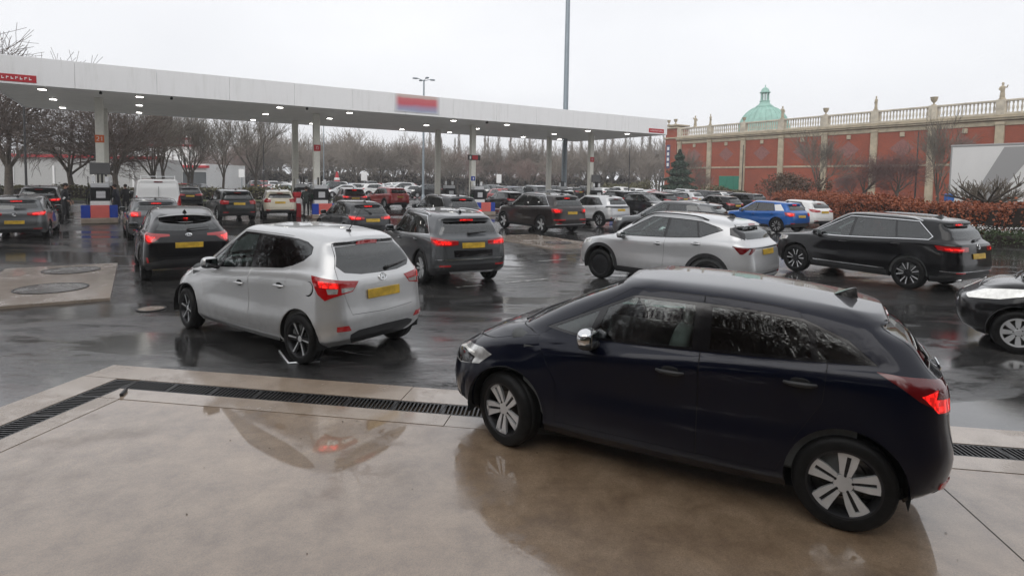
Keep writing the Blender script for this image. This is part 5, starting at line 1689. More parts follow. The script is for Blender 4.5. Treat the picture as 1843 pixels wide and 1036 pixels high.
def make_car(s, loc=(0, 0, 0), rz=0.0):
    S = build_surface(s)
    root = thing(s['name'], s['label'], s.get('cat', 'car'), loc, rz, s.get('group'))
    lod = s.get('lod', 0)
    wb, rw = s['wb'], s.get('rw', 0.32)
    ra = s.get('ra', rw+0.055)
    W, H = s['W'], s['H']
    P = s['paint']
    gc = s.get('gc', 0.2)
    uu = np.linspace(0.2, 0.84, 200)
    o6, o8 = S.outline(6, uu), S.outline(8, uu)
    Bz = lambda x: float(np.interp(x, o6[:, 0], o6[:, 2]))
    Tz = lambda x: float(np.interp(x, o8[:, 0], o8[:, 2]))
    d = s['dlo']
    nb_ = 10
    mb = d.get('mb', 0.012)
    mt = d.get('mt', 0.0)
    bot = [(x, Bz(x)+mb+0.035*max(0.0, (x-d['fb']+0.45)/0.45)) for x in np.linspace(d['fb'], d['rb'], nb_)]
    top = [(x, Tz(x)-mt) for x in np.linspace(d['rt'], d['ft'], nb_)]
    fx = d.get('fmid', [])
    dlo = bot + d.get('rmid', []) + top + fx
    dlo = [(float(a), float(b)) for a, b in dlo]
    bpb, bpt = s['bp']
    zb0, zb1 = Bz(bpb), Tz(bpt)
    def side_of(x0, z0, x1, z1, sgn):    # half plane left (+) or right of a pillar line; returns clip args
        nx, nz = (z1-z0), -(x1-x0)
        l = math.hypot(nx, nz); nx, nz = nx/l, nz/l
        if nx*sgn < 0: nx, nz = -nx, -nz
        return nx, nz
    def cut(poly, xb, xt, sgn, gap):
        nx, nz = side_of(xb, Bz(xb), xt, Tz(xt), sgn)
        return clip(poly, xb+gap*sgn, Bz(xb), nx, nz)
    sill = s.get('sill', gc+0.13)
    reg = []
    st = 0.05 if lod == 0 else 0.08
    fa, rax = wb/2, -wb/2
    # ---- rear and front lower mouldings
    for nm, poly in s.get('clad', []): reg.append((nm if not (nm == 'lower' and poly[0][0] > 0.5) else 'lower_f', 'C', poly, st))
    # ---- doors
    has_doors = s.get('doors', True)
    if has_doors:
        fd = s.get('fd', fa-ra-0.03)
        up = [(x, Tz(x)+0.02) for x in np.linspace(bpt, d['ft']+0.02, 6)]
        fdoor = [(bpb, sill), (fd, sill), (fd, 0.62), (d['fb']+0.05, Bz(d['fb'])-0.02)] + ([(fx[0][0]+0.04, fx[0][1])] if fx else []) + up[::-1]
        rd = s.get('rd', rax+0.12)
        up2 = [(x, Tz(x)+0.02) for x in np.linspace(s.get('rdt', d['rt']+0.1), bpt, 6)]
        rdoor = [(bpb, sill)] + up2[::-1] + [(rd, Bz(rd)), (rd+0.02, 0.84), (rax+ra*0.82, rw+ra*0.72), (rax+ra+0.05, sill)]
        fdoor = [(float(a), float(b)) for a, b in fdoor]; rdoor = [(float(a), float(b)) for a, b in rdoor]
        for nm, pl in (('fdoor', fdoor), ('rdoor', rdoor)):
            reg.append(('gap_s', 'S', pl, st)); reg.append((nm, 'S', inset(densify(pl, 0.06), 0.0045), st))
    # ---- tailgate
    tg = s.get('tailgate')
    if tg:
        reg.append(('gap', 'R', tg, st)); reg.append(('tailgate', 'R', [(a if a > 0.02 else 0.0, b) for a, b in inset(densify(tg, 0.06), 0.006)], st))
    # ---- bonnet
    v4, v6, v8 = S.v[4], S.v[6], S.v[8]
    bn = [(1.0, v4+0.03), (0.81, v4+0.05), (0.80, v6-0.05), (0.83, v6-0.012), (1.0, v6-0.012)]
    reg.append(('gap', 'U', bn, st))
    reg.append(('bonnet', 'U', [(1.0, v4+0.037), (0.8115, v4+0.057), (0.8015, v6-0.05), (0.8315, v6-0.019), (1.0, v6-0.019)], st))
    # ---- windscreen
    reg.append(('trim', 'U', [(1.0, v6+0.005), (0.875, v6+0.005), (0.868, v6+0.02), (0.872, v8-0.02), (0.885, v8+0.0), (1.0, v8+0.0)], st))
    reg.append(('windscreen', 'U', [(1.0, v6+0.05), (0.885, v6+0.05), (0.879, v6+0.07), (0.882, v8-0.035), (0.89, v8-0.02), (1.0, v8-0.02)], st))
    # ---- side glass
    if s.get('chrome_dlo'): reg.append(('chrome_trim', 'S', inset(dlo, -0.013), st))
    reg.append(('trim_s', 'S', dlo, st))
    ins = inset(densify(dlo, 0.08), d.get('ins', 0.016))
    if d.get('qf') is not None:        # front quarter light
        qb, qt = d['qf']
        reg.append(('window_q', 'S', rnd(cut(ins, qb, qt, 1, 0.03), 0.02), st))
        fp = cut(ins, qb, qt, -1, 0.03)
    else:
        fp = ins
    reg.append(('window_f', 'S', cut(fp, bpb, bpt, 1, s.get('bpw', 0.035)), st))
    rp = cut(ins, bpb, bpt, -1, s.get('bpw', 0.035))
    if s.get('cp'):
        cb, ct = s['cp']
        reg.append(('window_c', 'S', cut(rp, cb, ct, -1, 0.022), st))
        rp = cut(rp, cb, ct, 1, 0.022)
    if s.get('rear_glass', True): reg.append(('window_r', 'S', rp, st))
    # ---- rear glass, lights
    for nm, vw, poly in s.get('extra', []): reg.append((nm, vw, poly, st*0.7))
    # ---- arches
    lip = s.get('lip', 0.03)
    for ax, an in ((fa, 'arch_f'), (rax, 'arch_r')):
        reg.append((an, 'S', circle(ax, rw+0.01, ra+lip), 0.04))
    for ax in (fa, rax):
        reg.append(('hole', 'S', circle(ax, rw+0.01, ra), 0.035))
    data = make_skin(S, reg, (64, 34) if lod == 0 else (48, 26))
    gr = data[4]
    if globals().get('DBG'): print({k:len(v) for k,v in gr.items()})
    pl = M_blackplastic
    cfg = {   # region: (part name, material, offset, centred)
        'body': ('body', P, 0, True), 'gap': ('shut_line', M_gap, -0.008, True), 'fdoor': ('door', P, 0, False), 'rdoor': ('door', P, 0, False),
        'tailgate': ('tailgate', P, 0, True), 'bonnet': ('bonnet', P, 0.001, True), 'trim': ('window_trim', M_glossblack, -0.003, True),
        'chrome_trim': ('window_surround', M_chrome, 0.002, True), 'windscreen': ('windscreen', M_screen, -0.004, True),
        'window_q': ('quarter_window', M_glass, -0.006, False), 'window_f': ('window', M_glass, -0.006, False),
        'window_r': ('window', M_glassdark, -0.006, False), 'window_c': ('quarter_window', M_glassdark, -0.006, False),
        'rear_window': ('rear_window', s.get('rglass', M_glassdark), -0.004, True),
        'tail': ('tail_light', M_redlens, 0.006, False), 'tail_lit': ('tail_light', M_redlit, 0.007, False), 'tail_dark': ('tail_light', M_reddark, 0.006, False),
        'tail_clear': ('indicator_lens', M_clearlens, 0.007, False), 'tail_bar': ('light_bar', M_glossblack, 0.003, True),
        'head': ('headlight', M_clearlens, 0.004, False), 'head_lamp': ('headlight_reflector', M_lamp, 0.006, False), 'head_dark': ('headlight_bezel', M_glossblack, 0.005, False),
        'grille': ('grille', M_glossblack, -0.004, True), 'lower': ('lower_bumper', pl, 0.004, True), 'lowerside': ('sill_cladding', pl, 0.006, False),
        'bumper': ('bumper', P, 0.002, True), 'reflector': ('reflector', M_redlens, 0.008, False), 'chrome': ('chrome_strip', M_chrome, 0.006, True),
        'black': ('black_panel', M_glossblack, 0.002, True), 'arch': ('wheel_arch', pl if s.get('suv') else P, 0.012 if s.get('suv') else 0.005, False),
        'flap': ('fuel_flap', P, 0.001, False), 'silver': ('skid_plate', M_alloy, 0.007, True), 'cpillar': ('pillar_panel', s.get('paint2', P), 0.002, False),
        'brake': ('high_brake_light', M_redlit, 0.006, True), 'brake_off': ('high_brake_light', M_redlens, 0.006, True), 'roofpanel': ('roof_panel', s.get('paint2', P), 0.002, True),
    }
    cfg.update(s.get('cfg', {}))
    cfg['arch_f'] = cfg['arch_r'] = cfg['arch']; cfg['lower_f'] = cfg['lower']; cfg['trim_s'] = ('window_trim', M_glossblack, -0.003, False)
    cfg['gap_s'] = ('shut_line', M_gap, -0.008, False)
    parts = {}
    order = sorted(gr, key=lambda k: 0 if k in ('body', 'fdoor', 'rdoor', 'tailgate') else 1)
    for nm in order:
        if nm == 'hole' or nm not in cfg: continue
        if nm == 'flap' and False: continue
        pn, mat, off, ctr = cfg[nm]
        sk = 0.02
        if ctr:
            par = root
            if nm in ('rear_window', 'brake', 'brake_off') and 'tailgate' in parts: par = parts['tailgate']
            parts[nm] = obj(pn, skin_mesh(data, gr[nm], off, pn, mat, both=True, skirt=sk), par)
        else:
            for mir in (False, True):
                if nm in ('flap', 'flap_gap') and mir: continue
                par = root
                if nm in ('window_f', 'window_q') and 'fdoor' in parts: par = parts[('fdoor', mir)]
                if nm == 'window_r' and 'rdoor' in parts: par = parts[('rdoor', mir)]
                o = obj(pn, skin_mesh(data, gr[nm], off, pn, mat, mirror=mir, skirt=sk), par)
                parts[nm] = o; parts[(nm, mir)] = o
    # ---- underside and wheel housings
    g = G()
    ub = np.linspace(0.001, 0.999, 40)
    ol = S.ev(ub, np.zeros(40))
    loop = [(p[0], p[1], p[2]+0.01) for p in ol] + [(p[0], -p[1], p[2]+0.01) for p in ol[::-1]]
    ctr_ = len(loop)
    g.add(loop + [(0, 0, gc+0.02)], [(i, (i+1) % ctr_, ctr_) for i in range(ctr_)])
    for ax in (fa, rax):
        for sy in (-1, 1):
            n = 16
            q = []
            for k in range(n+1):
                a = -0.25 + (PI+0.5)*k/n
                x, z = ax+(ra+0.004)*math.cos(a), rw+0.01+(ra+0.004)*math.sin(a)
                q += [(x, sy*(W/2-0.035), z), (x, sy*(W/2-0.34), z)]
            f = [(2*k, 2*k+1, 2*k+3, 2*k+2) for k in range(n)]
            f.append(tuple(2*k+1 for k in range(n+1)))
            g.add(q, f)
    g.build('underbody', M_underbody, root)
    # ---- wheels
    ty, ri = wheel_meshes(s.get('wheel', 'five'), rw)
    steer = s.get('steer', 0.0)
    yt = W/2 - s.get('wheel_in', 0.03) - 0.105
    for ax in (fa, rax):
        for sy in (1, -1):
            rot = (0, 0, (0 if sy > 0 else PI) + (steer if ax > 0 else 0))
            w = obj('wheel', ty, root, (ax, sy*yt, rw), rot)
            o = obj('rim', s.get('rim_mesh', ri), w)
            o.rotation_euler = (0, s.get('wrot', 0.2)*(1 if ax > 0 else 2.2), 0)
    # ---- interior
    if s.get('interior', lod == 0):
        x0 = max(s['rgb'], s['rt']) + 0.1
        obj('interior', interior_mesh(W, H, x0, s['wsb']-0.05, Bz(0.5)), root)
    else:
        g = G()
        x0, x1 = s['rgb']+0.25, s['wsb']-0.3
        g.sq(((x0+x1)/2, 0, Bz(0)-0.22), (x1-x0, W-0.35, 0.5), 0.3)
        for sy in (-1, 1):
            g.sq((x1-1.1, sy*0.36, 0.95*H/1.5), (0.18, 0.46, 0.7), 0.5)
            g.sq((x1-1.2, sy*0.36, 1.28*H/1.53), (0.1, 0.26, 0.18), 0.6)
            g.sq((x0+0.6, sy*0.36, 1.16*H/1.53), (0.1, 0.26, 0.18), 0.6)
        g.build('interior', M_interior, root, 50)
    # ---- mirrors
    mx, mz = s.get('mirror', (d['fb']-0.22, Bz(d['fb']-0.22)+0.05))
    for sy in (1, -1):
        p, n = S.at('S', mx, mz-0.02, 0.0)
        c = Vector((mx+0.02, sy*(p.y+0.13), mz+0.03))
        g = G()
        g.sq(c, (0.14, 0.22, 0.15), 0.75, 0.75, 14, 10, mi=0)
        g.sq(c+Vector((-0.012, 0, -0.045)), (0.138, 0.216, 0.08), 0.7, 0.7, 14, 8, mi=1)
        g.cbox((mx, sy*(p.y+0.03), mz-0.04), (0.10, 0.12, 0.05), 0.015, mi=1)
        par = parts.get(('fdoor', sy < 0), root)
        mo = g.build('mirror', [s.get('mirror_mat', P), M_blackplastic], par, 50)
        G().cbox(c+Vector((-0.069, 0, 0)), (0.008, 0.17, 0.105), 0.003).build('mirror_glass', M_mirror, root if par is root else par)
    # ---- handles
    if has_doors:
        for i, (hx, hz) in enumerate(s.get('handles', ((bpb+0.12, Bz(bpb)-0.13), (rd+0.10, Bz(rd)-0.12)))):
            for sy in (1, -1):
                g = G()
                q = []
                for t in np.linspace(-0.10, 0.10, 7):
                    p, n = S.at('S', hx+t, hz+0.012*t/0.1*0, 0.008+0.028*(1-(t/0.1)**4))
                    q.append((p.x, sy*p.y, p.z))
                g.tube(q, [0.010, 0.016, 0.018, 0.018, 0.018, 0.016, 0.010], 8)
                p, n = S.at('S', hx, hz, 0.002)
                g.sq((p.x, sy*p.y, p.z), (0.13, 0.012, 0.075), 0.8, mi=1)
                g.build('door_handle', [s.get('handle_mat', P), M_gap], parts.get((('fdoor', 'rdoor')[i], sy < 0), root), 50)
    # ---- plate
    if s.get('plate') is not None:
        pz, px = s['plate'], 0.0
        p, n = S.at('R', 0.0, pz, 0.012)
        m = Matrix.Translation(p) @ frame_from(Vector((n.x, 0, n.z)))
        g = G(); g.cbox((0, 0, 0), (0.53, 0.115, 0.012), 0.004, m=None)
        o = g.build('number_plate', M_plate, root); o.matrix_local = m
    # ---- badge on the tail
    if s.get('badge') is not None:
        bz, kind = s['badge']
        p, n = S.at('R', 0.0, bz, 0.008)
        g = G()
        ring = [(0.06*math.cos(a), 0.042*math.sin(a) if kind != 'round' else 0.06*math.sin(a), 0) for a in [2*PI*k/24 for k in range(25)]]
        g.tube(ring, 0.006, 5)
        if kind == 'H':
            g.tube([(-0.028, -0.032, 0), (-0.012, 0.033, 0)], 0.006, 5); g.tube([(0.012, -0.033, 0), (0.028, 0.032, 0)], 0.006, 5); g.tube([(-0.02, 0.004, 0), (0.02, -0.004, 0)], 0.006, 5)
        elif kind == 'T':
            g.tube([(0.022*math.cos(a), 0.04*math.sin(a), 0.001) for a in [2*PI*k/16 for k in range(17)]], 0.005, 5)
            g.tube([(0.045*math.cos(a), 0.018+0.016*math.sin(a), 0.001) for a in [2*PI*k/16 for k in range(17)]], 0.005, 5)
        elif kind == 'round':
            g.tube([(-0.04, 0.03, 0), (-0.015, -0.045, 0), (0.0, 0.0, 0), (0.015, -0.045, 0), (0.04, 0.03, 0)], 0.006, 5)
        elif kind == 'rings':
            g = G()
            for k in range(4):
                g.tube([(-0.075+0.05*k+0.032*math.cos(a), 0.032*math.sin(a), 0) for a in [2*PI*j/16 for j in range(17)]], 0.004, 5)
        elif kind == 'L':
            g.tube([(0.0, 0.025, 0), (-0.012, -0.02, 0), (0.03, -0.02, 0)], 0.006, 5)
        o = g.build('badge', M_chrome, parts.get('tailgate', root), 60); o.matrix_local = Matrix.Translation(p) @ frame_from(Vector((n.x, 0, n.z)))
    # ---- rear wiper
    if s.get('wiper'):
        (y0, z0), (y1, z1) = s['wiper']
        g = G()
        q = [S.at('R', y0+(y1-y0)*t, z0+(z1-z0)*t, 0.03)[0] for t in np.linspace(0, 1, 6)]
        g.tube(q, [0.02, 0.014, 0.011, 0.01, 0.009, 0.006], 6)
        p, n = S.at('R', y0, z0, 0.012); g.sq(p, (0.05, 0.06, 0.05), 0.7)
        g.build('rear_wiper', M_blackplastic, parts.get('tailgate', root), 50)
    # ---- roof rails
    if s.get('rails'):
        x0, x1, mt_ = s['rails']
        for sy in (1, -1):
            g = G(); q = []
            for t in np.linspace(0, 1, 14):
                x = x0+(x1-x0)*t
                hgt = 0.035*min(1, min(t, 1-t)/0.10)
                p, n = S.at('T', x, W/2-s.get('tumble1', 0.25)-0.02, 0.0)
                q.append((p.x, sy*p.y, p.z+hgt))
            g.tube(q, 0.017, 8)
            g.build('roof_rail', mt_, root, 60)
    # ---- aerial
    ae = s.get('aerial')
    if ae:
        kind, ax_ = ae
        p, n = S.at('T', ax_, 0.002, 0.0)
        g = G()
        if kind == 'fin':
            hh = s.get('fin', 0.07)
            for t in range(1):
                pr = [(-0.085, 0.0), (0.10, 0.0), (0.05, hh*0.35), (-0.02, hh*0.8), (-0.06, hh), (-0.075, hh*0.98)]
                vs_l = []
                for (a, b) in pr:
                    w = 0.034*(1-b/hh)**0.7 + 0.006
                    vs_l.append((p.x+a, w if b < hh*0.9 else 0.005, p.z+b-0.004))
                n_ = len(pr)
                V = vs_l + [(x, -y, z) for x, y, z in vs_l]
                F = [tuple(range(n_))[::-1], tuple(range(n_, 2*n_))] + [(i, (i+1) % n_, n_+(i+1) % n_, n_+i) for i in range(n_)]
                g.add(V, F)
            g.build('aerial', s.get('fin_mat', M_glossblack), root, 40)
        else:
            g.sq(p+Vector((0, 0, 0.008)), (0.09, 0.045, 0.03), 0.8)
            g.tube([p+Vector((0, 0, 0.01)), p+Vector((-0.08, 0, 0.10)), p+Vector((-0.24, 0, 0.30))], [0.007, 0.005, 0.003], 6)
            g.build('aerial', M_blackplastic, root, 50)
    # ---- front wipers
    if s.get('fwiper'):
        for (ya, yb) in ((0.55, -0.05), (0.0, -0.6)):
            g = G()
            def pt(y, v, o):
                u = 1 - (abs(y)/ (W/2-0.12))*(1-0.84)
                q = S.ev([u], [v])[0]; nn = S.nrm(np.array([u]), np.array([v]))[0]
                return (q[0]+nn[0]*o, math.copysign(q[1]+nn[1]*o, y), q[2]+nn[2]*o)
            g.tube([pt(ya+(yb-ya)*t, v6-0.01+0.05*t, 0.02) for t in np.linspace(0, 1, 6)], 0.011, 6)
            g.build('windscreen_wiper', M_blackplastic, root, 50)
    # ---- exhaust
    if s.get('exhaust'):
        for yy in s['exhaust']:
            g = G(); g.lathe([(0.03, 0), (0.035, 0.005), (0.035, 0.2), (0.03, 0.2), (0.03, 0)], 14, m=Matrix.Translation((s['xr']+0.08, yy, gc+0.07)) @ Matrix.Rotation(PI/2, 4, 'Y'))
            g.build('exhaust_pipe', M_chrome, root, 50)
    if s.get('post'): s['post'](S, root, parts, s)
    return root
# ------------------------------------------------------------------ the cars
def base(L, W, H, wb, ohf, **k):
    xf = wb/2+ohf
    d = dict(L=L, W=W, H=H, wb=wb, xf=xf, xr=xf-L)
    d.update(k)
    return d
C_navy = paint('navy_paint', (0.0013, 0.0028, 0.0115), 0.25, 0.3, dirt=0.03, cior=1.36)
C_silver = paint('silver_paint', (0.58, 0.585, 0.585), 0.7, 0.36, dirt=0.35)
C_black = paint('black_paint', (0.0035, 0.0035, 0.0045), 0.1, 0.3, dirt=0.06, cior=1.42)
C_grey = paint('grey_paint', (0.085, 0.09, 0.095), 0.6, 0.34, dirt=0.3)

def spec_jazz():
    s = base(3.98, 1.70, 1.52, 2.53, 0.80, name='navy_hatchback', cat='car', paint=C_navy, gc=0.19, rw=0.315, ra=0.365, lip=0.022)
    R, X = s['xr'], s['xf']
    s.update(label='dark navy five-door hatchback nearest the camera on the wet concrete',
             sh=[(R, 0.985), (R+0.4, 0.99), (-0.3, 0.93), (0.8, 0.885), (1.3, 0.87), (1.72, 0.80), (X, 0.70)],
             belt=[(R, 1.13), (-1.4, 1.095), (-0.6, 1.06), (0.4, 1.01), (0.9, 0.995), (1.35, 1.02)],
             roof=[(-1.70, 1.365), (-1.42, 1.41), (-1.0, 1.465), (-0.4, 1.51), (0.1, 1.515), (0.4, 1.49), (0.7, 1.42)],
             wsb=1.27, wst=0.42, rgb=-1.75, rt=-1.53, tumble0=0.07, tumble1=0.235, wsrx=0.62, wsry=0.30, nose=0.16, spoil=0.05, hoodb=0.045,
             dlo=dict(fb=0.97, ft=0.22, rt=-0.98, rb=-1.43, rmid=[(-1.26, 1.245)], qf=(0.55, 0.40), ins=0.02, mt=0.03),
             bp=(-0.32, -0.32), bpw=0.062, cp=(-1.07, -1.02), fd=0.80, rd=-1.14, rdt=-0.95, wheel='split5', steer=R_(-20), wrot=0.5,
             plate=0.82, badge=(1.0, 'H'), aerial=('fin', -1.25), fin=0.075, fin_mat=C_black, handle_mat=M_blackplastic, mirror_mat=M_chrome, mirror=(0.50, 1.03),
             handles=((-0.12, 0.895), (-0.98, 0.95)), fwiper=True,
             tailgate=[(0, 0.55), (0.50, 0.56), (0.56, 0.8), (0.60, 1.09), (0.50, 1.335), (0, 1.36)],
             clad=[('lower', [(0, 0), (0.2, 0), (0.18, 0.36), (0, 0.38)]), ('lower', [(1, 0), (0.86, 0), (0.87, 0.30), (1, 0.32)])])
    s['extra'] = [('rear_window', 'R', [(0, 1.07), (0.57, 1.10), (0.53, 1.20), (0.48, 1.315), (0, 1.335)]),
                  ('tail_dark', 'C', [(0.115, 1.02), (0.20, 1.06), (0.272, 1.075), (0.225, 0.93), (0.18, 0.84), (0.115, 0.84)]),
                  ('tail_lit', 'C', [(0.125, 0.985), (0.195, 0.995), (0.222, 0.96), (0.195, 0.855), (0.125, 0.855)]),
                  ('black_side', 'C', [(0.135, 0.995), (0.19, 1.005), (0.20, 0.94), (0.135, 0.93)]),
                  ('reflector', 'C', [(0.13, 0.36), (0.19, 0.36), (0.19, 0.40), (0.13, 0.40)]),
                  ('brake_off', 'R', [(0, 1.337), (0.14, 1.335), (0.14, 1.352), (0, 1.355)]),
                  ('head', 'C', [(0.79, 0.66), (0.782, 0.76), (0.80, 0.79), (0.84, 0.765), (0.865, 0.70), (0.86, 0.61), (0.82, 0.60)]),
                  ('head_dark', 'C', [(0.80, 0.64), (0.80, 0.70), (0.825, 0.72), (0.855, 0.69), (0.852, 0.625), (0.82, 0.61)]),
                  ('head_lamp', 'C', [(0.805, 0.735), (0.838, 0.735), (0.853, 0.70), (0.848, 0.69), (0.833, 0.718), (0.805, 0.722)]),
                  ('grille', 'C', [(1, 0.58), (0.89, 0.58), (0.87, 0.55), (0.88, 0.50), (1, 0.49)]),
                  ('grille', 'C', [(1, 0.44), (0.87, 0.44), (0.84, 0.38), (0.87, 0.30), (1, 0.29)]),
                  ('chrome', 'C', [(0.82, 0.30), (0.87, 0.315), (0.87, 0.30), (0.82, 0.285)])]
    s['cfg'] = {'black_side': ('light_bezel', M_reddark, 0.010, False)}
    return s

def spec_ix20():
    # compact silver five-door
    s = base(4.20, 1.765, 1.63, 2.76, 0.80, name='silver_hatchback', paint=C_silver, gc=0.2, rw=0.31, ra=0.37, lip=0.03)
    R, X = s['xr'], s['xf']
    s.update(label='silver hatchback with lit tail lights waiting beside the drain, open fuel flap',
             sh=[(R, 1.03), (R+0.4, 1.03), (-0.3, 0.94), (0.8, 0.86), (1.3, 0.86), (1.8, 0.82), (X, 0.74)],
             belt=[(R, 1.16), (-1.4, 1.165), (-1.0, 1.135), (-0.33, 1.08), (0.5, 1.0), (1.1, 0.965), (1.5, 1.0)],
             roof=[(R+0.2, 1.515), (-1.35, 1.585), (-0.6, 1.63), (0.0, 1.635), (0.35, 1.60), (0.7, 1.52)],
             wsb=1.42, wst=0.36, rgb=-1.88, rt=-1.66, tumble0=0.08, tumble1=0.26, wsrx=0.66, wsry=0.30, nose=0.20, spoil=0.03, hoodb=0.05, rooft=0.09,
             dlo=dict(fb=1.04, ft=0.12, rt=-0.88, rb=-0.98, rmid=[(-1.16, 1.19), (-1.33, 1.26), (-1.42, 1.345), (-1.40, 1.43), (-1.28, 1.485), (-1.1, 1.515)], qf=(0.56, 0.28), ins=0.02),
             bp=(-0.34, -0.31), bpw=0.05, fd=0.86, rd=-1.14, rdt=-1.0, wheel='spoke6', steer=R_(-8), wrot=0.1,
             plate=0.86, badge=(1.045, 'H'), aerial=('rod', -1.30), mirror=(0.60, 1.05), mirror_mat=C_silver,
             wiper=((-0.12, 1.14), (-0.50, 1.19)), handles=((-0.12, 0.875), (-1.0, 0.935)), fwiper=True,
             tailgate=[(0, 0.62), (0.50, 0.64), (0.56, 0.80), (0.64, 1.06), (0.62, 1.2), (0.50, 1.48), (0, 1.51)],
             clad=[('lower', [(0, 0), (0.155, 0), (0.14, 0.40), (0.11, 0.44), (0, 0.45)])])
    s['extra'] = [('black', 'R', [(0, 1.455), (0.50, 1.44), (0.485, 1.475), (0, 1.50)]),
                  ('rear_window', 'R', [(0, 1.10), (0.30, 1.105), (0.52, 1.14), (0.60, 1.22), (0.54, 1.35), (0.49, 1.435), (0, 1.452)]),
                  ('brake_off', 'R', [(0, 1.45), (0.17, 1.445), (0.17, 1.485), (0, 1.495)]),
                  ('tail', 'C', [(0.10, 1.035), (0.17, 1.065), (0.245, 1.105), (0.268, 1.11), (0.258, 1.03), (0.235, 0.90), (0.213, 0.83), (0.19, 0.87), (0.16, 0.90), (0.125, 0.92)]),
                  ('tail_lit', 'C', [(0.175, 1.035), (0.238, 1.06), (0.232, 0.985), (0.175, 0.97)]),
                  ('tail_clear', 'C', [(0.118, 0.965), (0.165, 0.975), (0.165, 0.915), (0.125, 0.932)]),
                  ('tail_clear', 'C', [(0.175, 0.965), (0.21, 0.97), (0.205, 0.905), (0.178, 0.91)]),
                  ('flap_gap', 'S', circle(-1.555, 0.95, 0.092, 20)), ('flap', 'S', circle(-1.535, 0.955, 0.082, 20)),
                  ('reflector', 'C', [(0.14, 0.455), (0.185, 0.46), (0.185, 0.52), (0.15, 0.52)]),
                  ('head', 'C', [(0.775, 0.80), (0.77, 0.90), (0.80, 0.885), (0.84, 0.83), (0.855, 0.74), (0.82, 0.70)]),
                  ('grille', 'C', [(1, 0.55), (0.89, 0.55), (0.87, 0.45), (0.88, 0.35), (1, 0.33)])]
    s['cfg'] = {'flap_gap': ('fuel_flap_recess', M_gap, -0.008, False)}
    return s
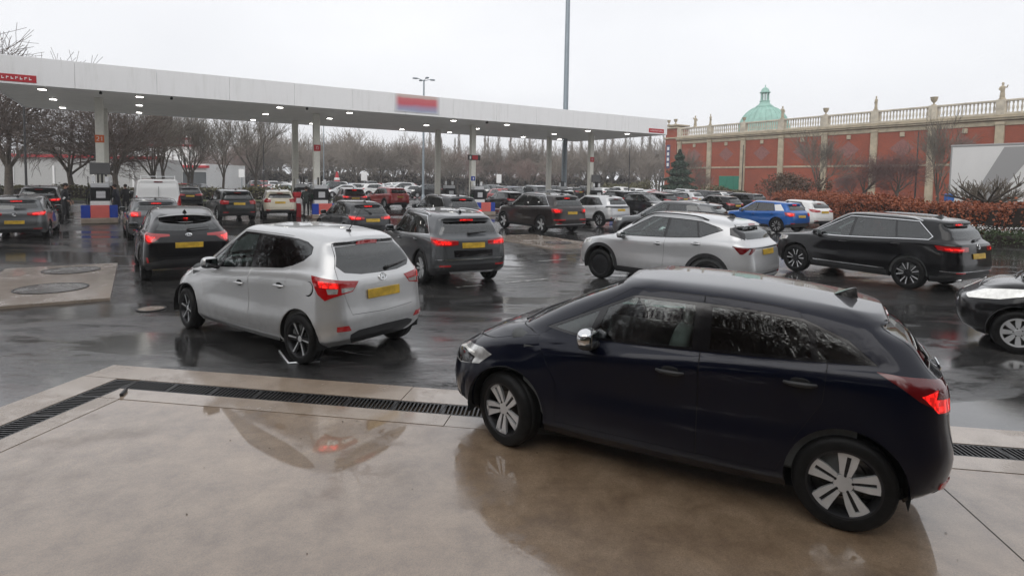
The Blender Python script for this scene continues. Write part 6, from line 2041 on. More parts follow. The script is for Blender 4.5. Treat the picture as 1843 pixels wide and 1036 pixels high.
# ------------------------------------------------------------------ the other cars
def gen(kind, L, W, H, wb, ohf, name, label, col, **k):
    """a car of a body type from its main dimensions"""
    s = base(L, W, H, wb, ohf, name=name, label=label, paint=col, lod=1)
    R, X = s['xr'], s['xf']
    f = wb/2
    if kind == 'suv':
        s.update(gc=0.24, rw=0.35, ra=0.41, lip=0.055, suv=True, sill=0.40, z2=0.52, z3=0.74,
                 sh=[(R, 0.64*H), (R+0.4, 0.64*H), (0, 0.585*H), (f-0.1, 0.59*H), (X-0.35, 0.575*H), (X, 0.47*H)],
                 belt=[(R, 0.70*H), (-f-0.1, 0.685*H), (-0.5, 0.655*H), (0.4, 0.635*H), (0.9, 0.63*H), (1.35, 0.655*H)],
                 roof=[(R+0.25, 0.925*H), (R+0.75, 0.968*H), (-0.6, 0.995*H), (0.0, 1.0*H), (0.35, 0.98*H), (0.75, 0.93*H)],
                 wsb=f-0.12, wst=0.30, rgb=R+0.20, rt=R+0.38, nose=0.10, spoil=0.08, tumble1=0.25, hoodb=0.03,
                 dlo=dict(fb=f-0.42, ft=0.02, rt=R+1.0, rb=R+0.62, rmid=[], ins=0.018), bp=(-0.12, -0.18), cp=(-f-0.02, -f+0.10),
                 rd=-f+0.16, rdt=-f+0.25, fd=f-0.46, mirror=(f-0.62, 0.655*H), wheel='twin5', aerial=('fin', R+0.85))
        s['clad'] = [('lower', [(0, 0), (0.26, 0), (0.26, 0.40), (0.2, 0.44), (0.12, 0.50), (0, 0.50)]), ('lowerside', [(0.255, 0), (0.80, 0), (0.80, 0.38), (0.255, 0.38)]),
                     ('lower', [(1, 0), (0.80, 0), (0.80, 0.36), (0.88, 0.42), (1, 0.42)])]
        zl = 0.62*H
    elif kind == 'hatch':
        s.update(gc=0.18, rw=0.31, ra=0.36, lip=0.022, sill=0.31,
                 sh=[(R, 0.62*H), (R+0.4, 0.62*H), (0, 0.57*H), (f-0.1, 0.575*H), (X-0.35, 0.54*H), (X, 0.45*H)],
                 belt=[(R, 0.69*H), (-f-0.1, 0.675*H), (-0.5, 0.645*H), (0.4, 0.63*H), (0.9, 0.63*H), (1.35, 0.655*H)],
                 roof=[(R+0.25, 0.915*H), (R+0.75, 0.962*H), (-0.6, 0.993*H), (0.0, 1.0*H), (0.35, 0.98*H), (0.75, 0.93*H)],
                 wsb=f-0.05, wst=0.28, rgb=R+0.20, rt=R+0.42, nose=0.14, spoil=0.07, tumble1=0.25,
                 dlo=dict(fb=f-0.38, ft=0.0, rt=R+1.05, rb=R+0.66, rmid=[], ins=0.018), bp=(-0.10, -0.16), cp=None,
                 rd=-f+0.18, rdt=-f+0.28, fd=f-0.42, mirror=(f-0.6, 0.655*H), wheel='five', aerial=('fin', R+0.80))
        s['clad'] = [('lower', [(0, 0), (0.2, 0), (0.19, 0.32), (0.14, 0.38), (0, 0.38)])]
        zl = 0.60*H
    s['zl'] = zl
    s.update(k)
    zl = s['zl']
    zt = s['roof'][0][1]-0.055
    zbr = s['belt'][0][1]
    hw = W/2
    zt0 = s.get('tg0', zl-0.42)
    s.setdefault('tailgate', [(0, zt0), (hw-0.34, zt0+0.01), (hw-0.27, zl-0.06), (hw-0.22, zbr+0.02), (hw-0.36, zt+0.0), (0, zt+0.02)])
    rw_ = s.get('rwin', (zbr+0.02, hw-0.29, hw-0.36))
    s.setdefault('extra', [('rear_window', 'R', [(0, rw_[0]), (rw_[1]-0.06, rw_[0]+0.005), (rw_[1], rw_[0]+0.05), (rw_[2]+0.005, zt-0.07), (rw_[2]-0.03, zt-0.045), (0, zt-0.03)])])
    tl = s.get('tail', 'wide')
    lit = 'tail_lit' if s.get('lit', True) else 'tail'
    ex = s['extra']
    if tl == 'wide':
        ex += [('tail', 'C', [(0.085, zl-0.06), (0.085, zl+0.02), (0.19, zl+0.075), (0.262, zl+0.09), (0.24, zl-0.02), (0.205, zl-0.085), (0.13, zl-0.085)]),
               (lit, 'C', [(0.12, zl-0.055), (0.12, zl+0.005), (0.19, zl+0.035), (0.235, zl+0.04), (0.205, zl-0.055)])]
    elif tl == 'block':
        ex += [('tail', 'C', [(0.125, zl-0.09), (0.12, zl+0.07), (0.19, zl+0.10), (0.255, zl+0.09), (0.24, zl-0.05), (0.2, zl-0.11)]),
               (lit, 'C', [(0.145, zl-0.06), (0.145, zl+0.04), (0.20, zl+0.06), (0.225, zl+0.05), (0.2, zl-0.07)])]
    elif tl == 'tall':
        ex += [('tail', 'C', [(0.165, zl-0.25), (0.165, zl+0.22), (0.2, zl+0.30), (0.245, zl+0.28), (0.235, zl-0.1), (0.2, zl-0.27)]),
               (lit, 'C', [(0.175, zl-0.08), (0.175, zl+0.12), (0.225, zl+0.12), (0.22, zl-0.08)])]
    if s.get('high', True):
        ex += [('brake' if s.get('lit', True) and s.get('highlit', True) else 'brake_off', 'R', [(0, zt-0.025), (0.15, zt-0.028), (0.15, zt+0.0), (0, zt+0.005)])]
    if s.get('refl', True): ex += [('reflector', 'C', [(0.13, 0.46 if kind == 'suv' else 0.36), (0.19, 0.46 if kind == 'suv' else 0.36), (0.19, 0.50 if kind == 'suv' else 0.39), (0.13, 0.50 if kind == 'suv' else 0.39)])]
    zh = s['sh'][-2][1]
    ex += [('head', 'C', [(0.785, zh-0.10), (0.785, zh-0.02), (0.83, zh-0.02), (0.875, zh-0.08), (0.87, zh-0.16), (0.82, zh-0.16)]),
           ('grille', 'C', [(1, zh-0.14), (0.885, zh-0.14), (0.89, zh-0.36), (1, zh-0.38)])]
    s.setdefault('plate', zl-0.10)
    if k.get('extra2'): ex += k['extra2']
    return s

C_white = paint('white_paint_car', (0.74, 0.74, 0.73), 0.0, 0.35, dirt=0.4)
C_cream = paint('cream_paint_car', (0.62, 0.57, 0.46), 0.0, 0.35)
C_blue = paint('blue_paint_car', (0.010, 0.10, 0.36), 0.35, 0.3)
C_red = paint('red_paint_car', (0.34, 0.018, 0.016), 0.3, 0.3)
C_darkred = paint('maroon_paint', (0.055, 0.018, 0.020), 0.4, 0.3)
C_dgrey = paint('dark_grey_paint', (0.030, 0.032, 0.035), 0.5, 0.33)
C_mgrey = paint('mid_grey_paint', (0.12, 0.125, 0.13), 0.6, 0.35)
C_brown = paint('dark_brown_paint', (0.022, 0.017, 0.016), 0.4, 0.3)
C_silver2 = paint('bright_silver_paint', (0.58, 0.585, 0.59), 0.7, 0.36)

def cars():
    out = []
    A = lambda s, x, y, h, z=0.0: out.append((s, (x, y, z), R_(h)))
    A(spec_jazz(), 1.46, 5.06, 152.5, PADZ)
    A(spec_ix20(), -3.24, 8.60, 144.7)
    # black coupe-like crossover with slotted spoiler
    s = gen('suv', 4.36, 1.80, 1.55, 2.64, 0.90, 'black_crossover', 'black coupe-shaped crossover with boomerang tail lights queueing on the left', C_black, lod=0,
            plate=0.80, badge=(1.005, 'T'), zl=0.98, tail='none', wheel='five', wiper=((0.0, 1.10), (-0.42, 1.13)), steer=0.0, refl=False)
    R = s['xr']
    s.update(rgb=R+0.22, rt=R+0.62, tumble1=0.30, rtaper=0.07, spoil=0.06, belt=[(R, 1.09), (-1.4, 1.08), (-0.5, 1.03), (0.4, 0.98), (1.3, 1.02)],
             roof=[(R+0.45, 1.37), (R+0.9, 1.46), (-0.5, 1.545), (0.0, 1.55), (0.35, 1.52), (0.75, 1.44)], tuck=0.0, tailtop=0.10)
    s['tailgate'] = [(0, 0.58), (0.52, 0.60), (0.60, 0.80), (0.64, 1.06), (0.47, 1.33), (0, 1.35)]
    s['extra'] = [('rear_window', 'R', [(0, 1.09), (0.52, 1.10), (0.60, 1.12), (0.50, 1.285), (0, 1.30)]),
                  ('tail', 'C', [(0.095, 0.985), (0.095, 1.025), (0.17, 1.045), (0.25, 1.07), (0.265, 1.03), (0.235, 0.90), (0.20, 0.83), (0.165, 0.90), (0.14, 0.975)]),
                  ('tail_lit', 'C', [(0.165, 0.975), (0.215, 1.0), (0.24, 1.01), (0.205, 0.88), (0.185, 0.88)]),
                  ('reflector', 'C', [(0.195, 0.44), (0.205, 0.44), (0.215, 0.55), (0.205, 0.55)]),
                  ('black', 'R', [(0, 1.315), (0.53, 1.29), (0.50, 1.345), (0, 1.375)]),
                  ('brake', 'R', [(0, 1.325), (0.045, 1.325), (0.045, 1.345), (0, 1.345)])]
    def chr_post(S, root, parts, s):
        for y0, y1 in ((-0.10, 0.10), (0.13, 0.33), (-0.33, -0.13)):   # body-colour slots of the raised spoiler
            g = G(); zs = 1.37
            p, n = S.at('T', s['rt']+0.05, (y0+y1)/2 if (y0+y1) else 0.002, 0.0)
        # wing carried over the glass
        g = G(); pr = []
        for y in np.linspace(-0.52, 0.52, 13):
            x = s['rt']-0.10+0.16*(y/0.52)**2; z = 1.415-0.055*(y/0.52)**2
            pr.append((x, y, z))
        V, F = [], []
        for (x, y, z) in pr: V += [(x-0.02, y, z), (x+0.12, y, z+0.02), (x+0.12, y, z+0.0), (x-0.02, y, z-0.022)]
        for i in range(12):
            for j in range(4): F.append((4*i+j, 4*i+(j+1) % 4, 4*i+4+(j+1) % 4, 4*i+4+j))
        F += [(0, 1, 2, 3)[::-1], (48, 49, 50, 51)]
        g.add(V, F); g.build('spoiler', C_black, root, 40)
        for y in (-0.48, -0.17, 0.17, 0.48):
            G().cbox((s['rt']+0.05+0.12*(y/0.52)**2, y, 1.365-0.05*(y/0.52)**2), (0.16, 0.035, 0.09), 0.01).build('spoiler_strut', C_black, root)
    s['post'] = chr_post
    A(s, -8.15, 14.35, 125.0)
    # grey SUV
    s = gen('suv', 4.49, 1.85, 1.60, 2.68, 0.90, 'grey_suv', 'grey SUV with chrome window line and silver roof rails beyond the silver hatchback', C_grey, lod=0, chrome_dlo=True,
            rails=(-1.35, 0.55, M_alloy), plate=0.90, zl=0.98, badge=None, wheel='twin5', wiper=((0.05, 1.14), (-0.40, 1.17)), steer=R_(-4), mirror_mat=C_grey)
    s['extra'] += [('chrome', 'C', [(0, 0.60), (0.21, 0.60), (0.21, 0.622), (0, 0.622)]), ('black', 'C', [(0, 0.66), (0.11, 0.66), (0.11, 0.80), (0, 0.80)]), ('silver', 'C', [(0.0, 0.30), (0.15, 0.30), (0.15, 0.345), (0, 0.345)])]
    A(s, -1.88, 14.45, 119.0)
    # silver SUV, angular
    s = gen('suv', 4.50, 1.865, 1.65, 2.68, 0.89, 'silver_suv', 'angular silver SUV with black wheel arches and closed dark front wheel', C_silver2, lod=0, rails=(-1.25, 0.60, M_glossblack),
            plate=0.93, zl=0.96, tail='none', wheel='disc', mirror_mat=C_silver2, high=True, lit=True, highlit=False, ra=0.43, lip=0.075, steer=R_(-3))
    R = s['xr']
    s.update(belt=[(R, 1.15), (-1.34, 1.16), (-0.5, 1.11), (0.4, 1.075), (0.95, 1.06), (1.3, 1.075)], sh=[(R, 1.03), (R+0.4, 1.03), (0, 0.96), (1.2, 0.97), (1.85, 0.92), (s['xf'], 0.80)],
             roof=[(R+0.3, 1.465), (R+0.75, 1.55), (-0.6, 1.635), (0.0, 1.65), (0.35, 1.62), (0.75, 1.53)], bp=(-0.33, -0.38))
    s['dlo'] = dict(fb=s['wb']/2-0.38, ft=0.05, rt=-1.12, rb=-1.14, rmid=[(-1.60, 1.345), (-1.5, 1.40)], ins=0.018)
    s['cp'] = (-1.12, -1.02)
    s['extra'] += [('black', 'C', [(0, 1.03), (0.20, 1.035), (0.262, 1.055), (0.262, 1.03), (0.20, 1.005), (0, 1.0)]),
                   ('tail_dark', 'C', [(0.175, 1.03), (0.262, 1.05), (0.228, 0.90), (0.215, 0.90)]), ('tail_dark', 'C', [(0.13, 1.02), (0.168, 1.02), (0.19, 0.90), (0.178, 0.90)]),
                   ('silver', 'C', [(0, 0.47), (0.19, 0.47), (0.18, 0.41), (0, 0.41)]), ('dpillar', 'C', [(0.16, 1.17), (0.262, 1.26), (0.262, 1.40), (0.20, 1.42), (0.16, 1.36)])]
    s['cfg'] = {'dpillar': ('pillar_panel', M_glossblack, 0.002, False)}
    A(s, 3.68, 13.62, 136.0)
    # long black SUV
    s = gen('suv', 4.70, 1.84, 1.66, 2.79, 0.90, 'black_suv', 'long black SUV with chrome window line and multi-spoke wheels by the kerb', C_black, lod=0, chrome_dlo=True,
            rails=(-1.55, 0.60, M_alloy), plate=0.82, zl=0.98, badge=(1.03, 'round'), wheel='twin5dark', rw=0.36, ra=0.415, lip=0.03, tail='none', mirror_mat=C_black, exhaust=(0.55, -0.55), wiper=((0.0, 1.13), (-0.4, 1.15)))
    s['cfg'] = {'arch': ('wheel_arch', C_black, 0.006, False)}
    R = s['xr']
    s['bp'] = (-0.02, -0.08); s['cp'] = (-1.10, -1.02); s['rd'] = -1.22; s['rdt'] = -0.9
    s['dlo'] = dict(fb=s['wb']/2-0.42, ft=0.05, rt=R+0.92, rb=R+0.66, rmid=[(R+0.60, 1.22)], ins=0.018)
    s['extra'] += [('tail', 'C', [(0.10, 0.93), (0.10, 1.02), (0.19, 1.03), (0.275, 1.04), (0.265, 0.95), (0.20, 0.91)]), ('tail_lit', 'C', [(0.14, 0.945), (0.14, 0.985), (0.24, 0.995), (0.235, 0.955)]),
                   ('chrome', 'C', [(0, 0.49), (0.26, 0.49), (0.26, 0.505), (0, 0.505)]), ('chrome_side', 'S', [(-0.90, 0.40), (0.88, 0.40), (0.88, 0.425), (-0.90, 0.425)])]
    s['cfg']['chrome_side'] = ('door_strip', M_chrome, 0.008, False)
    A(s, 9.0, 14.8, 119.0)
    # small black car at the right edge
    s = gen('hatch', 3.72, 1.69, 1.53, 2.46, 0.68, 'black_hatchback', 'black small hatchback with a large pale headlight cut by the right edge', C_black, lod=0, wheel='cover', lit=False, rw=0.30, ra=0.35, fwiper=True, nose=0.24, steer=R_(4))
    X = s['xf']
    s['sh'][-2:] = [(X-0.45, 0.86), (X, 0.66)]; s['hoodb'] = 0.05
    s['extra'] = [e for e in s['extra'] if e[0] not in ('head', 'grille')]
    s['extra'] += [('head_lamp', 'C', [(0.768, 0.905), (0.79, 0.90), (0.845, 0.83), (0.868, 0.725), (0.845, 0.685), (0.80, 0.73), (0.775, 0.82)]),
                   ('grille', 'C', [(1, 0.60), (0.90, 0.60), (0.89, 0.55), (1, 0.54)]), ('grille', 'C', [(1, 0.46), (0.87, 0.46), (0.86, 0.28), (1, 0.26)]), ('chrome', 'C', [(1, 0.64), (0.91, 0.64), (0.90, 0.60), (1, 0.61)])]
    A(s, 8.52, 8.05, 146.0)
    # blue crossover, white pillar
    s = gen('suv', 4.20, 1.79, 1.51, 2.60, 0.83, 'blue_crossover', 'bright blue crossover with a white rear pillar', C_blue, paint2=C_white, zl=0.90, plate=0.80, wheel='twin5dark', lip=0.03, tail='block', cp=None)
    s['cfg'] = {'arch': ('wheel_arch', C_blue, 0.006, False)}
    R = s['xr']
    s['dlo'] = dict(fb=s['wb']/2-0.42, ft=0.02, rt=R+1.05, rb=R+0.92, rmid=[], ins=0.018)
    s['extra'].insert(0, ('cpillar', 'S', [(R+0.90, 1.05), (R+1.02, 1.33), (R+0.72, 1.36), (R+0.45, 1.06)]))
    A(s, 12.7, 29.6, 120.0)
    s = gen('hatch', 4.04, 1.74, 1.48, 2.49, 0.82, 'white_hatchback', 'white hatchback parked behind the blue crossover', C_white, zl=0.92, plate=0.84, tail='wide', lit=False)
    A(s, 16.2, 33.6, 112.0)
    # large dark SUV
    s = gen('suv', 5.05, 1.97, 1.74, 3.0, 0.97, 'brown_black_suv', 'large brown-black SUV with bright five-spoke wheels near the third pump', C_brown, chrome_dlo=True, rails=(-1.6, 0.6, M_alloy), zl=1.02, plate=0.92, tail='block', wheel='five', rw=0.38, ra=0.43, lip=0.03, sill=0.36)
    s['cfg'] = {'arch': ('wheel_arch', C_brown, 0.006, False)}
    s['extra'] += [('reflector', 'C', [(0.09, 0.60), (0.22, 0.60), (0.22, 0.66), (0.09, 0.66)]), ('silver', 'C', [(0, 0.42), (0.2, 0.42), (0.2, 0.44), (0, 0.44)])]
    A(s, 1.20, 27.6, 124.0)
    s = gen('suv', 4.18, 1.765, 1.595, 2.56, 0.84, 'silver_crossover', 'silver crossover with black wheel arches behind the large dark SUV', C_silver2, zl=0.98, plate=0.87, tail='none', lit=False, wheel='twin5dark')
    s['extra'] += [('black', 'C', [(0, 0.95), (0.26, 0.99), (0.24, 1.07), (0, 1.07)]), ('silver', 'C', [(0, 0.45), (0.17, 0.45), (0.16, 0.54), (0, 0.54)])]
    A(s, 4.38, 31.6, 126.0)
    s = gen('suv', 4.45, 1.84, 1.63, 2.67, 0.9, 'dark_grey_suv', 'dark grey SUV with pale roof rail just behind the angular silver SUV', C_mgrey, zl=0.98, rails=(-1.3, 0.6, M_alloy), lit=False, wheel='twin5')
    A(s, 6.05, 22.4, 144.0)
    # left lanes
    s = gen('hatch', 4.28, 1.79, 1.49, 2.62, 0.85, 'grey_hatchback', 'grey hatchback with brake lights on at the left edge', C_dgrey, zl=0.90, plate=0.60, tail='wide', badge=(0.88, 'round'), wheel='five', wiper=((0.0, 1.04), (-0.3, 1.06)), lod=0)
    s['paint'] = C_mgrey
    A(s, -17.9, 21.6, 122.0)
    s = gen('suv', 4.55, 1.86, 1.66, 2.7, 0.9, 'black_estate', 'black SUV at the first pump in front of the grey hatchback', C_black, zl=1.0, plate=None, highlit=False)
    A(s, -24.0, 30.2, 122.0)
    # van
    s = gen('hatch', 4.75, 1.97, 2.10, 2.90, 0.92, 'white_van', 'white panel van with barn doors at the first pump', C_white, cat='van', zl=1.05, tail='tall', lit=False, plate=None, doors=True, high=False, aerial=('rod', 0.3))
    R = s['xr']
    s.update(rgb=R+0.10, rt=R+0.14, tailtop=0.06, spoil=0.02, tumble1=0.17, tumble0=0.05, belt=[(R, 1.25), (0, 1.22), (0.5, 1.2), (1.3, 1.2)], rooft=0.05, rgrx=0.12, rgry=0.10,
             roof=[(R, 2.05), (R+0.5, 2.085), (-0.6, 2.10), (0.2, 2.08), (0.5, 2.04), (0.75, 1.97)], sh=[(R, 1.0), (0, 1.0), (1.2, 1.02), (s['xf']-0.3, 0.98), (s['xf'], 0.8)], wsb=1.32, wst=0.40,
             dlo=dict(fb=1.05, ft=0.15, rt=-0.30, rb=-0.30, rmid=[], ins=0.018), bp=(-0.34, -0.34), cp=None, rear_glass=False, rd=-0.4, rdt=-0.4, doors=False,
             tailgate=[(0, 0.45), (0.78, 0.45), (0.82, 1.2), (0.76, 1.90), (0, 1.92)], rbulge=0.01)
    s['extra'] = [e for e in s['extra'] if e[0] not in ('rear_window',)]
    def van_post(S, root, parts, s):
        p0, n = S.at('R', 0.0, 1.85, 0.01); p1, n = S.at('R', 0.0, 0.55, 0.01)
        G().cbox(((p0.x+p1.x)/2, 0, 1.05), (0.03, 0.012, 1.4), 0.003).build('door_gap', M_gap, root)
        p, n = S.at('R', 0.0, 1.96, 0.015)
        G().cbox(tuple(p), (0.03, 0.34, 0.05), 0.01).build('high_brake_light', M_reddark, root)
        for sy in (-1, 1):
            G().tube([(s['xr']+0.3, sy*0.66, 2.04), (s['xr']+0.3, sy*0.66, 2.24)], 0.02, 6).build('roof_bar_post', M_white, root)
        G().tube([(s['xr']+0.3, -0.66, 2.2), (s['xr']+0.3, 0.66, 2.2)], 0.016, 6).build('roof_bar', M_alloy, root)
    s['post'] = van_post
    A(s, -17.2, 28.4, 124.0)
    s = gen('hatch', 4.3, 1.8, 1.46, 2.62, 0.86, 'grey_car', 'grey hatchback half hidden in front of the black crossover', C_mgrey, zl=0.92, tail='block')
    A(s, -13.6, 22.2, 126.0)
    s = gen('suv', 4.40, 1.82, 1.62, 2.66, 0.88, 'dark_suv', 'very dark green-black SUV right of the white van', paint('green_black_paint', (0.012, 0.016, 0.017), 0.4, 0.3), zl=0.98, tail='block', plate=0.90, lit=False)
    A(s, -14.9, 31.0, 128.0)
    s = gen('suv', 4.12, 1.78, 1.56, 2.60, 0.84, 'cream_suv', 'cream small SUV with round red tail lights beside the red bin', C_cream, zl=0.99, tail='block', plate=0.88, lit=False, highlit=False)
    A(s, -13.4, 33.6, 116.0)
    s = gen('suv', 4.4, 1.83, 1.62, 2.66, 0.88, 'maroon_suv', 'dark maroon SUV with glowing brake lights beyond the second pump', C_darkred, zl=1.0, tail='wide')
    A(s, -11.6, 42.0, 116.0)
    s = gen('suv', 4.6, 1.84, 1.64, 2.75, 0.9, 'red_suv', 'bright red SUV beyond the black hatchback', C_red, zl=1.0, tail='tall', lit=False)
    A(s, -9.8, 46.0, 128.0)
    s = gen('hatch', 3.98, 1.75, 1.44, 2.52, 0.80, 'black_small_car', 'black rounded hatchback between the silver hatchback and the second pump', C_dgrey, zl=0.86, tail='wide', wiper=((0.0, 1.0), (0.35, 1.25)))
    A(s, -6.2, 22.8, 128.0)
    s = gen('suv', 4.64, 1.85, 1.64, 2.66, 0.95, 'dark_luxury_suv', 'dark SUV with curved chrome window line ahead of the grey SUV', C_dgrey, zl=1.0, tail='wide', chrome_dlo=True, highlit=True, badge=(1.02, 'L'))
    A(s, -3.2, 26.2, 126.0)
    return out

TC = time.time()
for s, loc, rz in cars():
    make_car(s, loc, rz)
print('cars', time.time()-TC)

# ------------------------------------------------------------------ far parked cars
def far_proto(kind):
    if kind == 'suv': s = gen('suv', 4.4, 1.82, 1.64, 2.66, 0.88, 'parked_suv', 'x', C_white, lit=False, high=False, refl=False, aerial=None)
    elif kind == 'van': s = gen('hatch', 4.4, 1.84, 1.85, 2.7, 0.86, 'parked_van', 'x', C_white, lit=False, high=False, refl=False, aerial=None, tumble1=0.18)
    else: s = gen('hatch', 4.15, 1.77, 1.47, 2.58, 0.82, 'parked_car', 'x', C_white, lit=False, high=False, refl=False, aerial=None)
    return make_car(s, (0, -60, 0), 0)
protos = {k: far_proto(k) for k in ('hatch', 'suv', 'van')}
C_dblue = paint('dark_blue_paint', (0.02, 0.05, 0.13), 0.4, 0.3)
FARC = {'white': C_white, 'silver': C_silver, 'black': C_black, 'grey': C_mgrey, 'blue': C_dblue, 'red': C_red, 'dark': C_dgrey}
def recolour(o, old, new):
    for c in o.children:
        if c.type == 'MESH':
            for sl in c.material_slots:
                if sl.material == old:
                    sl.link = 'OBJECT'; sl.material = new
        recolour(c, old, new)
rng = random.Random(5)
spots = []
# rows beyond the canopy (aligned with its grid) and the aisle in front of the brick building
def row(y_px_list, Ydepth, h, jitter=1.0, flip=0.5):
    for px in y_px_list:
        Y = Ydepth(px) if callable(Ydepth) else Ydepth
        spots.append(((px-921.5)/1060*Y+rng.uniform(-.3, .3), Y+rng.uniform(-.5, .5), h+(180 if rng.random() < flip else 0)+rng.uniform(-3, 3)))
row([455+15*i for i in range(20)], lambda p: 86+(p-455)*0.030, 122)
row([500+22*i for i in range(13)], lambda p: 66+(p-500)*0.022, 32)
row([870+16*i for i in range(18)], lambda p: 84, 122)
row([905+26*i for i in range(5)], lambda p: 58, 122)
row([1140+30*i for i in range(6)], lambda p: 56+(p-1140)*0.02, 122, flip=0.3)
row([1150+24*i for i in range(7)], lambda p: 70, 122, flip=0.3)
row([335, 350], lambda p: 58, 100)
cols = ['white', 'silver', 'black', 'grey', 'white', 'dark', 'silver', 'grey', 'white', 'dark', 'black', 'silver', 'blue', 'red']
fixed = {}
used = {'hatch': False, 'suv': False, 'van': False}
for i, (x, y, h) in enumerate(spots):
    k = 'hatch' if rng.random() < 0.55 else ('suv' if rng.random() < 0.85 else 'van')
    cn = rng.choice(cols)
    o = protos[k] if not used[k] else copy_tree(protos[k])
    first = not used[k]; used[k] = True
    o.location = (x, y, 0); o.rotation_euler = (0, 0, R_(h))
    side = 'behind the pumps on the left' if x/y < -0.25 else ('behind the middle pumps' if x/y < 0.02 else ('behind the right end of the canopy' if x/y < 0.2 else 'before the brick building'))
    o['label'] = 'distant %s %s parked in the rows %s' % (cn, {'hatch': 'car', 'suv': 'SUV', 'van': 'van'}[k], side)
    o['category'] = 'van' if k == 'van' else 'car'
    o['group'] = 'distant %s %ss %s' % (cn, k, side)
    fixed[o.name] = cn
    spots[i] = (o, cn)
for o, cn in spots:
    recolour(o, C_white, FARC[cn])
# mid-distance cars right of the canopy
def midcar(x, y, h, kind, col, label):
    o = copy_tree(protos[kind]); o.location = (x, y, 0); o.rotation_euler = (0, 0, R_(h)); o['label'] = label
    o['category'] = 'car'
    if 'group' in o: del o['group']
    recolour(o, C_white, col)
midcar(14.6, 42.5, 122, 'hatch', C_dgrey, 'dark estate car with red tail lamps left of the blue crossover')
midcar(17.5, 45.5, 122, 'suv', C_brown, 'dark brown SUV near the far end of the beech hedge')
midcar(9.9, 44.0, 300, 'hatch', C_red, 'red hatchback seen above the dark grey SUV')
midcar(8.1, 47.0, 122, 'suv', C_dgrey, 'dark SUV just right of the silver crossover')
midcar(-0.6, 45.0, 122, 'hatch', C_black, 'black car at the third pump behind the large dark SUV')
midcar(3.2, 45.5, 122, 'suv', C_mgrey, 'grey car between the farthest columns')
midcar(12.2, 50.0, 122, 'hatch', C_silver, 'silver car right of the red hatchback')
midcar(-24.2, 44.0, 122, 'hatch', C_cream, 'pale car beyond the white van')
# ------------------------------------------------------------------ people at the pumps
def skinned(name, V, E, rad, mats, parent, root=0, sub=2):
    me = bpy.data.meshes.new(name); me.from_pydata(V, E, [])
    o = bpy.data.objects.new(name, me); COL.objects.link(o)
    md = o.modifiers.new('skin', 'SKIN')
    lay = me.skin_vertices[0] if len(me.skin_vertices) else None
    if lay is None:
        lay = me.attributes.new('skin', 'FLOAT', 'POINT')
    for i, r in enumerate(rad):
        lay.data[i].radius = (r, r) if not hasattr(r, '__len__') else r
        lay.data[i].use_root = (i == root)
    md.use_smooth_shade = True
    ss = o.modifiers.new('sub', 'SUBSURF'); ss.levels = sub; ss.render_levels = sub
    dg = bpy.context.evaluated_depsgraph_get(); dg.update()
    m2 = bpy.data.meshes.new_from_object(o.evaluated_get(dg))
    bpy.data.objects.remove(o)
    m2.materials.clear()
    for m in mats: m2.materials.append(m)
    m2.shade_smooth()
    return obj(name, m2, parent)
M_skin = plain('skin', (0.42, 0.24, 0.17), 0.55, var=0.08)
M_hair = plain('hair', (0.02, 0.014, 0.010), 0.6)
M_coat = plain('dark_coat', (0.010, 0.011, 0.015), 0.6, var=0.3, vscale=9)
M_navycoat = plain('navy_coat', (0.012, 0.015, 0.028), 0.65, var=0.3, vscale=9)
M_trouser = plain('dark_trousers', (0.012, 0.012, 0.014), 0.7, var=0.3)
M_greenjkt = plain('dark_green_jacket', (0.02, 0.028, 0.024), 0.7, var=0.3)
M_shoe = plain('shoes', (0.008, 0.008, 0.008), 0.4)
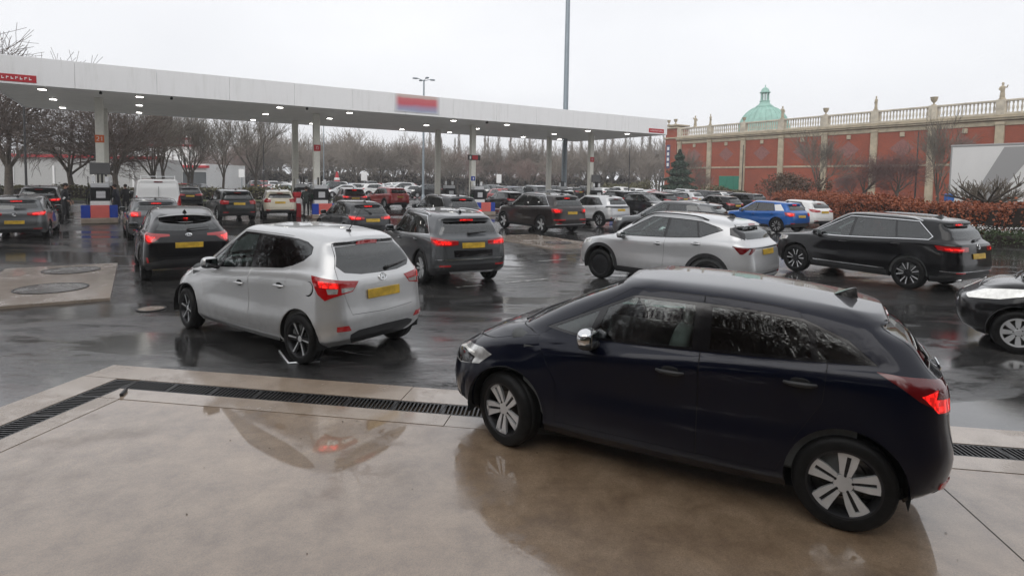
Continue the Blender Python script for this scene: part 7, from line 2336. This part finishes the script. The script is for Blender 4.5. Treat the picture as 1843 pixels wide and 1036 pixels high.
def person(x, y, rz, label, coat, h=1.75, arms=(0.25, 0.1), bag=False, stripes=False, lean=0.0, long_coat=False, z=0.0):
    t = thing('person', label, 'person', (x, y, z), rz)
    k = h/1.75
    # +x is where the figure faces
    V = [(0, 0, 0.95), (lean*0.3, 0, 1.15), (lean*0.7, 0, 1.36), (lean*0.9+0.01, 0, 1.46), (lean*1.05+0.03, 0, 1.53), (lean*1.1+0.05, 0, 1.62), (lean*1.1+0.05, 0, 1.72),
         (0, 0.10, 0.88), (0.03, 0.11, 0.48), (-0.02, 0.12, 0.09), (0, -0.10, 0.88), (-0.02, -0.11, 0.48), (-0.08, -0.12, 0.09),
         (lean*0.8, 0.18, 1.39), (lean*0.8+0.02-0.06, 0.25, 1.13), (lean*0.8+arms[0], 0.20, 0.96), (lean*0.8, -0.18, 1.39), (lean*0.8+0.02-0.04, -0.25, 1.13), (lean*0.8+arms[1], -0.20, 0.93), (0.10, 0.12, 0.045), (0.04, -0.12, 0.045)]
    E = [(0, 1), (1, 2), (2, 3), (3, 4), (4, 5), (5, 6), (0, 7), (7, 8), (8, 9), (0, 10), (10, 11), (11, 12), (2, 13), (13, 14), (14, 15), (2, 16), (16, 17), (17, 18), (9, 19), (12, 20)]
    rad = [(0.145, 0.115), (0.15, 0.11), (0.165, 0.115), (0.07, 0.065), (0.052, 0.055), (0.082, 0.095), (0.06, 0.07), 0.095, 0.062, 0.042, 0.095, 0.062, 0.042, 0.075, 0.052, 0.036, 0.075, 0.052, 0.036, 0.035, 0.035]
    V = [(a*k, b*k, c*k) for a, b, c in V]; rad = [tuple(q*k for q in r) if hasattr(r, '__len__') else r*k for r in rad]
    o = skinned('body', V, E, rad, [coat, M_trouser, M_skin, M_shoe], t)
    me = o.data
    for p in me.polygons:
        c = p.center
        z = c.z/k
        arm = abs(c.y)/k > 0.19 or (c.x/k > 0.16 and z > 0.9)
        p.material_index = 2 if (z > 1.50 or (z < 1.0 and z > 0.85 and arm and abs(c.y)/k > 0.12 and (c.x/k > lean*0.8+min(arms)-0.06))) else (3 if z < 0.10 else (1 if z < (0.62 if long_coat else 0.84) else 0))
    # hair, hood line, hands
    hd = Vector(V[5])
    g = G(); g.sq(hd+Vector((-0.022*k, 0, 0.045*k)), (0.205*k, 0.175*k, 0.19*k), 0.9); g.build('hair', M_hair, t, 60)
    g = G()
    g.sq(hd+Vector((0.093*k, 0, -0.01*k)), (0.03*k, 0.028*k, 0.05*k), 0.8)
    for sy in (-1, 1): g.sq(hd+Vector((0.0, sy*0.083*k, -0.005*k)), (0.05*k, 0.02*k, 0.06*k), 0.8)
    g.build('face', M_skin, t, 60)
    for i in (15, 18):
        w = Vector(V[i]); g = G()
        g.sq(w+Vector((0.03, 0, -0.05))*k, (0.05*k, 0.075*k, 0.10*k), 0.7)
        for f in range(4): g.tube([w+Vector((0.04, -0.026+0.017*f, -0.09))*k, w+Vector((0.055, -0.026+0.017*f, -0.13))*k, w+Vector((0.04, -0.026+0.017*f, -0.16+0.006*abs(f-1)))*k], 0.009*k, 5)
        g.tube([w+Vector((0.05, 0.03 if i == 18 else -0.03, -0.05))*k, w+Vector((0.085, 0.03 if i == 18 else -0.03, -0.09))*k], 0.010*k, 5)
        g.build('hand', M_skin, t, 60)
    if stripes:
        for i, j in ((14, 15), (17, 18)):
            a_, b_ = Vector(V[i]), Vector(V[j]); c = a_.lerp(b_, 0.12)
            G().tube([c, c+(b_-a_).normalized()*0.075], 0.062*k, 10).build('sleeve_band', M_white, t, 60)
    if long_coat:
        g = G(); n = 16; V2, F2 = [], []
        for j, (zz, r) in enumerate(((1.12, 0.165), (0.95, 0.19), (0.75, 0.215), (0.56, 0.24))):
            for q in range(n):
                a_ = 2*PI*q/n; rr_ = r*(1+0.04*math.sin(4*a_+j)); V2.append((rr_*0.8*math.cos(a_)*k, rr_*math.sin(a_)*k, zz*k))
        for j in range(3):
            for q in range(n): F2.append((j*n+q, (j+1)*n+q, (j+1)*n+(q+1) % n, j*n+(q+1) % n))
        g.add(V2, F2); g.build('coat_skirt', coat, t, 60)
    if bag:
        b_ = G(); b_.sq((0.18, 0.27, 0.98), (0.34, 0.12, 0.56), 0.6); b_.sq((0.18, 0.27, 1.22), (0.20, 0.08, 0.16), 0.7)
        o = b_.build('carrier_bag', plain('white_bag', (0.66, 0.66, 0.68), 0.5, var=0.1, vscale=9), None, 60); o.matrix_world = t.matrix_basis
        tag(o, 'white bag held by the person at the second pump', 'bag')
    return t
person(-20.75, 27.3, R_(20), 'person in a black jacket with white sleeve bands standing left of the first pump', M_coat, 1.82, (0.20, 0.24), stripes=True)
person(-20.9, 31.1, R_(185), 'person in a long dark navy coat at the right side of the first pump', M_navycoat, 1.74, (0.28, 0.22), long_coat=True, lean=0.06)
person(-21.6, 32.9, R_(150), 'person in dark clothes partly hidden beside the white van', M_coat, 1.72)
person(-11.55, 33.0, R_(100), 'person in a dark jacket standing at the second pump beside the red bin', M_greenjkt, 1.76, (0.30, 0.25), bag=True)

# ------------------------------------------------------------------ damp air
M_haze = bpy.data.materials.new('haze'); M_haze.use_nodes = True
nt = M_haze.node_tree; nt.nodes.clear()
ho = nt.nodes.new('ShaderNodeOutputMaterial'); hv = nt.nodes.new('ShaderNodeVolumePrincipled')
hv.inputs['Color'].default_value = (0.93, 0.94, 0.96, 1); hv.inputs['Density'].default_value = 0.0009; hv.inputs['Anisotropy'].default_value = 0.2
nt.links.new(hv.outputs['Volume'], ho.inputs['Volume'])
hz = G(); hz.box((0, 0, 15.0), (1900, 1900, 34.0)); tag(hz.build('haze', M_haze), kind='stuff')
